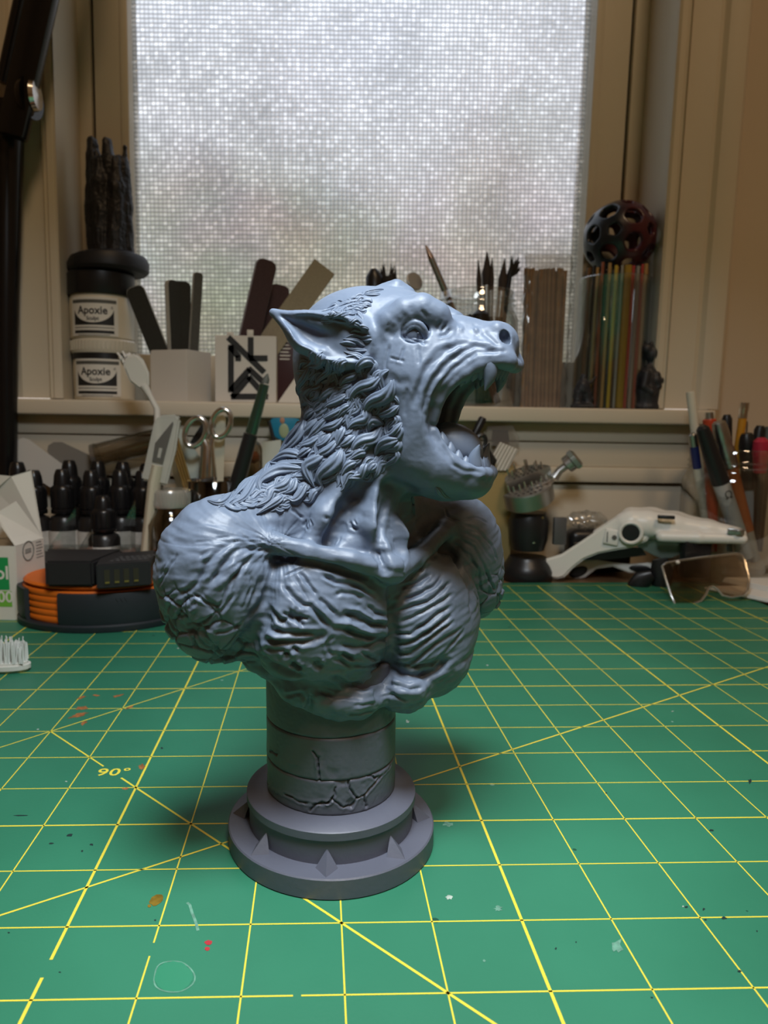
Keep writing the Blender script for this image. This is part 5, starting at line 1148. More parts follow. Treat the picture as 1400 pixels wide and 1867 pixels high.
ell(Q4(1062, 741), (11, 9, 3), 1); cone([Q4(1052, 738), Q4(1054, 715), Q4(1060, 703)], (4, 4, 5), 2, kin=2); cone([Q4(1072, 740), Q4(1068, 715), Q4(1062, 703)], (4, 4, 5), 2, kin=2); cone([Q4(1060, 706), Q4(1061, 692)], (5.5, 3), 2); ell(Q4(1061, 688), (3, 3, 3.4), 1)
cone([Q4(1064, 700), Q4(1074, 697), Q4(1084, 686)], (2, 1.2, .6), 1, kin=1); cone([Q4(1056, 700), Q4(1048, 712), Q4(1046, 725)], (2, 1.6, 1.4), 1, kin=1); cone([Q4(1070, 712), Q4(1080, 728)], (2, 1.4), 1)
field_mesh('figure', M_FIG, t, lambda v: n3(v*.35, 9)*.7)
# ------------------------------------------------------------------ things on the desk, left of the bust
def desk_at(px, y, z=0.0): 
    w = ony(px, 1000, y); return (w[0], y, z)
M_LAMP = mat('black lamp enamel', (.006, .006, .007), .22)
# desk lamp: post, swing arms and the shaded head that lights the bust
lp_ = desk_at(12, 412, -3)
lamp = thing('desk_lamp', 'black swing arm desk lamp with thick post rising beside the carton', 'lamp', lp_)
b = MB(); b.lathe([(0, 0), (15, 0), (16, 2), (16, 11), (12, 14), (0, 14)], lp_, 40); pw(b, 'base', M_LAMP, lamp)
Pb = Vector(lp_)+Vector((0, 0, 14)); Pe = Wp(12, 190, 410)
b = MB().tube([Pb, Wp(10, 640, 411), Pe], (8, 10.5, 14.5), 20); pw(b, 'post', M_LAMP, lamp)
E1 = Wp(22, 250, 392); E2 = Wp(86, -40, 392); d_ = (E2-E1).normalized(); E3 = E1+d_*300
X_ = Vector((0, 1, 0)); Z_ = d_; Yv = Z_.cross(X_).normalized(); R_ = Matrix((Yv, X_, Z_)).transposed()
pw(MB().box((E1+E3)/2, (22, 13, (E3-E1).length), R_, bev=2), 'lower_arm', M_LAMP, lamp)
E1b = Wp(2, 150, 414); pw(MB().tube([E1b, E1b+d_*290], 4.5, 12), 'tension_rod', M_LAMP, lamp)
kn = MB().lathe([(0, 0), (15, 0), (16, 2), (16, 5), (0, 5)], Wp(48, 180, 396), 28, Matrix.Rotation(math.pi/2, 3, 'Y') @ Matrix.Rotation(.25, 3, 'X')); k_ = pw(kn, 'knob', M_LAMP, lamp)
kc = MB().lathe([(0, 0), (12, 0), (11, 3.5), (0, 4)], Wp(61, 174, 393), 28, Matrix.Rotation(math.pi/2, 3, 'Y')); sub(kc, 'knob_cap', M_CHR, k_, lamp)
HD = Vector((LAMP[0], LAMP[1], LAMP[2]))
EL = E3; top_ = HD+Vector((0, 0, 95))
pw(MB().tube([EL, (EL+top_)/2+Vector((0, 0, 40)), top_], 9, 14), 'upper_arm', M_LAMP, lamp)
pw(MB().ball(EL, 17, 20, 12), 'elbow_joint', M_LAMP, lamp)
pw(MB().tube([top_+Vector((0, 0, 8)), HD+Vector((0, 0, 40))], 10, 16), 'neck', M_LAMP, lamp)
pw(MB().lathe([(20, 46), (60, 36), (108, 6), (112, -8), (110, -8), (106, 4), (58, 33), (0, 42), (0, 46)], HD, 48, cap=False), 'lamp_shade', mat('lamp shade', (.02, .02, .022), .4), lamp)

# white carton with open flaps
M_CARD = mat('carton board', (.62, .60, .54), .6); M_CARDG = mat('carton grey inside', (.30, .29, .25), .7); M_GRN = mat('green print', (.012, .27, .075), .5); M_LGR = mat('light green print', (.16, .42, .05), .5)
A = Vector(onz(34, 1130)); A.z = 0
hF = CAM[2]-(996-761)/1318*(A.y+236.7)
sr = Vector((onz(84, 1100)[0]-A.x, onz(84, 1100)[1]-A.y, 0)); sr = Vector((ony(84, 1100, A.y+32)[0]-A.x, 32, 0)); fl = Vector((-70, -16, 0)) if False else Vector((-78, 6, 0))
t = thing('carton', 'white paperboard carton with open flaps and green print beside the lamp post', 'carton', A)
Q = [A, A+sr, A+sr+fl, A+fl]; b = MB(); hz_ = Vector((0, 0, hF))
def panel(pts, thk=.6): 
    n = (pts[1]-pts[0]).cross(pts[2]-pts[0]).normalized()*thk; m_ = MB(); k = len(pts)
    m_.add(list(pts)+[p+n for p in pts], [tuple(range(k))[::-1], tuple(range(k, 2*k))]+[(i, (i+1) % k, k+(i+1) % k, k+i) for i in range(k)]); return m_
b = MB()
for i in range(4): m_ = panel([Q[i], Q[(i+1) % 4], Q[(i+1) % 4]+hz_, Q[i]+hz_]); b.add(m_.v, m_.f)
m_ = panel(Q); b.add(m_.v, m_.f)
pw(b, 'carton_body', M_CARD, t, 0)
bk0, bk1 = Q[1]+hz_, Q[2]+hz_
y2 = Q[1].y
f = [bk0, Vector(ony(57, 857, y2+2)), Vector(ony(20, 868, y2-4)), Vector(ony(-40, 862, y2)), bk1]
pw(panel(f), 'back_flap', M_CARD, t, 0)
f = [Q[0]+hz_, Q[1]+hz_, Vector(ony(28, 914, A.y+20)), Vector(ony(-6, 935, A.y+10)), Vector(ony(2, 960, A.y+6))]
pw(panel(f), 'side_flap', M_CARD, t, 0)
# printing on the front and the side
ef = (Q[3]-Q[0]).normalized(); nf = Vector((ef.y, -ef.x, 0)); nf = nf if nf.y < 0 else -nf
zf = lambda py: CAM[2]-(py-761)/1318*(A.y+236.7)
xf = lambda px: A+ef*((Vector(ony(px, 1050, A.y)).x-A.x)/ef.x)
def rect(px0, px1, py0, py1, lift): return [xf(px0)+nf*lift+Vector((0, 0, zf(py1))), xf(px1)+nf*lift+Vector((0, 0, zf(py1))), xf(px1)+nf*lift+Vector((0, 0, zf(py0))), xf(px0)+nf*lift+Vector((0, 0, zf(py0)))]
b = MB(); b.add(rect(-90, 17, 1017, 1078, .75), [(0, 1, 2, 3)], 0); b.add(rect(-90, 20, 1080, 1110, .75), [(0, 1, 2, 3)], 1)
Mx = lambda px, py: Matrix.Translation(xf(px)+nf*.95+Vector((0, 0, zf(py)))) @ Matrix((-ef, Vector((0, 0, 1)), nf)).transposed().to_4x4()
b.text('ol', 13, Mx(4, 1047), 2, bold=.25); b.text('00', 11, Mx(8, 1092), 2, bold=.2)
pw(b, 'green_print', [M_GRN, M_LGR, M_WHT], t, 0)
es = sr.normalized(); ns = Vector((es.y, -es.x, 0)); ns = ns if ns.x > 0 else -ns
cs = A+sr*.42+Vector((0, 0, zf(1014)+1)); b = MB()
ring_ = [cs+ns*.9+es*(6.2*math.cos(a))+Vector((0, 0, 6.8*math.sin(a))) for a in [k*2*math.pi/28 for k in range(28)]]; b.tube(ring_, .3, 6, closed=True)
for k in range(3): p_ = cs+ns*.8+Vector((0, 0, 1.2-k*1.2)); b.tube([p_-es*3.4, p_+es*3.4], .22, 4)
for k in range(6): p_ = A+sr*.83+ns*.8+Vector((0, 0, zf(1000)-k*2.2)); b.tube([p_-es*4, p_+es*(2+k % 3)], .2, 4)
pw(b, 'side_print', M_INKG, t, 0)

# toothbrush head standing bristles up at the frame's edge
p0 = Vector(onz(8, 1228)); t = thing('toothbrush', 'white toothbrush lying bristles up on the mat in front of the carton', 'toothbrush', (p0.x, p0.y, 0))
yb_ = p0.y+5; wv_ = 1318/(yb_+236.7)
b = MB(); prof = []
for k in range(40):
    a = 2*math.pi*k/40; prof.append((p0.x-3+(15.5 if math.cos(a) > 0 else 22)*math.copysign(abs(math.cos(a))**.8, math.cos(a)), yb_+7*math.sin(a)))
b.prism(prof, 5.2, Matrix.Translation((0, 0, .3)), bev=1.4); b.tube([(p0.x-18, yb_, 3), (p0.x-60, yb_+8, 4.5), (p0.x-160, yb_+26, 6)], (4, 3.2, 6), 12)
pw(b, 'handle', M_WHT, t)
M_BRW = mat('white bristle', (.72, .72, .68), .6); b = MB()
for i in range(9):
    for j in range(3):
        c_ = Vector((p0.x-22+i*3.9, yb_-4+j*4, 5.3)); 
        for q in range(7): 
            o_ = Vector((rnd.uniform(-1.1, 1.1), rnd.uniform(-1.1, 1.1), 0)); b.tube([c_+o_, c_+o_*1.5+Vector((rnd.uniform(-.6, .6), 0, 11.5+rnd.uniform(-1.6, 1.6)-(1.5 if i in (0, 8) else 0)))], (.45, .32), 4)
pw(b, 'bristle', M_BRW, t)['kind'] = 'stuff'

# round slate case with orange coil, black box and battery on it
Rc = 57; cy_ = 226+Rc*.75; c0 = Vector((onz(165, 1162)[0]-6, cy_, 0)); hc_ = 26
def oval(mb): return mb.map(lambda p: Vector((p.x, c0.y+(p.y-c0.y)*.75, p.z)))
M_SLATE = mat('slate plastic', (.016, .020, .024), .45); M_ORN = mat('orange filament', (.62, .13, .008), .5)
t = thing('round_case', 'round slate case on the mat, its cut-out showing an orange coil', 'case', c0)
b = MB(); b.lathe([(0, .1), (Rc+1.5, .1), (Rc+2, .8), (Rc+2, 4), (Rc+.5, 5), (0, 5)], c0, 72); oval(b); pw(b, 'case_floor', M_SLATE, t)
b = MB(); a0, a1 = math.radians(-108), math.radians(-140)+2*math.pi; n = 96; vs = []; fs = []
for k in range(n):
    a = a0+(a1-a0)*k/(n-1)
    for r, z in ((Rc, 4.5), (Rc+1.2, 8), (Rc+1.2, hc_-1), (Rc+.6, hc_), (Rc-2.2, hc_), (Rc-2.2, 4.5)): vs.append((c0.x+r*math.cos(a), c0.y+r*math.sin(a), z))
for k in range(n-1):
    for i in range(6): fs.append((k*6+i, (k+1)*6+i, (k+1)*6+(i+1) % 6, k*6+(i+1) % 6))
fs += [tuple(range(6)), tuple((n-1)*6+i for i in range(6))[::-1]]
b.add(vs, fs); oval(b); pw(b, 'case_wall', M_SLATE, t, 40)
for k in range(5):
    b = MB(); b.lathe([(30, 5+k*4.4), (Rc-3.4, 5+k*4.4), (Rc-2.6, 6.2+k*4.4), (Rc-2.6, 8.2+k*4.4), (Rc-3.4, 9.3+k*4.4), (30, 9.3+k*4.4)], c0, 64, cap=False); oval(b); pw(b, 'orange_coil', M_ORN, t)
b = MB(); b.lathe([(22, 27), (Rc-18, 27.2), (Rc-4.5, 28), (Rc-3.2, 29.5), (Rc-5, 31), (Rc-18, 30.3), (22, 30)], c0, 64, cap=False); oval(b); pw(b, 'orange_coil', M_ORN, t)
a = math.radians(-70); b = MB()
for k in range(3): p_ = c0+Vector(((Rc+1.25)*math.cos(a+.05*k), (Rc+1.25)*math.sin(a+.05*k), hc_-3)); b.tube([p_, p_+Vector((1.2, .3, -2.6))], .35, 4)
oval(b)
pw(b, 'ridge_mark', M_SLATE, t)
zt_ = 31
def slab(name, label, cat, pts, z0, h, mt, bev=1.0):
    c_ = sum((Vector(p) for p in pts), Vector())/4; t_ = thing(name, label, cat, (c_.x, c_.y, z0)); pw(MB().prism([(p[0], p[1]) for p in pts], h, Matrix.Translation((0, 0, z0)), bev=bev), 'shell', mt, t_); return t_, c_
M_BOXB = mat('black box plastic', (.014, .013, .014), .5)
def onp(px, py, z): return Vector(onz(px, py, z))
slab('black_box', 'plain black box lying on the orange coil next to the carton', 'box', [onp(84, 1070, zt_), onp(170, 1070, zt_), onp(170, 1070, zt_)+Vector((8, 44, 0)), onp(84, 1070, zt_)+Vector((-16, 44, 0))], zt_, 17, M_BOXB, 1.5)
q0, q1 = onp(177, 1086, zt_-4), onp(276, 1078, zt_-4)
bt, bc = slab('battery', 'black camera battery with gold contacts lying across the round case', 'battery', [q0, q1, q1+Vector((-5, 40, 0)), q0+Vector((-8, 40, 0))], zt_, 16, M_BOXB, .8)
bt_d = (q1-q0).normalized(); nb = Vector((bt_d.y, -bt_d.x, 0)); b = MB(); b2_ = MB()
M_GOLD = mat('gold contact', (.42, .30, .08), .35, metal=.8)
for k in range(4):
    c_ = q0+bt_d*(6.5+6*k); c_.z = zt_+7.5; Rr = Matrix((bt_d, -nb, Vector((0, 0, 1)))).transposed(); b.box(c_+nb*.1, (3.4, .8, 9.5), Rr); b2_.box(c_+nb*.55+Vector((0, 0, -3.4)), (2.6, .6, 1.0), Rr)
pw(b, 'contact_slot', mat('slot dark', (.03, .026, .015), .4), bt); pw(b2_, 'contact', M_GOLD, bt)
b = MB(); M_PG = mat('grey print', (.16, .16, .16), .6)
for k in range(3):
    for j in range(7):
        x_ = 8+j*3.6+k*1.3; p_ = q0+bt_d*x_+Vector((-2, 9+k*6, 0)); p_.z = zt_+16.12; b.add([p_, p_+bt_d*rnd.uniform(1.6, 3), p_+bt_d*2.4+Vector((0, 1.4, 0)), p_+Vector((0, 1.4, 0))], [(0, 1, 2, 3)])
pw(b, 'fine_print', M_PG, bt, 0)

# dropper bottles and their clear rack
M_BOT = clear('bottle plastic', (.55, .55, .55), .25, .15, haze=.25, hazecol=(.05, .05, .05)); M_LIQ = mat('dark liquid', (.015, .014, .014), .3); M_BL = mat('bottle label', (.60, .58, .54), .6, noise=.35, nscale=90); M_CAPB = mat('black cap', (.008, .008, .009), .28)
bproto = None
def dropper(px, y, ztop, label):
    global bproto
    loc = desk_at(px, y, 0 if y < 366 else -3)
    if bproto is None:
        t = thing('dropper_bottle', label, 'bottle', loc, 0, 'black capped dropper bottles'); R = 12.5; h = 62
        MB().lathe([(0, .1), (R-1, .1), (R, 1.2), (R, h-7), (R-2, h-3), (6.5, h-1), (6.5, h+2), (0, h+2)], seg=28).build('bottle_body', M_LIQ, t)
        b = MB(); b.lathe([(R+.15, 8), (R+.2, 8.2), (R+.2, h-14), (R+.15, h-13.8)], seg=28, cap=False); b.build('paper_label', M_BL, t)
        b = MB(); b.lathe([(R+.3, 14), (R+.3, 26)], seg=28, cap=False); b.build('printed_block', M_INKG, t)
        b = MB(); b.lathe([(0, h), (9.4, h), (9.8, h+.6), (9.8, h+3.4), (9.2, h+4)], seg=28, cap=False); b.build('neck_ring', M_CAPB, t)
        c = MB(); n = 28; prof = [(9.6, h+4.6), (9.6, h+20), (8.8, h+22), (7.2, h+23.5), (6.4, h+31), (5.2, h+35), (4.2, h+36.2), (0, h+36.4)]; c.lathe(prof, seg=n)
        for k in range(14):
            a = 2*math.pi*k/14; c.box((9.7*math.cos(a), 9.7*math.sin(a), h+12), (.7, 1.2, 14), Matrix.Rotation(a, 3, 'Z'))
        c.build('cap', M_CAPB, t); bproto = t; o = t
    else: o = copy_thing(bproto, loc, rnd.uniform(-.5, .5), label)
    s = (ztop-loc[2])/98.4; o.scale = (1.0, 1.0, s); return o
ztop = lambda py, y: CAM[2]-(py-761.5)/1318*(y+236.7)
for px, py, lb in [(40, 842, 'back row dropper bottle just above the carton flap'), (133, 839, 'back row dropper bottle below the grey sheet'), (184, 840, 'back row dropper bottle under the end of the clear tube'), (229, 842, 'back row dropper bottle beside the knife sleeve'), (272, 845, 'back row dropper bottle half hidden by the knife sleeve')]: dropper(px, 380 if px < 60 else 404, ztop(py, 380 if px < 60 else 404), lb)
for px, py, lb in [(68, 857, 'front row dropper bottle directly behind the open carton flap'), (119, 855, 'front row dropper bottle, first clear of the carton'), (171, 857, 'front row dropper bottle behind the lone lower bottle'), (223, 856, 'front row dropper bottle next to the cream knife handle'), (264, 858, 'front row dropper bottle behind the small glass jar')]: dropper(px, 372, ztop(py, 372), lb)
dropper(191, 340, ztop(903, 340), 'lone lower dropper bottle in front of the two rows')
t = thing('bottle_rack', 'clear acrylic rack with slanted fins among the dropper bottles', 'rack', desk_at(170, 322, 0))
for px0, px1, py0, py1 in [(86, 138, 1003, 925), (142, 168, 1003, 960), (198, 247, 1008, 910)]:
    y_ = 321; a = Wp(px0, py0, y_-2); c = Wp(px1, py1, y_+3); d0 = Wp(px1, py0, y_+3); pw(panel([a, d0, c], 1.6), 'rack_fin', M_ACR, t, 0)
# the rack's steps are built below the bottles
b = MB(); x_a, x_b = desk_at(70, 352)[0], desk_at(285, 352)[0]; b.box(((x_a+x_b)/2, 322, 12), (x_b-x_a, 2, 24)); b.box(((x_a+x_b)/2, 355.5, 18), (x_b-x_a, 2, 36)); pw(b, 'rack_step', M_ACR, t, 0)

# sheets and clear tube lying above the bottles, leaning on the apron
M_SHEET = mat('milky plastic sheet', (.58, .58, .55), .4); M_GSH = mat('grey plastic strip', (.20, .19, .17), .45)
def quad_slab(name, label, cat, pix, y, mt, thk=1.2, part_n='sheet', dy=None, bev=.3):
    P = [Wp(x, yy, y if dy is None else y+dy[i]) for i, (x, yy) in enumerate(pix)]; c_ = min(P, key=lambda p: p.z); t_ = thing(name, label, cat, c_); pw(panel(P, thk), part_n, mt, t_, 0); return t_
quad_slab('plastic_sheet', 'rounded milky plastic sheet tilted behind the dropper bottles by the lamp post', 'sheet', [(14, 838), (12, 832), (34, 801), (42, 798), (52, 801), (126, 856), (110, 900), (30, 850)], 418, M_SHEET)
quad_slab('plastic_strip', 'grey plastic strip behind the milky sheet and bottles', 'strip', [(86, 822), (88, 812), (98, 806), (112, 806), (176, 836), (180, 900), (130, 900)], 421, M_GSH)
t = thing('clear_tube', 'clear plastic tube lying slanted above the dropper bottles', 'tube', Wp(168, 842, 412))
a, c = Wp(170, 832, 412), Wp(282, 804, 414); dd_ = (c-a)
b = MB(); b.tube([a, a+dd_*.03, a+dd_*.97, c, c+dd_*.25], (9.5, 10.5, 10.5, 10.5, 10.5), 24); pw(b, 'tube_wall', M_GLASSD, t); b = MB(); b.tube([a-dd_*.0, a+dd_*.07], (11.2, 11.2), 24); pw(b, 'tube_cap', M_FILM, t)

# craft knife in a sleeve, old toothbrush
M_SLV = clear('milky sleeve', (.80, .80, .76), .2, .25, haze=.6, hazecol=(.62, .62, .56), face=.05); M_MCR = mat('milky cream handle', (.50, .47, .36), .45); M_BLD = mat('blade grey', (.22, .22, .21), .35, metal=.7)
a = Wp(258, 1085, 324); s0 = Wp(282, 880, 326); s1 = Wp(309, 752, 326)
t = thing('craft_knife', 'craft knife with cream handle, its blade in a milky sleeve', 'knife', a)
pw(MB().tube([a, a+(s0-a)*.5, s0, s0+(s1-s0)*.25], (6.5, 8, 8.6, 8), 14, flat=.6), 'handle', M_MCR, t)
dz_ = (s1-s0).normalized(); Xk = (Vector((1, 0, 0))-dz_*dz_.x).normalized(); Mk = Matrix((Xk, dz_, Xk.cross(dz_))).transposed().to_4x4(); Mk.translation = s0
Lk = (s1-s0).length; pw(MB().prism([(-10, 0), (10, 0), (11, Lk*.5), (9.5, Lk-3), (6, Lk), (-7, Lk-4), (-9.5, Lk-10)], 7, Mk @ Matrix.Translation((0, 0, -3.5)), bev=1.6), 'sleeve', M_SLV, t)
bl = MB().prism([(-4.5, 16), (4, 16), (4.5, Lk*.52), (5.5, Lk-8), (4.6, Lk-6), (-5, Lk*.55)], .8, Mk @ Matrix.Translation((0, 0, 3.6))); pw(bl, 'blade', M_BLD, t, 0)
bl = MB().prism([(-1.2, 20), (1.2, 20), (1.2, Lk*.5), (-1.2, Lk*.5)], .4, Mk @ Matrix.Translation((0, 0, 4.4))); pw(bl, 'blade_slot', M_SLV, t, 0)
a = Wp(296, 1064, 362); h0 = Wp(286, 745, 362); h1 = Wp(262, 702, 360); h2_ = Wp(236, 652, 357)
t = thing('toothbrush', 'old white toothbrush standing head up behind the craft knife', 'toothbrush', a)
pw(MB().tube([a, (a+h0)/2, h0, (h0+h1)/2, h1], (4.5, 4.5, 3.2, 2.8, 4.5), 14, flat=.8), 'handle', M_WHT, t)
dz_ = (h2_-h1).normalized(); Xk = (Vector((1, 0, 0))-dz_*dz_.x).normalized(); Mk = Matrix((Xk, dz_, Xk.cross(dz_))).transposed().to_4x4(); Mk.translation = h1; Lk = (h2_-h1).length
pw(MB().prism([(-3.5, -3), (3.5, -3), (8.5, Lk*.28), (9, Lk*.75), (6, Lk+1), (-2, Lk+2), (-7.5, Lk*.8), (-8.5, Lk*.3)], 5, Mk @ Matrix.Translation((0, 0, -2.5)), bev=1.4), 'brush_head', M_WHT, t)
b = MB()
for k in range(24):
    q = h2_+Vector((rnd.uniform(-7, 4), rnd.uniform(0, 8), rnd.uniform(-7, 1))); b.tube([q, q+Vector((-3.5+rnd.uniform(-2, 1), 5, 4+rnd.uniform(-1, 2)))], (1.3, .9), 5)
pw(b, 'bristle', M_BRW, t)['kind'] = 'stuff'
# small glass jar with clear screw lid
R = 20; t = thing('small_jar', 'small empty glass jar with clear ribbed lid beside the shoulder', 'jar', desk_at(312, 331, 0)); zj = ztop(892, 330); zl = ztop(924, 330); zs_ = ztop(945, 330)
b = MB(); b.lathe([(0, .3), (R-2, .3), (R, 3), (R, zs_-4), (R-4, zl-5), (R-6, zl-2), (R-6, zl+8), (R-8, zl+8), (R-8, zl-3), (R-3, zs_-7), (R-2, 5), (0, 4)], seg=40); b.build('glass_body', M_GLASSD, t, 50)
b = MB(); b.lathe([(0, zl), (15.6, zl), (16, zl+1), (15.8, zj-2), (14.6, zj), (0, zj)], seg=40)
for k in range(36): a = 2*math.pi*k/36; b.box((15.9*math.cos(a), 15.9*math.sin(a), (zl+zj)/2), (.7, 1, zj-zl-4), Matrix.Rotation(a, 3, 'Z'))
b.build('lid', clear('frosted lid', (.75, .75, .72), .3, .2, haze=.45, hazecol=(.60, .59, .53), face=.08), t)
# dark glass with scissors and tools
yq = 352; R = 22; zr = ztop(874, yq)
t = thing('tool_glass', 'dark glass tumbler of scissors and sculpting tools behind the shoulder', 'glass', desk_at(392, yq, 0)); MB().lathe([(0, .3), (R-3, .3), (R-2, 3), (R, zr*.6), (R, zr-1), (R-1, zr), (R-2.2, zr-1), (R-3.5, 5), (0, 5)], seg=40).build('glass_body', clear('dark tumbler', (.10, .10, .10), .2, .06, face=.06), t, 50)
t = thing('scissors', 'chrome scissors standing rings up in the dark tumbler', 'scissors', Wp(379, 1055, yq))
def ringp(cx, cy, rx, ry, th, y): return [Wp(cx+rx*math.cos(a)*math.cos(th)-ry*math.sin(a)*math.sin(th), cy+rx*math.cos(a)*math.sin(th)+ry*math.sin(a)*math.cos(th), y) for a in [k*2*math.pi/30 for k in range(30)]]
for (cx, cy, rx, ry, th, yy, sh_) in [(356, 788, 18, 27, .38, yq-4, [(370, 800), (376, 815), (374, 870), (378, 1055)]), (403, 772, 17, 26, .30, yq+1, [(386, 792), (380, 812), (384, 870), (380, 1055)])]:
    pw(MB().tube(ringp(cx, cy, rx, ry, th, yy), 2.2, 12, closed=True), 'finger_ring', M_CHR, t)
    pw(MB().tube([Wp(x, y, yy) for x, y in sh_], (2.6, 4.6, 5.2, 2.0), 12, flat=.5, upv=(0, 1, 0)), 'blade', M_CHR, t)
M_GF = mat('green steel ferrule', (.10, .20, .165), .22, metal=.9); M_GTIP = mat('grey rubber tip', (.10, .11, .10), .6)
tube_thing('clay_shaper', 'clay shaper with grey tip, green ferrule and black handle in the tumbler', 'clay shaper', lerp_path(Wp(384, 1055, yq-8), Wp(488, 681, yq-20), (0, .25, .5, .715, .72, .95, .955, .975, 1)), (3, 4.5, 6.2, 5.6, 4.7, 3.7, 2.9, 2.6, .5), [('handle', M_BLK, 0, 3), ('ferrule', M_GF, 4, 5), ('tip', M_GTIP, 6, 8)])
stick('wooden_spatula', 'cream round-ended spatula behind the scissor rings', 'spatula', (402, 757), (392, 1050), 8.6, 1.6, yq+10, yq+12, mat('cream spatula', (.50, .46, .34), .5))
quad_slab('plastic_card', 'pale green plastic card angled behind the scissors', 'card', [(318, 776), (330, 782), (366, 836), (374, 1040), (362, 1040), (314, 860)], yq+16, mat('pale green sheet', (.42, .46, .40), .4))
quad_slab('dark_card', 'dark strip crossing behind the left scissor ring', 'strip', [(372, 766), (378, 774), (356, 820), (340, 816)], yq+18, M_BLK)
for k in range(4): tube_thing('brass_rod', ('first', 'second', 'third', 'fourth')[k]+' thin brass rod from the knife sleeve, leaning by the small jar', 'rod', [Wp(382+k*4, 1045, 350), Wp(311+k*4, 806-k*3, 344)], (1.1, 1.1), [('rod', M_BRASS, 0, 1)], 'brass rods', 8)
# badge, dome, bits behind the neck
t = thing('round_badge', 'round blue badge with a small pale figure behind the neck', 'badge', Wp(520, 800, 416)); cB = Wp(520, 776, 416); Rf = Matrix.Rotation(math.pi/2, 3, 'X')
pw(MB().lathe([(0, 0), (13, 0), (14, 1), (13.2, 2.4), (11, 3.2), (0, 3.4)], cB+Vector((0, 0, 0)), 36, Rf), 'badge_face', mat('badge blue', (.02, .20, .34), .3), t)
b = MB(); b.ball(cB+Vector((-2.5, -3.4, 4.5)), (2.2, .6, 2.8), 12, 8, 0); b.ball(cB+Vector((-1, -3.3, -4.5)), (4.4, .7, 6.5), 12, 8, 1); pw(b, 'printed_figure', [mat('skin print', (.40, .20, .12), .5), mat('pale green print', (.30, .36, .22), .5)], t)
tube_thing('thin_pin', 'thin black stick leaning just below the blue badge', 'stick', [Wp(506, 830, 402), Wp(490, 767, 404)], (1.8, 1.5), [('shaft', M_BLK, 0, 1)])
t = thing('specimen_vial', 'clear domed vial with an orange lump behind the clay shaper', 'vial', (Wp(458, 850, 404).x, 404, -3)); cD = Wp(458, 826, 404)
pw(MB().lathe([(0, -2.8), (10.5, -2.8), (10.5, cD.z), (9.8, cD.z+4), (8, cD.z+8), (5, cD.z+10.8), (0, cD.z+11.6)], (cD.x, cD.y, 0), 32), 'dome', M_GLASSD, t); pw(MB().ball(cD+Vector((1, -1, -3.5)), (7, 6, 5.5), 16, 10).map(lambda p: p+Vector((math.sin(p.z*2)*.6, 0, math.sin(p.x*1.7)*.7))), 'orange_lump', mat('orange lump', (.42, .12, .05), .5), t)
quad_slab('white_block', 'tall whitish block standing under the blue badge', 'block', [(480, 1056), (478, 806), (512, 802), (520, 1056)], 398, mat('pale block', (.50, .52, .47), .5), 6, 'block')
# ------------------------------------------------------------------ things on the desk, right of the bust
M_KRAFT = mat('kraft card', (.33, .24, .09), .7, noise=.1, nscale=30); M_GREYB = mat('grey beige foam', (.34, .32, .27), .7)
Pk = [Wp(848, 1056, 404), Wp(929, 1056, 404)]; t = thing('kraft_box', 'yellowish kraft box standing behind the jaw beside the vise', 'box', (Pk[0].x+10, 412, -3))
zk = ztop(852, 404); pw(MB().box(((Pk[0].x+Pk[1].x)/2, 414, (zk-3)/2), (Pk[1].x-Pk[0].x, 20, zk+3), bev=.6), 'box_body', M_KRAFT, t)
pw(MB().box(((Pk[0].x+Pk[1].x)/2, 414, zk+.4), (Pk[1].x-Pk[0].x+.6, 20.6, .8)), 'lid_edge', M_KRAFT, t)
# striped block lying on the box
a = Wp(886, 856, 404); t = thing('sanding_block', 'grey beige sanding block with pale ribs resting on the kraft box', 'block', a)
X = (Wp(930, 856, 404)-a); P = [Wp(882, 858, 402), Wp(926, 858, 402), Wp(945, 820, 406), Wp(912, 806, 408)]; pw(panel(P, -9), 'block', M_GREYB, t, 0)
for k in range(6):
    f_ = k/5; u_ = P[0].lerp(P[1], f_*.82+.04); v_ = P[3].lerp(P[2], f_*.82+.04); pw(MB().tube([u_+Vector((0, -.5, 0)), v_+Vector((0, -.5, 0))], .8, 6), 'rib', M_WHT, t)
quad_slab('clear_bag', 'crumpled clear bag with a grey tag above the sanding block', 'bag', [(884, 812), (889, 778), (935, 776), (947, 800), (944, 814)], 418, M_FILM, 2, 'film')
quad_slab('grey_tag', 'dark grey square tag inside the clear bag', 'tag', [(896, 806), (898, 784), (926, 784), (929, 806)], 419.5, mat('grey tag', (.07, .065, .06), .5), .8, 'tag')
tube_thing('marker', 'short black marker stub leaning up beside the lower jaw', 'marker', lerp_path(Wp(836, 850, 414), Wp(881, 761, 412), (0, .5, .97, 1)), (3, 3.6, 3.6, 2.8), [('barrel', M_BLK, 0, 3)])
t = thing('binder_clip', 'black wire clip standing behind the lower fangs', 'clip', Wp(884, 858, 396)); pw(MB().tube(ringp(876, 806, 9, 13, .3, 396), 1.9, 8, closed=True), 'wire_loop', M_BLK, t); pw(MB().tube([Wp(880, 818, 396), Wp(892, 842, 396), Wp(886, 858, 396)], (5, 7, 6), 10), 'clip_body', M_BLK, t)
tube_thing('blue_marker', 'blue capped marker standing between jaw and far shoulder', 'marker', [Wp(808, 1000, 398), Wp(808, 905, 398), Wp(808, 884, 398)], (5, 5, 4.5), [('cap', mat('blue cap', (.03, .05, .30), .35), 0, 2)])
tube_thing('olive_marker', 'olive marker beside the blue one under the chin', 'marker', [Wp(824, 1000, 402), Wp(824, 905, 402), Wp(824, 888, 402)], (4, 4, 3.5), [('cap', mat('olive cap', (.10, .09, .02), .4), 0, 2)])
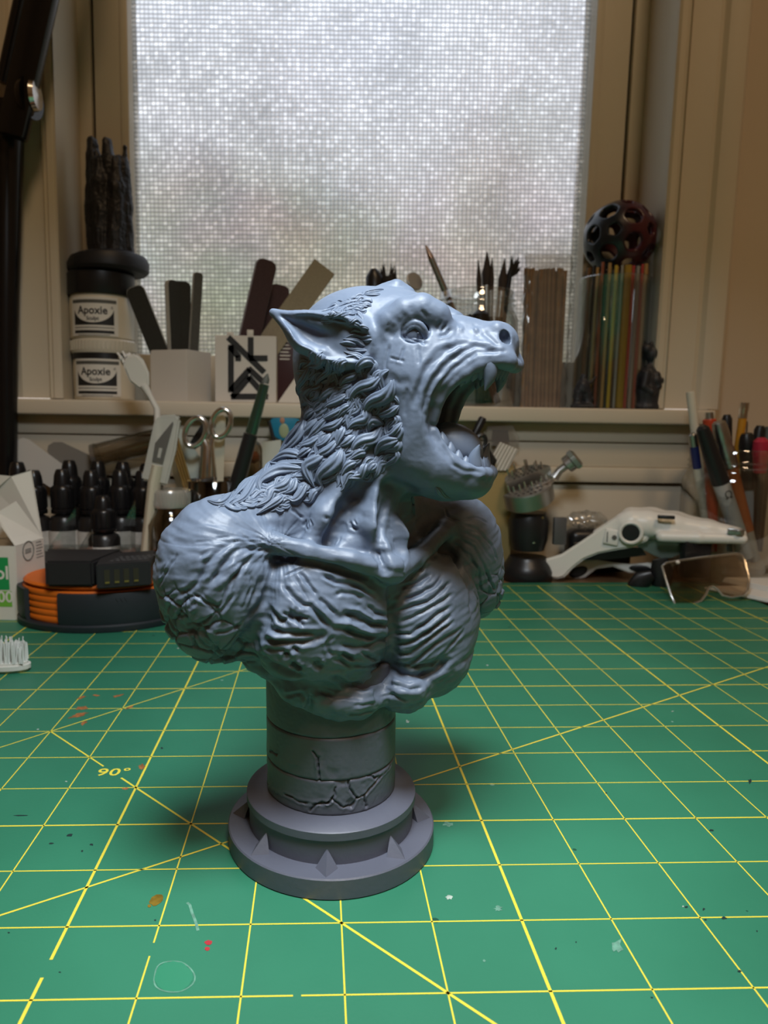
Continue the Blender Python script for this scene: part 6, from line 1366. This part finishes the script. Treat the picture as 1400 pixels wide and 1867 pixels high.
tube_thing('black_marker', 'thick black marker standing in front of the kraft box', 'marker', [Wp(846, 1050, 396), Wp(846, 915, 396), Wp(846, 900, 396)], (6, 6, 5), [('cap', M_BLK, 0, 2)])

# ball vise
yv = 392; vb = Vector(desk_at(962, yv, -3)); kv = sc(yv)
t = thing('ball_vise', 'engraver ball vise with tilted pin-studded steel jaws on a black base', 'vise', vb)
zv = lambda py: ztop(py, yv)
r1 = 47/kv
pw(MB().lathe([(0, 0), (r1-1, 0), (r1, 1.5), (r1, 9), (r1-2, 14), (r1-5, 18), (r1*.72, 21), (0, 21)], vb, 48), 'base', M_BLK, t)
pw(MB().lathe([(0, zv(1005)), (r1*.62, zv(1005)), (r1*.74, zv(985)), (r1*.78, zv(950)), (r1*.66, zv(935)), (0, zv(935))], (vb.x, vb.y, 0), 40), 'ball_body', M_BLK, t)
pw(MB().tube([Wp(972, 990, yv-14), Wp(972, 966, yv-14), Wp(972, 962, yv-14)], (2.6, 2.6, 1.4), 12), 'lock_screw', M_CHR, t)
pw(MB().box(Wp(1020, 968, yv-8), (11, 5, 24), bev=.5), 'side_plate', mat('grey plate', (.12, .12, .125), .4, metal=.4), t)
pw(MB().tube([Wp(955, 964, yv-13), Wp(968, 950, yv-15), Wp(990, 944, yv-13)], (1.6, 1.6, 1.2), 8), 'brass_spring', mat('dull brass', (.22, .18, .05), .4, metal=.6), t)
M_JAW = mat('satin steel', (.50, .50, .49), .36, metal=1); M_JAWT = mat('drilled jaw', (.36, .36, .35), .45, metal=1)
ax_ = Vector((-.30, -.32, 1)).normalized(); xx = (Vector((1, .25, 0))-ax_*ax_.dot(Vector((1, .25, 0)))).normalized(); yy_ = ax_.cross(xx); Rv = Matrix((xx, yy_, ax_)).transposed()
def jaw(c, R, h, a0, a1, name, rise):
    o = Wp(*c, yv-2); b = MB(); arc = [(R*math.cos(a0+(a1-a0)*k/28), R*math.sin(a0+(a1-a0)*k/28)) for k in range(29)]
    M = Matrix.Translation(o) @ Rv.to_4x4(); b.prism(arc, h, M, bev=.6); j = pw(b, name, M_JAW, t)
    hb_ = MB(); pins = MB(); 
    for u in range(-5, 6):
        for v in range(-5, 6):
            x_, y_ = u*4.1*R/21, v*4.1*R/21
            aa = math.atan2(y_, x_); aa = aa if aa >= a0 else aa+2*math.pi
            if math.hypot(x_, y_) < R-3 and a0+.12 < aa < a1-.12 and math.hypot(x_, y_) > 2: hb_.lathe([(0, h+.05), (1.25, h+.05), (1.25, h+.12), (0, h+.12)], (0, 0, 0), 8)if False else hb_.add([M @ Vector((x_+1.25*math.cos(q), y_+1.25*math.sin(q), h+.12)) for q in [k*math.pi/4 for k in range(8)]], [tuple(range(8))])
    sub(hb_, 'pin_hole', M_GAP, j, t, 0)['kind'] = 'stuff'
    return j, M, h
j1, Mj, hj = jaw((962, 912), 23, 15, math.radians(186), math.radians(354), 'lower_jaw', 0)
j2, Mj2, hj2 = jaw((972, 898), 22, 17, math.radians(8), math.radians(172), 'upper_jaw', 0)
for M_, h_, L_ in ((Mj, hj, [(-14, -8, -.3), (-10, -12, -.3), (-5, -12, -.3), (6, -11, -.3), (9, -14, -.25), (-17, -5, -.3), (0, -15, -.3), (13, -7, -.2), (16, -10, -.2)]), (Mj2, hj2, [(-13, 6, -.2), (-8, 10, -.2), (-3, 5, -.2), (3, 12, -.2), (9, 6, -.2), (12, 9, -.2), (-15, 10, -.2), (6, 15, -.25), (14, 4, -.2), (-6, 15, -.2), (0, 9, -.2)])):
    for x_, y_, l_ in L_:
        q0 = M_ @ Vector((x_, y_, h_)); pw(MB().tube([q0, q0+(ax_+Vector((l_*.4, 0, .1))).normalized()*rnd.uniform(6, 10)], .75, 8), 'pin', M_CHR, t)
pw(MB().box(Wp(988, 884, yv-16), (22, 3, 3), Rv, bev=.6), 'clamp_bar', M_JAW, t)
k0, k1, k2 = Wp(1010, 872, yv), Wp(1020, 858, yv), Wp(1040, 843, yv-3); pw(MB().tube([k0, k1, k2], (4, 3.4, 3.4), 14), 'screw_shaft', M_JAW, t)
dk = (k2-k1).normalized(); n_ = 40; b = MB(); b.tube([k2-dk*5, k2-dk*4, k2+dk*1, k2+dk*2, k2+dk*6, k2+dk*7.5], (5.5, 7.5, 7.8, 8.6, 8.6, 6.5), 28); kb = pw(b, 'knurled_knob', M_JAW, t)
b = MB(); q1 = dk.cross(Vector((0, 0, 1))).normalized(); q2 = dk.cross(q1)
for k in range(30): a = 2*math.pi*k/30; o_ = (q1*math.cos(a)+q2*math.sin(a))*8.6; b.tube([k2+dk*2+o_, k2+dk*6+o_], .55, 5)
sub(b, 'knurl', M_JAW, kb, t)['kind'] = 'stuff'

# head magnifier
yn = 382; U6 = lambda u, v: (850+u/2.545, 680+v/2.545)
t = thing('head_magnifier', 'white headset magnifier resting on its temple arms in front of the pen jar', 'magnifier', Wp(1010, 1052, yn)); VT = t
M_VIS = mat('white visor plastic', (.74, .73, .68), .35); M_VISG = clear('green grey visor plastic', (.50, .60, .54), .2, .1, haze=.5, hazecol=(.22, .27, .24))
O_ = Vector((Wp(1010, 1052, yn).x, 0, 0))
def outline(L, y): return [(Wp(*U6(u, v), y).x, Wp(*U6(u, v), y).z) for u, v in L]
MXZ = lambda y: Matrix.Translation((0, y, 0)) @ Matrix.Rotation(math.pi/2, 4, 'X')
arm = [(354, 905), (362, 868), (400, 854), (440, 838), (520, 778), (600, 715), (680, 655), (735, 630), (800, 640), (840, 690), (800, 752), (740, 786), (680, 800), (600, 822), (540, 852), (490, 897), (452, 942), (420, 952), (374, 945)]
pw(MB().prism(outline(arm, yn), 6, MXZ(yn+3), bev=1.6), 'temple_arm', M_VIS, t)
far = [(430, 958), (445, 925), (500, 880), (560, 872), (640, 878), (720, 880), (800, 868), (905, 862), (900, 885), (800, 910), (720, 920), (650, 896), (580, 912), (530, 955), (470, 980)]
yfar = yn+40
P_ = [Vector((x, 0, z)) for x, z in outline(far, yn+4)]; pw(MB().prism([(p.x, p.z) for p in P_], 5, MXZ(yn+26), bev=1.2), 'temple_arm', M_VIS, t)
for u_, v_, rr, th in ((500, 932, (8.5, .8, 4.6), -.5), (765, 895, (9, .8, 3.2), 0)):
    cc = Wp(*U6(u_, v_), yn+4); pw(MB().ball((cc.x, yn+20.8, cc.z), rr, 20, 10, 0, Matrix.Rotation(th, 3, 'Y')), 'pad_recess', M_BLK, t)
# body: domed front housing as a smooth field
new_field((-6, -28, 40), (150, 42, 130), .7)
V6 = lambda u, v, dy=0: np.array([Wp(*U6(u, v), yn).x-O_.x, dy, Wp(*U6(u, v), yn).z])
cone([V6(740, 675, 4), V6(800, 685, 6), V6(900, 690, 8), V6(1040, 700, 8), V6(1160, 706, 6)], (10.5, 11.5, 10.5, 7.6, 5.2), 4, kin=4)
cone([V6(740, 675, 22), V6(820, 682, 24), V6(920, 690, 24), V6(1050, 702, 22), V6(1150, 708, 18)], (10.5, 11.5, 10.5, 7.6, 5), 8, kin=4)
cone([V6(600, 740, 4), V6(700, 690, 4)], (5, 9), 5); cone([V6(860, 727, -6), V6(1000, 722, -6), V6(1165, 718, -3)], (4.8, 4.6, 4), 3, kin=2)
ell(V6(1140, 690, -2), (5, 6, 4), 1.5)
sl, x_, y_, z_ = _box(GLO, GHI, 0); cut(sl, ((V6(900, 752)[2]-z_)+0*x_+0*y_).astype(np.float32)*-1 if False else (z_-V6(900, 752)[2]+0*x_+0*y_).astype(np.float32), 1.5)
cone([V6(862, 634, -2), V6(905, 636, -2)], (2.6, 2.6), .8, cut)
fm = field_mesh('visor_body', M_VIS, t); fm.location = Vector((O_.x-t.location.x/MM, yn-t.location.y/MM, -t.location.z/MM))*MM
b = MB(); c_ = Wp(*U6(750, 722), yn-7); b.lathe([(6.8, 0), (9.2, 0), (9.9, 1.2), (9.5, 2.4), (8.2, 2.8), (7.0, 2)], (c_.x, yn-5.5, c_.z), 40, Matrix.Rotation(math.pi/2, 3, 'X'), cap=False); pw(b, 'socket_rim', M_VIS, t)
b = MB(); b.lathe([(0, 0), (7.2, 0), (7.2, 1.4), (0, 1.8)], (c_.x, yn-5.6, c_.z), 40, Matrix.Rotation(math.pi/2, 3, 'X')); pw(b, 'socket_hole', M_BLK, t)
c_ = Wp(*U6(664, 746), yn-4); pw(MB().box((c_.x, yn-4, c_.z), (12, 3, 13), Matrix.Rotation(.15, 3, 'Y'), bev=1), 'hinge_tab', M_VIS, t); b = MB(); b.box((c_.x-3.4, yn-5.7, c_.z), (.9, .4, 9)); b.lathe([(0, 0), (2, 0), (2, .8), (0, .8)], (c_.x+2.2, yn-5.3, c_.z), 16, Matrix.Rotation(math.pi/2, 3, 'X')); pw(b, 'hinge_mark', M_INKG, t)
b = MB(); c_ = Wp(*U6(870, 636), yn); b.box((c_.x+1, yn-8.5, c_.z-.5), (13, 5, 2.6), bev=.5); pw(b, 'switch_slot', M_BLK, t)
b = MB(); c_ = Wp(*U6(1140, 686), yn); b.box((c_.x, yn-7, c_.z), (12, 3, 5), bev=.8); b.box((c_.x+2, yn-9, c_.z), (4, 2, 4), bev=.4); pw(b, 'end_clip', M_STEEL, t)
pw(MB().prism(outline([(740, 775), (800, 752), (1012, 742), (985, 775), (900, 828), (860, 834), (820, 818)], yn), 3, MXZ(yn+10), bev=.4), 'lens_holder', M_VISG, t)
b = MB(); b.prism(outline([(480, 860), (540, 830), (640, 806), (780, 796), (800, 830), (640, 862), (540, 872)], yn), 2.5, MXZ(yn+16)); pw(b, 'padded_strap', M_BLK, t)
L6 = lambda L, y: [Wp(*U6(u, v), y) for u, v in L]
pw(MB().tube(L6([(848, 830), (855, 880), (850, 940), (855, 985)], yn+2), (6, 9, 7, 2), 12, flat=.5, upv=(0, 1, 0)), 'nose_clip', M_BLK, t)
pw(MB().tube(L6([(830, 900), (790, 925), (765, 960), (768, 990)], yn-4), (4, 8, 7.5, 3), 12, flat=.5, upv=(0, 1, 0)), 'nose_clip', M_BLK, t)
VT.rotation_euler.z = -.40          # its front end swings toward the camera
# smoked lens plate leaning against the magnifier
def L_at(u, v):
    f = (1085-v)/240; return Wp(*U6(u, v), 296+f*26)
lens = [(906, 900), (925, 885), (1000, 872), (1120, 856), (1250, 841), (1275, 850), (1290, 880), (1308, 960), (1302, 1010), (1280, 1035), (1225, 1044), (1185, 1035), (1160, 1005), (1140, 992), (1122, 1000), (1108, 1030), (1085, 1060), (1040, 1078), (985, 1086), (965, 1075), (945, 1030), (920, 950)]
P = [L_at(u, v) for u, v in lens]; low = min(P, key=lambda p: p.z)
t = thing('lens_plate', 'smoked clear lens plate with nose notch leaning before the white magnifier', 'lens', (low.x, low.y, 0))
n0 = (P[8]-P[18]).cross(P[2]-P[18]).normalized(); n0 = n0 if n0.y < 0 else -n0
def lens_mesh(th_):
    b = bmesh.new(); f = [b.verts.new(p) for p in P]; b.faces.new(f); r = bmesh.ops.extrude_face_region(b, geom=list(b.faces)); bmesh.ops.translate(b, vec=n0*th_, verts=[v for v in r['geom'] if isinstance(v, bmesh.types.BMVert)]); bmesh.ops.triangulate(b, faces=[g for g in b.faces if len(g.verts) > 4]); return MB().bm(b)
pw(lens_mesh(2.6), 'lens', clear('smoked lens', (.80, .74, .67), .3, .04, face=.05), t, 30)
pw(MB().tube([p+n0*1.3 for p in P], 1.0, 8, closed=True), 'lens_rim', clear('lens edge', (.80, .80, .76), .45, .15, haze=.35, hazecol=(.6, .6, .55), face=.15), t)
c_ = L_at(976, 884); pw(MB().ball(c_+n0*1.8, (1.8, 1.4, 1.8), 12, 8), 'rivet', M_WHT, t)
# clear lump and black case behind
t = thing('zip_case', 'black zip case under a clear plastic pouch behind the magnifier', 'case', Wp(1092, 1052, 414)); c_ = Wp(1092, 1000, 414); pw(MB().box((c_.x, 418, c_.z-2), (58, 22, 40), bev=7, seg=4), 'case_body', M_BLK, t); pw(MB().tube([(c_.x-26, 407.2, c_.z+6), (c_.x+26, 407.2, c_.z+6)], 1, 6), 'zip', M_STEEL, t)
t = thing('clear_pouch', 'crumpled clear plastic pouch on top of the black zip case', 'pouch', Wp(1074, 968, 414)); c_ = Wp(1072, 948, 414); b = MB(); b.ball((c_.x, 418, c_.z), (19, 9, 7.5), 28, 18); b.map(lambda p: p+Vector((0, 1.4*math.sin(p.x*.7+p.z), 1.5*math.sin(p.x*.5)*math.cos(p.y*.6)))); pw(b, 'film', M_FILM, t)
t = thing('black_pack', 'black ribbed pack between magnifier and lens plate by the pen jar', 'pack', Wp(1272, 1062, 334)); c_ = Wp(1272, 1010, 334); pw(MB().box((c_.x, 338, c_.z-4), (22, 10, 32), bev=1.5), 'pack_body', M_BLK, t)
for k in range(4): pw(MB().box((c_.x-9+k*6, 332.6, c_.z+8), (2.5, 1, 2)), 'stud', M_BOXB, t)

# pen jar
yj2 = 388; kj = sc(yj2); zj_ = ztop(818, yj2); cj = Vector(desk_at(1330, yj2, -3))
mason('pen_jar', 'large clear mason jar crowded with pens and markers beside the window casing', 'jar', cj, 42, 37, zj_+3, 20, M_GLASS, False)
def pen(name, label, cat, top, bot, specs, yo=0, yt=0, mats_=None):
    """specs: (fraction from foot, radius, part index)"""
    A_, B_ = Wp(*bot, yj2+yo), Wp(*top, yj2+yt); t_ = thing(name, label, cat, A_, 0, 'pens in the mason jar')
    for pn, mt, L_ in specs: pw(MB().tube([A_+(B_-A_)*f for f, r in L_], [r for f, r in L_], 16), pn, mt, t_)
    return t_
M_PGREY = mat('marker grey body', (.36, .36, .35), .4); M_PRED = mat('orange red pen', (.50, .06, .02), .35); M_YEL = mat('pencil yellow', (.55, .25, .02), .4); M_RST = mat('rust marker body', (.33, .085, .02), .45); M_BLU = mat('navy pen', (.02, .025, .12), .3); M_PNK = mat('pink red cap', (.42, .02, .05), .3); M_IVO = mat('ivory tube', (.58, .54, .44), .4)
pen('plastic_tube', 'ivory plastic stick, tallest in the pen jar', 'stick', (1259, 714), (1290, 1005), [('stick', M_IVO, [(0, 2.6), (.99, 3.8), (1, 3.4)])], -6, -14)
pen('pen', 'blue pen with dark clip next to the ivory stick', 'pen', (1262, 790), (1292, 1005), [('lower_barrel', M_IVO, [(0, 2), (.3, 3.2), (.72, 3.4)]), ('barrel', M_BLU, [(.72, 3.6), (.9, 3.6)]), ('clip_cap', M_STEEL, [(.9, 3.7), (.99, 3.4), (1, 2)])], 4, -20)
pen('marker', 'black capped grey marker leaning in front, foot toward the middle', 'marker', (1279, 776), (1362, 1022), [('barrel', M_PGREY, [(0, 3), (.03, 6.6), (.58, 6.8)]), ('cap', M_BLK, [(.585, 7.2), (.93, 5.8), (.98, 5), (1, 2.5)])], -24, -30)
pen('pen', 'orange red pen with steel end behind the black marker', 'pen', (1293, 752), (1300, 1005), [('barrel', M_PRED, [(0, 3), (.3, 5), (.95, 5.4), (.955, 4)]), ('button', M_STEEL, [(.955, 3.4), (1, 3.2)])], 0, -6)
pen('pen', 'slim black pen just behind the steel marker', 'pen', (1325, 756), (1330, 1005), [('barrel', M_BLK, [(0, 2.5), (.97, 4.2), (1, 2.6)])], 8, 4)
pen('pencil', 'yellow pencil with steel ferrule leaning to the casing side', 'pencil', (1358, 734), (1325, 960), [('shaft', M_YEL, [(0, 3.4), (.88, 3.4)]), ('ferrule', M_CHR, [(.88, 3.7), (.92, 3.5), (.95, 3.8), (1, 3.6)])], 4, -6)
pen('wire_loop', 'thin steel wire hook behind the yellow pencil', 'wire', (1362, 768), (1350, 980), [('wire', M_STEEL, [(0, .8), (1, .8)])], 10, 8)
pen('marker', 'black capped grey pen right of the yellow pencil', 'marker', (1361, 790), (1374, 1010), [('barrel', M_PGREY, [(0, 3), (.02, 4.6), (.55, 4.8)]), ('cap', M_BLK, [(.55, 6.4), (.9, 6.8), (.97, 5.5), (1, 4)])], -6, -12)
pen('marker', 'rust orange marker with broad ribbed steel top at the jar middle', 'marker', (1309, 768), (1376, 1022), [('foot', M_GREYB, [(0, 4.2), (.22, 5.2)]), ('barrel', M_RST, [(.22, 5.4), (.68, 5.8)]), ('steel_top', M_STEEL, [(.68, 6.6), (.8, 6.8), (.82, 6), (.85, 6), (.87, 6.6), (.96, 6), (.99, 5.2), (1, 3)])], -18, -24)
pen('pen', 'black pen tilted over the jar rim toward the frame edge', 'pen', (1386, 776), (1352, 1000), [('barrel', M_BLK, [(0, 2.5), (.6, 4.2), (.97, 4.4), (1, 3)])], -4, -10)
pen('pen', 'pink red capped pen at the far rim of the jar', 'pen', (1388, 798), (1378, 1005), [('barrel', M_BLK, [(0, 2.5), (.7, 4)]), ('cap', M_PNK, [(.7, 5), (.9, 6.5), (.97, 6), (1, 3)])], -18, -26)
pen('pen', 'grey topped pen leaning out past the pink cap', 'pen', (1402, 778), (1384, 1005), [('barrel', M_BLK, [(0, 2.5), (.9, 4)]), ('cap', M_GTIP, [(.9, 4.2), (1, 3)])], -6, -8)
# grey sign printed on the leaning marker
b = MB(); A_, B_ = Wp(1362, 1022, yj2-24), Wp(1279, 776, yj2-30); q = A_+(B_-A_)*.5+Vector((-.6, -7.1, 0)); b.text('Ω', 9, Matrix.Translation(q) @ Matrix.Rotation(-.32, 4, 'Y') @ Matrix.Rotation(math.pi/2, 4, 'X'), bold=.01)
for o in list(bpy.data.objects):
    if o.get('label') == 'black capped grey marker leaning in front, foot toward the middle': pw(b, 'printed_sign', M_INK, o, 0)
# paper stack at the frame edge
M_SHT = mat('white paper', (.74, .73, .69), .6)
zt = 0
for k, (px, py, y1, th_, lb) in enumerate([(1312, 1083, 395, 4, 'lowest white paper pad overhanging the mat corner'), (1338, 1062, 392, 4, 'middle white paper pad of the pile by the lens plate'), (1362, 1026, 400, 5, 'topmost white paper pad of the pile under the pen jar')]):
    f_ = onz(px, py, zt+th_); x0 = f_[0]; y0 = max(f_[1], 250)
    c0 = Vector((x0+6, y0, 0)); t = thing('paper_pad', lb, 'paper', (x0+30, y0+20, zt), 0, 'white paper pads')
    poly_ = [(x0+18, y0+2), (x0+260, y0-60), (x0+275, y0+60), (x0+40, y0+70 if y0+70 < 432 else 430)]
    if k == 0: poly_ = [(x0+5, 336), (x0+62, 232), (x0+260, 230), (x0+260, 345)]
    if k == 1: poly_ = [(x0+2, 350), (x0+52, 250), (x0+240, 250), (x0+240, 352)]
    if k == 2: poly_ = [(x0, 342), (x0+30, 280), (x0+220, 280), (x0+220, 344)]
    for i in range(3):
        pl = [(x+rnd.uniform(-1.5, 1.5), y+rnd.uniform(-1.5, 1.5)) for x, y in poly_]; pw(MB().prism(pl, th_/3-.15, Matrix.Translation((0, 0, zt+i*th_/3+.05))), 'sheet', M_SHT, t, 0)
    zt += th_+.1
